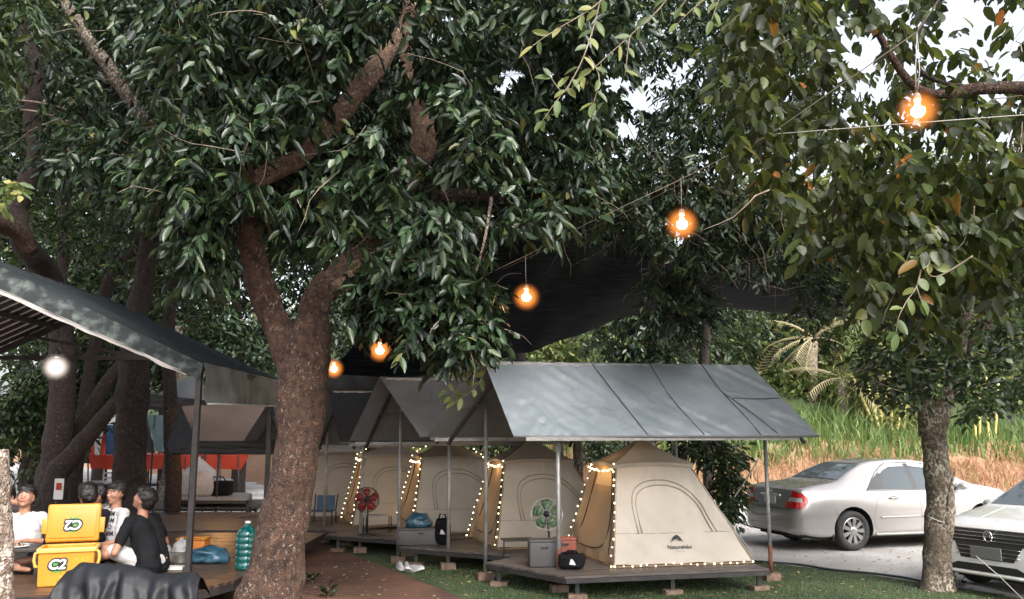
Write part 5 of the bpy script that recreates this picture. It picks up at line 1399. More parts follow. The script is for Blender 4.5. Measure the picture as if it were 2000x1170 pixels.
# far stools
for px in (432, 462):
    q = GX(px, 1012); t = thing('stool', q, 'thin legged metal stool, %s of two behind the pavilion posts' % ('left' if px == 432 else 'right'), 'stool', 'metal stools on the lot')
    MB().box(q + V(0,0,.44), (.36,.3,.03)).build('seat', K['steel_dark'], t)
    for sx in (-1,1):
        for sy in (-1,1): MB().tube([q + V(sx*.15, sy*.12, .43), q + V(sx*.18, sy*.15, 0)], .011, 6).build('leg', K['steel_grey'], t, True)
# bright strip of ground sheeting far off
q = GX(545, 915)
# small sign on the leaning trunk
t = thing('paper_sign', PX(113, 965, 15.2), 'small white paper notice with a red mark fixed to a stake', 'sign')
MB().box(PX(115, 955, 15.2), (.055*3, .012, .36)).build('paper', K['white'], t)
MB().box(PX(115, 950, 15.18), (.09, .012, .12)).build('print', K['canopy_red'], t)
MB().tube([V(PX(113,955,15.23).x, 15.23, 0), PX(113, 930, 15.23)], .012, 6).build('stake', K['steel_dark'], t, True)

# ------------------------------------------------------------------ things on the lounge deck
def cooler():
    q = GX(125, 1143, DZ); q.y += .12
    t = thing('cooler_box', q, 'yellow ice cooler with its lid raised, lettered C2 on lid and front', 'cooler')
    w, d, h = .56, .40, .41; q.x -= .03
    # hollow body: five walls, slightly tapering
    b = MB()
    o = [V(-w/2*.95, -d/2*.92, 0), V(w/2*.95, -d/2*.92, 0), V(w/2*.95, d/2*.92, 0), V(-w/2*.95, d/2*.92, 0)]
    T = [V(-w/2, -d/2, h), V(w/2, -d/2, h), V(w/2, d/2, h), V(-w/2, d/2, h)]
    I = [V(p.x*.88, p.y*.84, h) for p in T]; J = [V(p.x*.84, p.y*.80, .05) for p in T]
    vs = [q + p for p in o + T + I + J]
    fs = [(3,2,1,0)] + [(i, (i+1)%4, 4+(i+1)%4, 4+i) for i in range(4)] + [(4+i, 4+(i+1)%4, 8+(i+1)%4, 8+i) for i in range(4)] + [(8+i, 8+(i+1)%4, 12+(i+1)%4, 12+i) for i in range(4)] + [(12,13,14,15)]
    b.add(vs, fs)
    ob = b.build('body', K['yellow_plastic'], t)
    m = ob.modifiers.new('b', 'BEVEL'); m.width = .018; m.segments = 3; m.limit_method = 'ANGLE'
    MB().box(q + V(0, -d/2*.99, h-.03), (w*1.02, .03, .05), bev=.01).box(q + V(0, d/2*.99, h-.03), (w*1.02, .03, .05), bev=.01).box(q + V(-w/2, 0, h-.03), (.03, d, .05), bev=.01).box(q + V(w/2, 0, h-.03), (.03, d, .05), bev=.01).build('rim', K['yellow_pale'], t, True)
    MB().box(q + V(.08, -d/2*.955, .08), (.30, .016, .055), rot=None, bev=.006).build('foot_panel', K['yellow_plastic'], t, True)
    for s in (-1, 1):
        MB().tube([q + V(s*(w/2+.0), -.14, h-.05), q + V(s*(w/2+.03), -.14, h-.06), q + V(s*(w/2+.042), -.13, h-.13), q + V(s*(w/2+.03), -.12, h-.20), q + V(s*(w/2-.01), -.12, h-.20)], .017, 8).build('handle', K['yellow_pale'], t, True)
    # lid standing open, hinged at the back
    lz = h + .005; ly = d/2 - .03
    lb = MB().box(V(0, 0, .22), (w*.98, .055, .42), bev=.027)
    rot = Matrix.Rotation(R(-6), 3, 'X')
    lb.v = [q + V(0, ly, lz) + rot @ v for v in lb.v]
    lid = lb.build('lid', K['yellow_plastic'], t, True)
    b = MB().box(V(0, -.031, .21), (w*.84, .012, .31), bev=.006); b.v = [q + V(0, ly, lz) + rot @ v for v in b.v]; b.build('lid_panel', K['orange_plastic'] if False else K['yellow_plastic'], lid, True)
    for s in (-1, 1):
        b = MB().box(V(s*(w/2 + .005), .0, .19), (.075, .04, .17), bev=.01); b.v = [q + V(0, ly, lz) + rot @ v for v in b.v]; b.build('latch', K['yellow_plastic'], lid, True)
    # printed marks
    def mark(orig, ux, uz, n, sz, par, flip):
        if flip: ux, uz = -ux, -uz
        g = np.random.default_rng(3)
        pts = []
        for i in range(26):
            a = 6.2832 * i / 26; r_ = sz * (0.62 + 0.16 * g.random() + (.08 if i % 2 else 0)); pts.append(orig + ux*(math.cos(a)*r_*1.1) + uz*(math.sin(a)*r_) + n*.002)
        MB().add(pts, [tuple(range(26))]).build('print', K['splash_green'], par)
        for bold, mt, k in ((.020, 'ink', .004), (.004, 'white', .0065)):
            vs, fs = text_tris('C2', sz*1.25, bold)
            MB().add([orig + ux*(v.x + v.y*.18) + uz*v.y + n*k for v in vs], fs).build('lettering', K[mt], par)
        for k in range(5):
            a = 6.2832 * k / 5 + .5; MB().box(orig + ux*(math.cos(a)*sz*1.15) + uz*(math.sin(a)*sz*.9) + n*.002, (.014, .002, .010)).build('print', K['splash_green'], par)
    mark(q + V(-.08, -d/2*.967, .23), V(1,0,0), V(0,0,1), V(0,-1,0), .115, t, False)
    mark(q + V(.0, ly, lz) + rot @ V(.0, -.0385, .20), V(1,0,0), rot @ V(0,0,1), rot @ V(0,-1,0), .115, lid, True)
    t.rotation_euler = (0, 0, R(20))
    for s_, x, z in (('MÁT', .15, .27), ('T', .12, .17)):
        vs, fs = text_tris(s_, .08)
        MB().add([q + V(x + v.x, -d/2*.967 - .003, z + v.y) for v in vs], fs).build('lettering', K['faint_orange'], t)
cooler()
def lat(name, label, cat, q, prof, mat, n=24, rad=None):
    t = thing(name, q, label, cat); MB().lathe(q, prof, n).build(name + '_body', K[mat], t, True); return t
# water bottle
q = GX(480, 1112, DZ)
pr = [(0, 0), (.115, 0), (.13, .02)]
z = .02
for i in range(5): pr += [(.132, z+.01), (.132, z+.055), (.124, z+.065), (.124, z+.072)]; z += .075
pr += [(.130, z+.01), (.120, z+.05), (.075, z+.10), (.035, z+.125), (.033, z+.16), (0, z+.162)]
t = lat('water_jug', 'tall ribbed teal water jug on the deck edge beside the forked trunk', 'water jug', q, pr, 'teal_plastic')
MB().lathe(q + V(0,0,z+.15), [(.036, 0), (.036, .03), (0, .032)], 16).build('cap', K['white'], t, True)
# pot
q = GX(352, 1098, DZ)
t = thing('cooking_pot', q, 'dented silver cooking pot with a plastic bag stuffed in it', 'pot')
MB().lathe(q, [(0, 0), (.125, 0), (.13, .01), (.135, .14), (.143, .145), (.138, .15), (.128, .145), (.125, .02), (0, .018)], 28).build('pot_body', K['aluminium'], t, True)
for s in (-1, 1): MB().tube([q + V(s*.134, -.03, .11), q + V(s*.165, -.03, .115), q + V(s*.165, .03, .115), q + V(s*.134, .03, .11)], .006, 6).build('handle', K['steel_dark'], t, True)
def crumple(name, label, cat, q, sx, sy, sz, mat, seed, knot=True, amp=.28):
    bm = bmesh.new(); bmesh.ops.create_icosphere(bm, subdivisions=4, radius=1)
    b = MB()
    for v in bm.verts:
        c = v.co.copy(); k = 1 + amp * noise.noise(c * 1.7 + V(seed, 0, 0)) + amp * .6 * abs(noise.noise(c * 4 + V(0, seed, 0))) - amp * .3 * abs(noise.noise(c * 9))
        p = c * k
        if knot and p.z > .45: f = max(.18, 1 - (p.z - .45) * 1.5); p.x *= f; p.y *= f; p.z *= 1.15
        p = V(p.x * sx, p.y * sy, max(p.z, -.55) * sz + .55 * sz); b.v.append(q + p)
    bm.verts.index_update(); b.f = [tuple(v.index for v in f.verts) for f in bm.faces]; b.m = [0] * len(b.f); bm.free()
    return tag(b.build(name, K[mat], smooth=True, at=q), label, cat)
crumple('sack', 'big bulging white sack on the pale far platform', 'sack', SACK, .42, .36, .50, 'white_bag', 21, True, .16)
crumple('plastic_bag', 'thin white plastic bag bunched inside the silver pot', 'plastic bag', GX(352, 1098, DZ) + V(0, 0, .10), .12, .12, .12, 'white_bag', 3)
crumple('plastic_bag', 'knotted white plastic bag left of the silver pot', 'plastic bag', GX(320, 1100, DZ), .09, .09, .17, 'white_bag', 5)
crumple('plastic_bag', 'large crumpled blue plastic bag right of the silver pot', 'plastic bag', GX(408, 1098, DZ), .24, .18, .125, 'blue_bag', 7, False, .4)
crumple('plastic_bag', 'white plastic bag on the low table at the left rim', 'plastic bag', GX(46, 1052, .60), .15, .10, .14, 'white_bag', 9, False)
q = GX(338, 1112, DZ)
t = thing('paper_box', q, 'flat white paper tray with printed rim before the silver pot', 'tray')
MB().box(q + V(0, 0, .02), (.26, .16, .035), rot=.1, bev=.004).build('tray_body', K['white'], t)
for k in range(7): MB().box(q + V(-.09 + .03*k, -.086 + .003*k, .02), (.012, .004, .02), rot=.1).build('print', K['red_brown'], t)
# yellow box
q = GX(378, 1062, DZ); q.y = 11.9; q = V(PX(378, 1062, 11.9).x, 11.9, DZ)
t = thing('cooler_box', q, 'small orange yellow box behind the front pavilion post', 'cooler')
MB().box(q + V(0, 0, .105), (.38, .24, .21), bev=.02).build('body', K['orange_plastic'], t, True)
MB().box(q + V(0, 0, .222), (.40, .26, .03), bev=.012).build('lid', K['yellow_plastic'], t, True)
MB().tube([q + V(-.15, -.13, .2), q + V(-.15, -.14, .25), q + V(.15, -.14, .25), q + V(.15, -.13, .2)], .008, 6).build('handle', K['orange_plastic'], t, True)
# low table of the group
q = V(-6.05, 10.35, DZ)
t = thing('low_table', q, 'low dark table in front of the seated men at the left', 'table')
MB().box(q + V(0, 0, .30), (1.2, .62, .03), bev=.006).build('table_top', K['steel_dark'], t)
for sx in (-1, 1):
    for sy in (-1, 1): MB().box(q + V(sx*.55, sy*.27, .143), (.035, .035, .285)).build('leg', K['steel_dark'], t)
q2 = q + V(.22, -.1, .316)
t = thing('serving_plate', q2, 'plate of food near the right end of the low dark table', 'plate')
MB().lathe(q2, [(0, 0), (.07, .0), (.12, .015), (.115, .02), (.06, .008), (0, .008)], 20).build('plate', K['white'], t, True)
for k in range(6): MB().ball(q2 + V(.045*math.cos(k), .045*math.sin(k), .025), .022, 6).build('food', K['brick'], t, True)
q2 = q + V(-.15, -.12, .316)
t = thing('drinking_glass', q2, 'clear glass on the low dark table', 'glass')
MB().lathe(q2, [(.03, 0), (.038, .11), (.035, .11), (.028, .01), (0, .01)], 14).build('glass', K['pale_metal'], t, True)
# bicycle-height object under a dark sheet at the front left
def drape():
    b = MB(); nu, nv = 90, 46
    x0, x1 = PX(108, 1150, 8.35).x, PX(394, 1150, 8.35).x
    def topz(u):
        s = [(0, .40), (.10, .63), (.18, .70), (.45, .685), (.72, .60), (.80, .60), (.95, .62), (1.0, .56)]
        for a, c in zip(s[:-1], s[1:]):
            if u <= c[0]: k = (u - a[0]) / (c[0] - a[0]); k = k*k*(3-2*k); return a[1] + (c[1] - a[1]) * k
        return s[-1][1]
    for j in range(nv + 1):
        v = j / nv
        for i in range(nu + 1):
            u = i / nu; zt = topz(u)
            if v < .3: s = v / .3; y = 8.62 - .30 * s; z = zt - .22 * (1 - s)**1.5
            else: s = (v - .3) / .7; y = 8.32 - .10 * math.sin(min(1, s * 3) * 1.57) - .22 * s; z = zt - (zt - .06) * s**1.25
            x = x0 + (x1 - x0) * u
            a = max(0, v - .2) * 1.25
            f = .055 * math.sin(u * 26 + 9 * v * (u - .5) + 2 * noise.noise(V(u*3, v*2, 0))) + .035 * math.sin(u * 57 - 6 * v) + .06 * noise.noise(V(u*5 + v*2, v*4 - u*6, 1))
            dr = .05 * noise.noise(V(u*7 + 5*v, v*3, 7))
            x += (u - .5) * .12 * s * (1 if v > .3 else 0)
            b.v.append(V(x + dr * a, y - f * a - .015 * noise.noise(V(u*20, v*10, 3)), max(.03, z + .02 * noise.noise(V(u*9, v*4, 5)))))
    for j in range(nv):
        for i in range(nu):
            k = j * (nu + 1) + i; b.f.append((k, k+1, k+nu+2, k+nu+1)); b.m.append(0)
    q = V((x0 + x1) / 2, 8.5, 0)
    t = thing('draped_sheet', q, 'black sheet thrown over a low frame in the lower left corner', 'sheet')
    o = b.build('sheet', K['dark_sheet'], t, True)
    for x in (x0 + .1, x1 - .1): MB().box((x, 8.47, .26), (.05, .05, .52)).build('support_leg', K['steel_dark'], t)
drape()
# small plants at the foot of the forked tree
def small_plant(label, q, n, L, mat, seed, cat='plant'):
    g = np.random.default_rng(seed); t = thing('small_plant', q, label, cat)
    a = g.uniform(0, 6.28, n); P = np.tile(np.array(q), (n, 1)) + np.stack([np.cos(a)*.03, np.sin(a)*.03, g.uniform(.02, .12, n)], 1)
    D = np.stack([np.cos(a), np.sin(a), g.uniform(.1, .9, n)], 1); N = np.tile(np.array([[0, 0, 1.]]), (n, 1)) + g.normal(0, .3, (n, 3))
    make_crown(t, (P, nrm(D), N, L * g.uniform(.6, 1.2, n), L * .35 * np.ones(n)), mat, True, n - 4, 'small_leaves')
    MB().tube([q, q + V(0, 0, .12)], .006, 5).build('stem', K['twig'], t, True)
small_plant('bright green sprout at the deck corner left of the forked trunk', GX(436, 1172), 26, .16, 'leaf_bright', 1)
small_plant('small dark plant on the dirt right of the forked trunk, rear', GX(610, 1142), 18, .11, 'leaf_mid', 2)
small_plant('small dark plant on the dirt right of the forked trunk, front', GX(640, 1168), 20, .12, 'leaf_mid', 3)
small_plant('low bush of leaves at the foot of the right tree', GX(1875, 1150), 16, .07, 'leaf_mid', 4)

# ------------------------------------------------------------------ things on the tent decks
def box_case(name, label, cat, q, size, mat, rot=0.1, lid=None):
    t = thing(name, q, label, cat)
    MB().box(q + V(0, 0, size[2] * .5 + .002), (size[0], size[1], size[2]), rot=rot, bev=.015).build('case_body', K[mat], t, True)
    MB().box(q + V(0, 0, size[2] + .012), (size[0] * 1.02, size[1] * 1.03, .03), rot=rot, bev=.008).build('lid', K[lid or mat], t, True)
    MB().box(q + V(0, -size[1] / 2 - .004, size[2] * .8), (.09, .02, .03), rot=rot, bev=.004).build('latch', K['steel_dark'], t)
    return t
qa = GX(1066, 1108, DZ)
box_case('storage_case', 'dark grey storage case on the nearest deck before the near post', 'storage case', GX(1064, 1108, DZ) + V(0, .12, 0), (.40, .26, .30), 'grey_plastic')
box_case('storage_case', 'flat red brown case behind the black duffel on the nearest deck', 'storage case', GX(1103, 1098, DZ) + V(.02, .30, 0), (.28, .22, .25), 'red_brown')
def bag(label, q, w, h, d, logo=True, soft=0.12):
    t = thing('duffel_bag', q, label, 'bag')
    bm = bmesh.new(); bmesh.ops.create_icosphere(bm, subdivisions=4, radius=1); b = MB()
    for v in bm.verts:
        c = v.co; p = V(math.copysign(abs(c.x)**.6, c.x)*w/2, math.copysign(abs(c.y)**.7, c.y)*d/2, (math.copysign(abs(c.z)**.7, c.z)*.5+.5)*h)
        p *= 1 + soft * noise.noise(c * 2.2 + q); p.z = max(p.z, 0); b.v.append(q + p)
    bm.verts.index_update(); b.f = [tuple(v.index for v in f.verts) for f in bm.faces]; b.m = [0] * len(b.f); bm.free()
    b.build('bag_body', K['black_cloth'], t, True)
    MB().tube([q + V(-w*.25, -d*.3, h*.9), q + V(-w*.15, -d*.35, h*1.15), q + V(w*.15, -d*.35, h*1.12), q + V(w*.25, -d*.3, h*.88)], .012, 6).build('handle', K['black_cloth'], t, True)
    if logo:
        e = [(-.035, -.03), (.045, -.035), (.02, .01), (.0, .035), (-.02, .03), (-.025, .0)]
        MB().poly([q + V(x + w*.0, -d/2 - .012, h*.5 + z) for x, z in e], (0, -.004, 0)).build('badge', K['white'], t)
    return t
bag('black duffel bag with a white badge beside the near post', GX(1117, 1113, DZ) + V(0, .05, 0), .34, .20, .20)
box_case('storage_case', 'long dark box on the second deck under the blue bag', 'storage case', GX(822, 1066, DZ) + V(0, .2, 0), (.72, .34, .22), 'grey_plastic')
crumple('plastic_bag', 'crumpled blue plastic bag on top of the long dark box', 'plastic bag', GX(822, 1066, DZ) + V(-.06, .2, .25), .19, .15, .13, 'blue_bag', 12, False, .3)
bag('upright black backpack with a white badge next to the long dark box', GX(858, 1066, DZ) + V(.04, .1, 0), .24, .40, .2, soft=.06)
# little metal table behind the grey case
def mini_table(label, q, w, d, h, mat='steel_grey'):
    t = thing('folding_table', q, label, 'table', 'small folding tables on the decks')
    MB().box(q + V(0, 0, h), (w, d, .018), rot=.2).build('table_top', K[mat], t)
    for sx in (-1, 1):
        for sy in (-1, 1): MB().tube([q + V(sx*w*.44, sy*d*.44 + sx*.08, 0), q + V(sx*w*.44, sy*d*.44 + sx*.08, h - .01)], .009, 6).build('leg', K['steel_dark'], t, True)
mini_table('low dark folding table between the nearest tent and the second tent', GX(1012, 1086, DZ) + V(0, .15, 0), .44, .3, .20, 'steel_dark')
mini_table('small folding table beside the red fan', GX(735, 1041, DZ) + V(0, .1, 0), .46, .3, .28, 'steel_grey')
def fan(label, c, base, r, mat, yaw=0.1):
    t = thing('standing_fan', base, label, 'fan', 'standing fans before the tents')
    n = V(-math.sin(yaw), -math.cos(yaw), 0.08).normalized(); u = n.cross(V(0, 0, 1)).normalized(); w = u.cross(n)
    b = MB()
    for dd, rr_ in ((.03, 1.0), (-.04, 1.0), (.05, .75), (.055, .5), (.058, .25)):
        for k in range(28):
            a0, a1 = 6.2832*k/28, 6.2832*(k+1)/28
            b.beam(c + n*dd + (u*math.cos(a0) + w*math.sin(a0))*r*rr_, c + n*dd + (u*math.cos(a1) + w*math.sin(a1))*r*rr_, .010 if rr_ == 1 else .004)
    for k in range(36):
        a = 6.2832*k/36; d_ = u*math.cos(a) + w*math.sin(a)
        b.beam(c + n*.058 + d_*r*.2, c + n*.03 + d_*r, .0026); b.beam(c - n*.06 + d_*r*.2, c - n*.04 + d_*r, .0026); b.beam(c + n*.03 + d_*r, c - n*.04 + d_*r, .0026)
    o = b.build('cage', K['steel_dark'] if mat == 'fan_red' else K['steel_grey'], t); o['kind'] = 'stuff' if False else 'thing'
    for k in range(5):
        a = 6.2832*k/5 + .3; P = []
        for s_, ang, tw in ((.18, -.35, -.02), (.6, -.56, -.03), (.92, -.42, -.025), (.96, .12, .0), (.80, .50, .02), (.18, .45, .02)):
            aa = a + ang; P.append(c + (u*math.cos(aa) + w*math.sin(aa))*r*s_ + n*tw)
        MB().poly(P, n*.004).build('blade', K[mat], t, True)
    MB().lathe(c - n*.02, [(0, .06), (r*.18, .05), (r*.22, 0), (r*.2, -.04), (0, -.05)], 16, axis=n).build('hub', K['black_plastic'], t, True)
    MB().lathe(c - n*.06, [(0, .0), (r*.3, -.01), (r*.32, -.10), (r*.15, -.14), (0, -.15)], 16, axis=n).build('motor', K['black_plastic'], t, True)
    MB().tube([base + V(0, .03, .01), c - n*.1 + V(0, 0, -.03)], .014, 8).build('pole', K['black_plastic'], t, True)
    MB().lathe(base, [(0, 0), (r*.75, 0), (r*.75, .02), (r*.3, .035), (0, .05)], 20).build('base', K['black_plastic'], t, True)
q = PX(1068, 1004, 11.35); fan('green bladed standing fan before the second tent', q, V(q.x + .06, q.y + .1, DZ), .205, 'fan_green')
q = PX(716, 976, 14.1); fan('red bladed standing fan before the fourth tent', q, V(q.x + .0, q.y + .1, DZ), .20, 'fan_red')
# blue folding chair on the farthest decks
q = GX(628, 1024, DZ) + V(0, .1, 0)
t = thing('camping_chair', q, 'blue fabric folding chair beside the farthest tent', 'chair')
MB().sheet(q + V(-.17, .18, .24), q + V(.17, .18, .24), q + V(.17, .24, .50), q + V(-.17, .24, .50), 8, 6, .02).build('backrest', K['blue_cloth'], t, True)
MB().box(q + V(0, 0, .23), (.38, .34, .02), bev=.005).build('seat', K['blue_cloth'], t)
for sx in (-1, 1):
    MB().tube([q + V(sx*.21, .26, .52), q + V(sx*.20, .16, .24), q + V(sx*.20, -.18, .24), q + V(sx*.20, -.18, 0)], .013, 6).build('leg', K['steel_dark'], t, True)
    MB().tube([q + V(sx*.20, .17, .22), q + V(sx*.21, .17, 0)], .013, 6).build('leg', K['steel_dark'], t, True)
# sneakers
def shoe(label, q, yaw, up=0.0):
    t = thing('sneaker', V(0, 0, 0), label, 'shoe', 'white sneakers by the second deck')
    b = MB(); n = 12; prev = []
    secs = [(-.13, .028, .030), (-.11, .036, .07), (-.06, .036, .085), (0.0, .038, .075), (.05, .044, .055), (.10, .043, .045), (.135, .030, .030), (.15, .01, .015)]
    for x, wd, ht in secs:
        for k in range(n):
            a = 6.2832*k/n; b.v.append(V(x, math.cos(a)*wd, .022 + max(math.sin(a), -.3)*ht + ht*.3*0))
    for i in range(len(secs)-1):
        for k in range(n): k2 = (k+1)%n; b.f.append((i*n+k, i*n+k2, (i+1)*n+k2, (i+1)*n+k)); b.m.append(0)
    b.f += [tuple(range(n)), tuple((len(secs)-1)*n + k for k in range(n))]; b.m += [0, 0]
    b.build('upper', K['white_cloth'], t, True)
    b = MB(); pts = [(x, s*wd*1.12) for x, wd, _ in secs for s in (1,)] + [(x, -wd*1.12) for x, wd, _ in reversed(secs)]
    b.poly([V(x, y, .0) for x, y in pts], (0, 0, .028)).build('sole', K['white'], t)
    MB().lathe(V(-.075, 0, .085), [(.027, 0), (.024, .012), (.018, .004)], 12).build('opening', K['ink'], t, True)
    MB().tube([V(-.02+.018*k, (-1)**k*.014, .105-.009*k) for k in range(6)], .003, 5).build('lace', K['hem_white'], t, True)
    t.location = q; t.rotation_euler = (0, -up, yaw)
for k, (px, py, yaw, up) in enumerate(((782, 1113, -1.2, .0), (795, 1114, -1.3, .0), (799, 1120, -1.7, .5), (813, 1118, -.6, .3))):
    shoe(('white sneaker leftmost of the four by the deck post', 'second white sneaker from the left by the deck post', 'white sneaker tilted heel up, third from the left', 'white sneaker lying rightmost of the four, opening to the viewer')[k], GX(px, py) + V(0, 0, .012), yaw, up)
# ------------------------------------------------------------------ people
def capsule(bm, a, b_, ra, rb, seg=10):
    a, b_ = Vector(a), Vector(b_)
    t = bmesh.new()
    bmesh.ops.create_icosphere(t, subdivisions=2, radius=ra, matrix=Matrix.Translation(a))
    bmesh.ops.create_icosphere(t, subdivisions=2, radius=rb, matrix=Matrix.Translation(b_))
    r = bmesh.ops.convex_hull(t, input=t.verts[:])
    bmesh.ops.delete(t, geom=[g_ for g_ in set(r['geom_interior']) if isinstance(g_, bmesh.types.BMVert)], context='VERTS')
    me = bpy.data.meshes.new('t'); t.to_mesh(me); t.free(); bm.from_mesh(me); bpy.data.meshes.remove(me)
def ellip(bm, c, r, rot=None):
    m = Matrix.Translation(Vector(c)) @ (rot.to_4x4() if rot is not None else Matrix.Identity(4)) @ Matrix.Diagonal((*r, 1))
    bmesh.ops.create_icosphere(bm, subdivisions=3, radius=1, matrix=m)
def remesh(bm, name, mat, parent, vox=0.011, smooth=4, fold=0.0, cut=None, wide=None):
    me = bpy.data.meshes.new(name); bm.to_mesh(me); bm.free()
    o = bpy.data.objects.new(name, me); COL.objects.link(o)
    m = o.modifiers.new('r', 'REMESH'); m.mode = 'VOXEL'; m.voxel_size = vox; m.use_smooth_shade = True
    s = o.modifiers.new('s', 'SMOOTH'); s.factor = 0.5; s.iterations = smooth
    me2 = bpy.data.meshes.new_from_object(o.evaluated_get(bpy.context.evaluated_depsgraph_get()))
    bpy.data.objects.remove(o); bpy.data.meshes.remove(me)
    b2 = bmesh.new(); b2.from_mesh(me2)
    if fold:
        b2.normal_update()
        for v in b2.verts:
            v.co += v.normal * fold * (noise.noise(v.co * V(9, 9, 22).x / 1.4) + .7 * noise.noise(V(v.co.x*8, v.co.y*8, v.co.z*26)))
    if cut:
        for co, no in cut:
            bmesh.ops.bisect_plane(b2, geom=b2.verts[:] + b2.edges[:] + b2.faces[:], plane_co=co, plane_no=no, clear_outer=True)
    o0 = origin(parent)
    for v in b2.verts: v.co -= o0
    b2.to_mesh(me2); b2.free()
    me2.materials.clear(); me2.materials.append(mat); me2.name = name
    me2.polygons.foreach_set('use_smooth', [True] * len(me2.polygons)); me2.update()
    return link(name, me2, parent)
def hand(bm, wrist, d, palm_n, curl=0.6, s=1.0):
    """palm + four unequal bent fingers + thumb from its side"""
    d = Vector(d).normalized(); n = Vector(palm_n); n = (n - d * n.dot(d)).normalized(); x = d.cross(n)
    p0 = Vector(wrist)
    capsule(bm, p0, p0 + d*.03*s, .024*s, .026*s)
    for k in range(4): capsule(bm, p0 + d*.02*s + x*(k-1.5)*.012*s, p0 + d*.085*s + x*(k-1.5)*.021*s, .014*s, .0115*s)
    for k, L in enumerate((.068, .078, .072, .055)):
        b0 = p0 + d*.085*s + x*(k-1.5)*.021*s; dd = d
        for j, fr in enumerate((.45, .32, .25)):
            dd = (dd + n * curl * (.5 + .25*j)).normalized()
            b1 = b0 + dd * L * fr * s; capsule(bm, b0, b1, (.0105-.001*j)*s, (.0095-.001*j)*s); b0 = b1
    t0 = p0 + d*.02*s - x*.024*s; t1 = t0 + (d*.6 - x*.8 + n*.3).normalized()*.035*s; t2 = t1 + (d*.9 - x*.2 + n*.4).normalized()*.032*s
    capsule(bm, t0, t1, .014*s, .012*s); capsule(bm, t1, t2, .012*s, .009*s)
def person(label, base, yaw, seat=0.0, lean=0.15, head_yaw=0.0, head_pitch=0.0, hands=((-.25,.35,.30),(.25,.35,.30)), feet=((-.16,.62,.05),(.16,.62,.05)), knees=((-.24,.42,.36),(.24,.42,.36)),
           shirt='black_cloth', shorts='black_cloth', hair='short', collar=False, s=1.0, palm=((0,0,-1),(0,0,-1)), sleeve=.55, side_lean=0.0, longhair=False):
    """seated figure, local frame: +y forward, z up, origin on the deck below the pelvis"""
    root = thing('person', V(0, 0, 0), label, 'person')
    pel = V(0, 0, .13 + seat); ch = pel + V(side_lean*.3, math.sin(lean)*.30, math.cos(lean)*.30); nk = pel + V(side_lean*.5, math.sin(lean)*.50, math.cos(lean)*.47)
    hd_dir = V(0, math.sin(lean*.6 + head_pitch*.6), math.cos(lean*.6 + head_pitch*.6))
    hc = nk + hd_dir * .165
    HR = Matrix.Rotation(head_yaw, 3, 'Z') @ Matrix.Rotation(-(head_pitch), 3, 'X')
    sh = [nk + V(-.185, 0, -.045), nk + V(.185, 0, -.045)]
    bm = bmesh.new()
    # torso
    capsule(bm, pel + V(-.07,0,0), ch + V(-.07,0,0), .115, .105); capsule(bm, pel + V(.07,0,0), ch + V(.07,0,0), .115, .105)
    capsule(bm, ch + V(-.08,0,0), nk + V(-.07,0,-.07), .105, .08); capsule(bm, ch + V(.08,0,0), nk + V(.07,0,-.07), .105, .08)
    capsule(bm, nk + V(0,0,-.05), hc - hd_dir*.05, .058, .050)
    # head with brow, nose, chin, cheeks, ears
    ellip(bm, hc, (.078, .096, .118), HR)
    def H(x, y, z): return hc + HR @ V(x, y, z)
    ellip(bm, H(0, .035, -.065), (.052, .052, .052), HR)
    ellip(bm, H(0, .066, -.098), (.026, .022, .020), HR)
    capsule(bm, H(-.035, .080, .022), H(.035, .080, .022), .014, .014)
    capsule(bm, H(0, .088, .005), H(0, .106, -.030), .009, .0145)
    for k in (-1, 1):
        ellip(bm, H(k*.040, .062, -.028), (.024, .024, .022), HR)
        ellip(bm, H(k*.080, -.005, -.012), (.010, .022, .034), HR)
        capsule(bm, H(k*.017, .091, -.062), H(0, .094, -.060), .0075, .009)
    arms = []
    for i in (0, 1):
        hx = Vector(hands[i]); S0 = sh[i]; d = hx - S0; L = d.length; a, c = .285*s, .255*s
        L2 = min(L, a + c - .002); x = (a*a - c*c + L2*L2) / (2*L2); h_ = math.sqrt(max(a*a - x*x, 0))
        dn = d.normalized(); out = V((-1, 1)[i]*.9, -.35, -.6); out = (out - dn*out.dot(dn)).normalized()
        E_ = S0 + dn*x + out*h_; hx = S0 + dn*L2
        capsule(bm, S0, E_, .050, .038); capsule(bm, E_, hx, .038, .025)
        hand(bm, hx, (hx - E_), palm[i], .55)
        arms.append((S0, E_, hx))
    legs = []
    for i in (0, 1):
        hp = pel + V((-1, 1)[i]*.09, .03, 0); kn = Vector(knees[i]) + V(0,0,seat); ft = Vector(feet[i])
        capsule(bm, hp, kn, .082, .055); capsule(bm, kn, ft + V(0,0,.02), .052, .036)
        fd = (V(ft.x - kn.x, ft.y - kn.y, 0)); fd = fd.normalized() if fd.length > .05 else V(0, 1, 0)
        capsule(bm, ft - fd*.03, ft + fd*.14 + V(0,0,-.015), .034, .024)
        legs.append((hp, kn, ft))
    remesh(bm, 'body', K['skin'], root, .0105, 3)
    # shirt
    bm = bmesh.new(); e = .016
    capsule(bm, pel + V(-.07,0,-.04), ch + V(-.07,0,0), .122+e, .105+e); capsule(bm, pel + V(.07,0,-.04), ch + V(.07,0,0), .115+e, .105+e)
    capsule(bm, ch + V(-.08,0,0), nk + V(-.07,0,-.07), .105+e, .08+e*.8); capsule(bm, ch + V(.08,0,0), nk + V(.07,0,-.07), .105+e, .08+e*.8)
    for i, (S0, E_, hx) in enumerate(arms):
        capsule(bm, S0 + V(0,0,-.005), S0.lerp(E_, sleeve*1.2 if sleeve < .8 else 1), .062, .056)
        if sleeve > .8: capsule(bm, E_, E_.lerp(hx, sleeve - .1), .054, .036)
        capsule(bm, nk + V(0,0,-.08), S0, .075, .064)
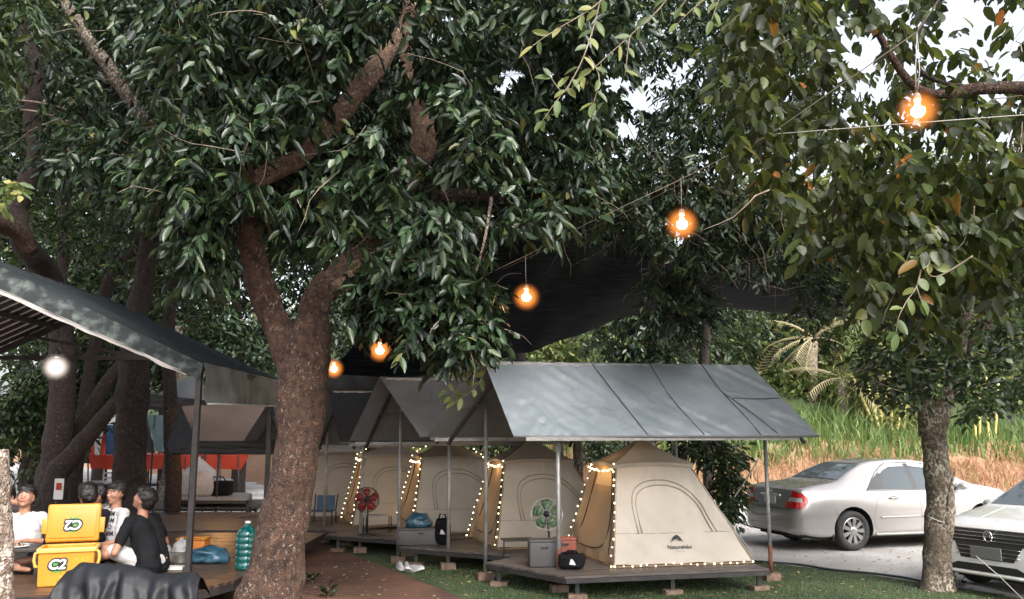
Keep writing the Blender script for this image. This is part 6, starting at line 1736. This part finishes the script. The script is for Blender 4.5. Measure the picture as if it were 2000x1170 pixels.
    so_ = remesh(bm, 'shirt', K[shirt], root, .0125, 3, fold=.007, cut=[(nk + V(0, .02, .012), V(0, .3, 1))])
    if collar:
        b = MB(); 
        for k in (-1, 1):
            b.add([nk + V(k*.055, -.02, .02), nk + V(k*.075, .03, -.01), nk + V(k*.045, .085, -.06), nk + V(k*.012, .085, -.02)], [(0, 1, 2, 3)])
        b.build('collar', K[shirt], root, True)
    bm = bmesh.new()
    capsule(bm, pel + V(-.07,0,-.01), pel + V(.07,0,-.01), .118, .118)
    for i, (hp, kn, ft) in enumerate(legs): capsule(bm, hp, hp.lerp(kn, .82), .097, .078)
    remesh(bm, 'shorts', K[shorts], root, .0125, 3, fold=.006)
    # hair: cap over crown, back and sides, fringe at the front
    bm = bmesh.new()
    ellip(bm, H(0, -.014, .032), (.092, .106, .108), HR); ellip(bm, H(0, -.045, -.01), (.078, .066, .085), HR)
    ellip(bm, H(0, .052, .078), (.070, .044, .040), HR)
    if longhair: capsule(bm, H(0, -.08, -.02), H(0, -.10, -.16), .05, .03)
    ho = remesh(bm, 'hair', K['hair'], root, .009, 1, fold=.014)
    # trim the hair away from the face
    me = ho.data; b2 = bmesh.new(); b2.from_mesh(me)
    inv = HR.inverted(); kill = []
    for v in b2.verts:
        l = inv @ (v.co - hc)
        if l.y > .030 and l.z < .042 - max(0, .055 - l.y) * .8 or l.z < -.10 and not longhair or (l.y > .012 and l.z < .02): kill.append(v)
    bmesh.ops.delete(b2, geom=kill, context='VERTS'); b2.to_mesh(me); b2.free()
    # loose locks over the cap of hair
    g = np.random.default_rng(int(abs(base.x) * 1000)); b = MB(); me.update(); nv_ = len(me.vertices)
    me_n = [(v.co.copy(), v.normal.copy()) for v in me.vertices]
    for k in g.integers(0, nv_, 420):
        p, n_ = me_n[int(k)]; l = inv @ (p - hc)
        t_ = (V(0, 0, -1) + HR @ V(0, .55 if l.y > 0 else -.25, 0) + Vector(g.normal(0, .45, 3))); t_ = (t_ - n_ * t_.dot(n_)).normalized()
        w_ = t_.cross(n_) * .0045; L_ = g.uniform(.018, .042)
        q1 = p + t_ * L_ * .5 + n_ * .006; q2 = p + t_ * L_ + n_ * g.uniform(-.002, .006)
        b.add([p - w_, p + w_, q1 + w_ * .8, q1 - w_ * .8, q2], [(0, 1, 2, 3), (3, 2, 4)])
    b.build('locks', K['hair'], root, True)['kind'] = 'stuff'
    # eyes, brows and mouth
    for k in (-1, 1):
        MB().ball(H(k*.030, .0815, .003), .0125, 10, sq=(1, .6, .75)).build('eye', K['white'], root, True)
        MB().ball(H(k*.030, .0885, .003), .0065, 6, sq=(1, .5, 1)).build('pupil', K['ink'], root, True)
        MB().tube([H(k*.014, .094, .025), H(k*.030, .094, .031), H(k*.048, .084, .025)], .0042, 5).build('eyebrow', K['hair'], root, True)
    MB().tube([H(-.022, .0935, -.058), H(0, .1015, -.062), H(.022, .0935, -.058)], .0048, 6).build('mouth', K['lips'], root, True)
    root.location = base; root.rotation_euler = (0, 0, yaw)
    root.scale = (s, s, s)
    return root, so_
def at(px, Y): return V(PX(px, 900, Y).x, Y, DZ)
cross = dict(knees=((-.36,.26,.17),(.36,.26,.17)), feet=((.10,.36,.06),(-.10,.42,.07)))
# man in white polo
person('young man in white polo shirt with black fringe, looking down at the left', at(62, 10.7), R(190), s=1.14, seat=.0, lean=.16, head_pitch=-.30, head_yaw=R(4), hands=((-.16,.34,.33),(.14,.36,.33)), shirt='white_cloth', shorts='blue_cloth', collar=True, **cross)
person('person in dark shirt at the left rim holding a hand to the face', at(22, 10.9), R(190), s=1.12, seat=.0, lean=.12, head_yaw=0, hands=((-.02,.20,.72),(.16,.36,.33)), palm=((0,-1,0),(0,0,-1)), shirt='black_cloth', **cross)
person('man in black shirt with his back to the camera, behind the raised yellow lid', at(177, 10.38), R(12), s=1.17, seat=.02, lean=.18, side_lean=-.06, head_yaw=R(35), hands=((-.16,.36,.33),(.16,.36,.33)), shirt='black_cloth', sleeve=.95, **cross)
person('dark haired person mostly hidden between two others, in black', at(200, 11.1), R(140), s=1.12, seat=.0, lean=.05, hands=((-.16,.36,.33),(.16,.36,.33)), shirt='black_cloth', **cross)
p5, sh5 = person('smiling person in white T-shirt printed with black letters', at(238, 10.62), R(140), seat=.05, lean=.05, head_yaw=R(12), hands=((-.14,.34,.28),(.10,.32,.30)), shirt='white_cloth', shorts='black_cloth', s=1.13, **cross)
person('man in black T-shirt and white shorts bending forward at the right of the group', at(312, 10.35), R(74), s=1.16, seat=.0, lean=.34, head_pitch=-.45, head_yaw=R(10), hands=((-.12,.36,.20),(.16,.34,.18)), shirt='black_cloth', shorts='white_cloth',
       knees=((-.26,.36,.26),(.34,.30,.20)), feet=((.02,.46,.06),(-.02,.52,.07)))
# lettering on the white shirt, laid on the cloth
dg = bpy.context.evaluated_depsgraph_get(); bpy.context.view_layer.update()
me = sh5.data; bv = BVHTree.FromPolygons([v.co.copy() for v in me.vertices], [tuple(p.vertices) for p in me.polygons])
# project in the shirt's own frame, from the side that faces the camera
inv = p5.matrix_world.inverted().to_3x3()
vd = (inv @ V(-.35, -1, 0)).normalized(); side = vd.cross(V(0, 0, 1)).normalized() * -1
if (inv @ V(1, 0, 0)).dot(side) < 0: side = -side
for r_, s_ in enumerate(('TOMM', 'YTOM', 'MYTO', 'TOMM', 'YTO', 'MMY', 'TOMMY')):
    vs, fs = text_tris(s_, .072, .002); out = []
    for v in vs:
        o_ = V(0, .04, .60 - r_*.068) + side*(v.x + (.01 if r_ % 2 else -.01)) + V(0, 0, v.y) + vd*1.0
        h = bv.ray_cast(o_, -vd)
        out.append(h[0] + vd*.004 if h[0] else None)
    keep = [f for f in fs if all(out[i] is not None for i in f)]
    if keep:
        o = MB().add([p if p is not None else V(0,0,0) for p in out], keep); ob = MB(); ob.v = o.v; ob.f = o.f; ob.m = o.m
        me_ = bpy.data.meshes.new('lettering'); me_.from_pydata([tuple(v) for v in ob.v], [], ob.f); me_.materials.append(K['ink'])
        link('lettering', me_, p5)
# ------------------------------------------------------------------ cars (local frame: x forward, y left, z up, origin at rear bumper centre on ground)
def interp(tab, x):
    if x <= tab[0][0]: return tab[0][1]
    for a, b_ in zip(tab[:-1], tab[1:]):
        if x <= b_[0]:
            t = (x - a[0]) / (b_[0] - a[0]); return a[1] + (b_[1] - a[1]) * t
    return tab[-1][1]
def smooth_tab(tab, n=160):
    xs = np.linspace(tab[0][0], tab[-1][0], n); ys = np.array([interp(tab, x) for x in xs])
    k = np.array([1, 2, 3, 2, 1.]); k /= k.sum(); yp = np.pad(ys, 2, 'edge'); ys2 = np.convolve(yp, k, 'valid'); ys2[0] = ys[0]; ys2[-1] = ys[-1]
    return list(zip(xs, ys2))
def build_car(label, cat_group, prof, width, belt, paint, axles, wr_, L, roofw, seed=0):
    root = thing('parked_car', V(0, 0, 0), label, 'car', None)
    prof = smooth_tab(prof); width = smooth_tab(width, 120); belt = smooth_tab(belt)
    xs = list(np.linspace(0, .3, 14)) + list(np.linspace(.34, L - .34, 96)) + list(np.linspace(L - .3, L, 14))
    b = MB(); NS = 0
    rings = []
    for x in xs:
        zt = interp(prof, x); w = interp(width, x); zb = .20 + .10 * max(0, 1 - x / .5)**2 + .06 * max(0, 1 - (L - x) / .5)**2
        zs = min(interp(belt, x), zt - .012)
        t = max(0, min(1, (zt - zs) / .46)); rw = (w * .90) * (1 - t) + roofw * t
        sp = [(0, zb), (w*.84, zb), (w*.965, zb+.06), (w*.985, zb + .30*(zs-zb)), (w, zb + .52*(zs-zb)), (w*.992, zb+.72*(zs-zb)), (w*.972, zb+.9*(zs-zb)), (w*.945, zs),
              (w*.945 + (rw - w*.945)*.5 + .008, zs + (zt-zs)*.45), (rw, zs + (zt-zs)*.86), (rw*.90, zs + (zt-zs)*.965), (rw*.55, zt - .004), (0, zt)]
        s = spline(sp[1:-1], 4)
        half = [np.array(sp[0])] + s + [np.array(sp[-1])]
        ring = [V(x, p[0], p[1]) for p in half] + [V(x, -p[0], p[1]) for p in half[-2:0:-1]]
        rings.append(ring)
    n = len(rings[0])
    for r_ in rings: b.v += r_
    for i in range(len(rings) - 1):
        for k in range(n):
            k2 = (k + 1) % n; b.f.append((i*n+k, (i+1)*n+k, (i+1)*n+k2, i*n+k2)); b.m.append(0)
    b.f.append(tuple(range(n))); b.m.append(0); b.f.append(tuple((len(rings)-1)*n + k for k in reversed(range(n)))); b.m.append(0)
    ob = b.build('body', [K[paint], K['car_dark']], root, True)
    # wheel wells
    cb = MB()
    for ax in axles:
        for s in (-1, 1):
            cb.lathe(V(ax, s*.56, wr_+.015), [(wr_+.055, 0), (wr_+.055, .6)], 40, axis=(0, s, 0))
    cut = cb.build('cut', K['car_dark'])
    bm = bmesh.new(); bm.from_mesh(cut.data); bmesh.ops.recalc_face_normals(bm, faces=bm.faces[:]); bm.to_mesh(cut.data); bm.free()
    bm = bmesh.new(); bm.from_mesh(ob.data); bmesh.ops.recalc_face_normals(bm, faces=bm.faces[:]); bm.to_mesh(ob.data); bm.free()
    full = [v.co.copy() for v in ob.data.vertices]; fpl = [tuple(p.vertices) for p in ob.data.polygons]
    bvh = BVHTree.FromPolygons(full, fpl)
    m = ob.modifiers.new('b', 'BOOLEAN'); m.operation = 'DIFFERENCE'; m.object = cut; m.solver = 'EXACT'
    bpy.context.view_layer.update()
    me = bpy.data.meshes.new_from_object(ob.evaluated_get(bpy.context.evaluated_depsgraph_get()))
    ob.modifiers.clear(); old = ob.data; ob.data = me; me.name = 'body'
    bpy.data.objects.remove(cut)
    me.materials.clear(); me.materials.append(K[paint]); me.materials.append(K['car_dark'])
    for p in me.polygons:
        c = p.center; p.use_smooth = True; p.material_index = 0
        for ax in axles:
            d = math.hypot(c.x - ax, c.z - wr_ - .015)
            if d < wr_ + .050 and abs(c.y) < .88 and abs(p.normal.y) > .9 and abs(c.y) < .6: p.material_index = 1
            if abs(d - wr_ - .055) < .004 and abs(p.normal.y) < .5: p.material_index = 1
        if p.normal.z < -.8 and c.z < .4: p.material_index = 1
    me.set_sharp_from_angle(angle=R(38))
    return root, ob, bvh
def proj(bvh, o_, d, off):
    h = bvh.ray_cast(o_, d)
    if h[0] is None: return None
    n = h[1] if h[1].dot(d) < 0 else -h[1]
    return h[0] + n * off
def panel(name, mat, parent, bvh, poly, frame, off=.004, res=.05):
    """poly in 2D; frame(p)->(origin, dir). Cut into small cells and laid on the body."""
    bm = bmesh.new(); vs = [bm.verts.new((p[0], p[1], 0)) for p in poly]; bm.faces.new(vs)
    xs = [p[0] for p in poly]; ys = [p[1] for p in poly]
    for ax, lo, hi in ((0, min(xs), max(xs)), (1, min(ys), max(ys))):
        k = lo + res
        while k < hi:
            co = (k, 0, 0) if ax == 0 else (0, k, 0); no = (1, 0, 0) if ax == 0 else (0, 1, 0)
            bmesh.ops.bisect_plane(bm, geom=bm.verts[:] + bm.edges[:] + bm.faces[:], plane_co=co, plane_no=no); k += res
    bmesh.ops.triangulate(bm, faces=bm.faces[:])
    kill = []; out = {}
    for v in bm.verts:
        o_, d = frame((v.co.x, v.co.y)); p = proj(bvh, o_, d, off)
        if p is None: kill.append(v)
        else: out[v] = p
    for v, p in out.items(): v.co = p
    if kill: bmesh.ops.delete(bm, geom=kill, context='VERTS')
    me = bpy.data.meshes.new(name); bm.to_mesh(me); bm.free(); me.materials.append(K[mat]); me.polygons.foreach_set('use_smooth', [True]*len(me.polygons)); me.update()
    return link(name, me, parent)
def side(s): return lambda p: (V(p[0], s*2, p[1]), V(0, -s, 0))
def rear(p): return (V(-1, p[0], p[1]), V(1, 0, 0))
def front(L): return lambda p: (V(L+1, p[0], p[1]), V(-1, 0, 0))
def topd(p): return (V(p[0], p[1], 3), V(0, 0, -1))
def line(name, mat, parent, bvh, pts, frame, r=.004, off=-.001):
    q = []
    for a, c in zip(pts[:-1], pts[1:]):
        n = max(2, int(math.hypot(c[0]-a[0], c[1]-a[1]) / .05))
        for k in range(n): q.append((a[0] + (c[0]-a[0])*k/n, a[1] + (c[1]-a[1])*k/n))
    q.append(pts[-1]); P = [proj(bvh, *frame(p), off) for p in q]; P = [p for p in P if p is not None]
    if len(P) > 1: return MB().tube(P, r, 5).build(name, K[mat], parent, True)
def wheels(root, axles, wr_, track, spokes=9):
    for ax in axles:
        for s in (-1, 1):
            c = V(ax, s*track, wr_); w = thing('wheel', V(0,0,0), None, None); w.parent = root
            MB().lathe(c, [(wr_*.66, -.10), (wr_*.90, -.105), (wr_*.985, -.08), (wr_, -.03), (wr_, .03), (wr_*.985, .08), (wr_*.90, .105), (wr_*.68, .10), (wr_*.66, .06)], 40, axis=(0, s, 0), caps=False).build('tyre', K['rubber'], w, True)
            b = MB().lathe(c, [(wr_*.68, .09), (wr_*.64, .095), (wr_*.60, .06), (wr_*.58, -.06)], 40, axis=(0, s, 0), caps=False)
            for k in range(spokes):
                a = 6.2832*k/spokes; u = V(math.cos(a), 0, math.sin(a)); t_ = V(-math.sin(a), 0, math.cos(a)); o = c + V(0, s*.07, 0)
                w0, w1 = .020, .036
                P = [o + u*wr_*.14 - t_*w0, o + u*wr_*.62 - t_*w1, o + u*wr_*.62 + t_*w1, o + u*wr_*.14 + t_*w0]
                b.poly(P, (0, s*.020, 0))
            b.lathe(c + V(0, s*.06, 0), [(wr_*.20, 0), (wr_*.20, .035), (wr_*.14, .045), (0, .045)], 20, axis=(0, s, 0))
            b.build('rim', K['rim'], w, False, auto=30)
            MB().lathe(c + V(0, s*.02, 0), [(wr_*.60, 0), (0, .001)], 30, axis=(0, s, 0)).build('brake_disc', K['car_dark'], w, True)

# silver sedan, seen from behind at its right side
AX1 = (1.06, 3.78); LN = 4.80
prof = [(0,.60),(.02,.66),(.05,.675),(.075,.69),(.085,.93),(.11,.985),(.16,1.02),(.45,1.065),(.80,1.105),(.95,1.135),(1.25,1.29),(1.55,1.41),(1.80,1.462),(2.2,1.49),(2.6,1.485),(2.9,1.45),(3.2,1.32),(3.55,1.13),(3.75,1.055),(4.1,1.0),(4.4,.94),(4.6,.87),(4.7,.78),(4.76,.62),(4.80,.50)]
wid = [(0,.60),(.03,.74),(.08,.80),(.2,.845),(.5,.88),(1.2,.90),(3.2,.90),(4.0,.885),(4.4,.85),(4.62,.76),(4.74,.62),(4.80,.48)]
belt = [(0,.56),(.09,.90),(.5,.955),(1.2,.965),(2.5,.945),(3.6,.915),(4.4,.84),(4.8,.48)]
car, body, bv = build_car('silver sedan parked with its tail towards the tents, red tail lights', None, prof, wid, belt, 'car_paint', AX1, .325, LN, .565)
for s in (-1, 1):
    S = side(s)
    panel('side_window', 'car_glass', car, bv, [(1.74,.985),(2.36,.975),(2.36,1.385),(2.05,1.375),(1.86,1.30)], S, .004)
    panel('side_window', 'car_glass', car, bv, [(2.46,.975),(3.42,.965),(3.30,1.07),(3.05,1.245),(2.80,1.355),(2.46,1.39)], S, .004)
    panel('quarter_glass', 'car_pillar', car, bv, [(1.40,.985),(1.745,.985),(1.87,1.30),(1.76,1.25),(1.62,1.165)], S, .003)
    panel('door_pillar', 'car_pillar', car, bv, [(2.36,.975),(2.46,.975),(2.46,1.40),(2.36,1.40)], S, .003)
    panel('rain_visor', 'car_visor', car, bv, [(1.80,1.235),(1.88,1.285),(2.05,1.345),(2.36,1.352),(2.36,1.405),(2.02,1.40),(1.84,1.32),(1.76,1.24)], S, .016)
    panel('rain_visor', 'car_visor', car, bv, [(2.46,1.355),(2.80,1.32),(3.04,1.21),(3.28,1.04),(3.33,1.06),(3.08,1.265),(2.82,1.378),(2.46,1.412)], S, .016)
    line('window_trim', 'car_pillar', car, bv, [(1.38,.975),(2.4,.965),(3.45,.952)], S, .007)
    line('window_trim', 'car_pillar', car, bv, [(1.40,.985),(1.62,1.175),(1.78,1.30),(1.98,1.405),(2.4,1.425),(2.82,1.395),(3.10,1.27),(3.42,1.0)], S, .009)
    for pts in ([(1.60,.96),(1.58,.86),(1.52,.72),(1.46,.55),(1.50,.36),(1.62,.30),(3.3,.30)], [(2.41,.96),(2.44,.70),(2.43,.30)], [(3.46,.95),(3.50,.75),(3.42,.30)], [(.72,.70),(.78,.50),(.74,.42)], [(4.35,.70),(4.28,.45)]):
        line('panel_gap', 'car_gap', car, bv, pts, S, .0035)
    line('side_moulding', 'car_paint', car, bv, [(1.60,.535),(2.41,.535)], S, .017, .002); line('side_moulding', 'car_paint', car, bv, [(2.45,.535),(3.40,.53)], S, .017, .002)
    line('sill', 'car_paint', car, bv, [(1.50,.255),(3.34,.25)], S, .022, .0)
    for x in (1.80, 2.66):
        o = proj(bv, *S((x, .845)), .0)
        MB().tube([o, o + V(.02, s*.035, 0), o + V(.17, s*.035, .004), o + V(.19, 0, .004)], .013, 8).build('door_handle', K['car_paint'], car, True)
        panel('handle_recess', 'car_gap', car, bv, [(x+.03,.825),(x+.16,.825),(x+.15,.87),(x+.05,.87)], S, .002)
    # mirror
    o = V(3.28, s*.86, 1.0); MB().ball(o + V(0, s*.12, .02), .085, 12, sq=(.9, 1.2, .8)).box(o, (.05, .16, .04)).build('mirror', K['car_paint'], car, True)
    # tail lamp wrapping the corner
    T_ = lambda p, s=s: (V(-1 + 0, s*2.0, p[1]) + V(0,0,0), V(1, 0, 0))
    def wrap(p, s=s):
        a = p[0]    # angle round the corner, 0 = straight behind
        d = V(math.cos(a), -s*math.sin(a), 0); c_ = V(.34, s*.50, p[1]); return (c_ - d*1.5, d)
    for nm, mt, A_ in (('tail_light', 'lamp_red', [(-.10,.70),(.95,.70),(1.24,.80),(1.22,.80),(.0,.80),(-.06,.80)]), ('tail_light', 'lamp_red', [(.26,.872),(1.22,.872),(1.05,.92),(.62,.965),(.26,.972)]), ('tail_light_middle', 'lamp_clear', [(.02,.804),(.98,.804),(1.0,.868),(.14,.868)]), ('tail_light', 'lamp_red', [(.99,.804),(1.24,.804),(1.22,.868),(1.0,.868)])):
        panel(nm, mt, car, bv, A_, wrap, .010, .06)
    line('lamp_edge', 'car_gap', car, bv, [(-.10,.695),(.95,.695),(1.24,.80),(1.22,.875),(1.05,.925),(.62,.972),(.26,.978)], wrap, .004, .006)
    MB().box(V(.66, s*.78, .30), (.02, .16, .24)).build('mud_flap', K['car_dark'], car)
    panel('headlight', 'lamp_clear', car, bv, [(4.30,.74),(4.62,.70),(4.60,.80),(4.30,.86)], S, .005)
panel('rear_window', 'car_glass', car, bv, [(.98,-.60),(1.54,-.47),(1.54,.47),(.98,.60)], topd, .004)
line('window_trim', 'car_pillar', car, bv, [(.97,-.62),(1.56,-.485),(1.56,.485),(.97,.62),(.97,-.62)], topd, .007)
panel('windshield', 'car_glass', car, bv, [(2.98,-.50),(3.62,-.62),(3.62,.62),(2.98,.50)], topd, .004)
panel('boot_panel', 'car_panel_grey', car, bv, [(-.40,.69),(.40,.69),(.47,.80),(.50,.985),(-.50,.985),(-.47,.80)], rear, .003)
line('panel_gap', 'car_gap', car, bv, [(-.42,.685),(.42,.685)], rear, .005)
line('panel_gap', 'car_gap', car, bv, [(.12,-.70),(.90,-.66)], topd, .003); line('panel_gap', 'car_gap', car, bv, [(.12,.70),(.90,.66)], topd, .003)
MB().tube([V(.075,-.30,.885), V(.05,-.25,.892), V(.045,0,.90), V(.05,.25,.892), V(.075,.30,.885)], .013, 8).build('boot_trim', K['chrome'], car, True)
MB().box(V(.055, 0, .79), (.012, .34, .16), bev=.004).build('number_plate', K['plate_white'], car)
# oval badge
b = MB(); P = [V(.062, .055*math.cos(6.2832*k/24), .945 + .036*math.sin(6.2832*k/24)) for k in range(25)]; b.tube(P, .005, 5)
b.tube([V(.062, .028*math.cos(6.2832*k/24), .95 + .018*math.sin(6.2832*k/24)) for k in range(25)], .004, 5); b.build('badge', K['chrome'], car, True)
line('bumper_step', 'car_gap', car, bv, [(-.72,.668),(.72,.668)], rear, .004)
line('bumper_line', 'car_gap', car, bv, [(-.70,.40),(.70,.40)], rear, .004)
MB().tube([V(.10,-.45,.245), V(.35,-.45,.26)], .028, 10).build('exhaust', K['steel_dark'], car, True)
MB().box(V(2.4, 0, .21), (3.2, 1.3, .08)).box(V(.5, 0, .25), (.6, 1.1, .10)).box(V(4.35, 0, .24), (.4, 1.1, .1)).build('underbody', K['car_dark'], car)
wheels(car, AX1, .325, .775, 9)
wc = GX(1665, 1076); yaw = R(17)
# place so that the right rear wheel stands at wc
lw = Matrix.Rotation(yaw, 3, 'Z') @ V(AX1[0], -.80, 0)
car.location = V(wc.x, wc.y, 0.004) - V(lw.x, lw.y, 0); car.rotation_euler = (0, 0, yaw)

# white car at the right rim, seen from the front
AX2 = (1.0, 3.62); L2 = 4.60
prof2 = [(0,.60),(.05,.80),(.10,1.0),(.3,1.12),(.7,1.40),(1.1,1.52),(1.8,1.58),(2.3,1.56),(2.7,1.48),(3.1,1.27),(3.45,1.08),(3.8,1.02),(4.15,.955),(4.38,.885),(4.50,.80),(4.545,.70),(4.56,.55),(4.60,.42)]
wid2 = [(0,.62),(.06,.78),(.3,.87),(1.0,.91),(3.4,.91),(4.0,.89),(4.3,.84),(4.46,.76),(4.55,.66),(4.60,.52)]
belt2 = [(0,.55),(.1,.92),(1.0,.98),(2.6,.97),(3.5,.93),(4.3,.80),(4.5,.70),(4.6,.40)]
car2, body2, bv2 = build_car('white car at the right rim with chrome barred grille and plain plate', None, prof2, wid2, belt2, 'car_paint_white', AX2, .335, L2, .60)
F = front(L2)
panel('grille', 'car_dark', car2, bv2, [(-.52,.66),(.52,.66),(.60,.76),(.60,.825),(-.60,.825),(-.60,.76)], F, .004, .04)
panel('lower_grille', 'car_dark', car2, bv2, [(-.36,.47),(.36,.47),(.46,.66),(-.46,.66)], F, .004, .04)
panel('air_intake', 'car_dark', car2, bv2, [(-.62,.315),(.62,.315),(.40,.41),(-.40,.41)], F, .004, .04)
for z, w in ((.83, .60), (.79, .58), (.745, .57), (.70, .54)):
    line('grille_bar', 'chrome', car2, bv2, [(-w,z),(w,z)], F, .010 if z > .8 else .006, .008)
for z in (.52, .57, .62): line('grille_bar', 'chrome', car2, bv2, [(-.43,z),(.43,z)], F, .005, .006)
line('bumper_lip', 'car_paint_white', car2, bv2, [(-.66,.285),(.66,.285)], F, .022, .01)
o = proj(bv2, *F((0, .75)), .02)
b = MB(); b.tube([o + V(.0, .055*math.cos(6.2832*k/24), .07*math.sin(6.2832*k/24)) for k in range(25)], .009, 6)
b.tube([o + V(.0, -.03, -.03), o + V(0, -.02, .04), o + V(0, 0, -.01), o + V(0, .02, .04), o + V(0, .03, -.03)], .008, 6); b.build('badge', K['chrome'], car2, True)
pq = proj(bv2, *F((0, .55)), .02); MB().box(V(pq.x + .01, 0, .555), (.016, .42, .15), bev=.004).build('number_plate', K['plate_grey'], car2)
for s in (-1, 1):
    panel('headlight', 'lamp_clear', car2, bv2, [(s*.58,.70),(s*.84,.745),(s*.86,.84),(s*.80,.845),(s*.62,.80)], F, .008, .04)
    panel('fog_light', 'car_dark', car2, bv2, [(s*.56,.43),(s*.74,.45),(s*.72,.54),(s*.58,.52)], F, .006, .04)
    line('fog_trim', 'chrome', car2, bv2, [(s*.55,.54),(s*.74,.555)], F, .006, .006)
    S = side(s)
    panel('side_window', 'car_glass', car2, bv2, [(1.2,1.02),(2.0,1.01),(2.0,1.45),(1.4,1.42)], S, .004)
    panel('side_window', 'car_glass', car2, bv2, [(2.08,1.01),(3.1,.99),(2.75,1.30),(2.4,1.43),(2.08,1.46)], S, .004)
    line('panel_gap', 'car_gap', car2, bv2, [(2.04,1.0),(2.04,.3)], S, .0035); line('panel_gap', 'car_gap', car2, bv2, [(3.2,.95),(3.15,.3)], S, .0035)
    line('bonnet_gap', 'car_gap', car2, bv2, [(3.45,s*.74),(4.0,s*.72),(4.38,s*.62)], topd, .003)
    line('bonnet_crease', 'car_paint_white', car2, bv2, [(3.45,s*.40),(4.30,s*.34)], topd, .010, -.004)
    MB().ball(V(2.95, s*.99, 1.05), .09, 12, sq=(.9, 1.2, .8)).box(V(2.95, s*.88, 1.02), (.05, .16, .04)).build('mirror', K['car_paint_white'], car2, True)
panel('windshield', 'car_glass', car2, bv2, [(2.72,-.54),(3.42,-.66),(3.42,.66),(2.72,.54)], topd, .004)
MB().box(V(2.3, 0, .22), (3.2, 1.3, .08)).box(V(4.2, 0, .25), (.4, 1.1, .1)).build('underbody', K['car_dark'], car2)
wheels(car2, AX2, .335, .79, 7)
# heading left and slightly towards the camera
hd = V(-.89, -.455, 0).normalized(); yw = math.atan2(hd.y, hd.x)
fc = GX(1916, 1165); fc = V(PX(1922, 1045, 10.35).x, 10.35, 0)
car2.location = fc - hd * L2 * .92 + V(0, 0, 0.004); car2.rotation_euler = (0, 0, yw); car2.scale = (.92, .92, .92)
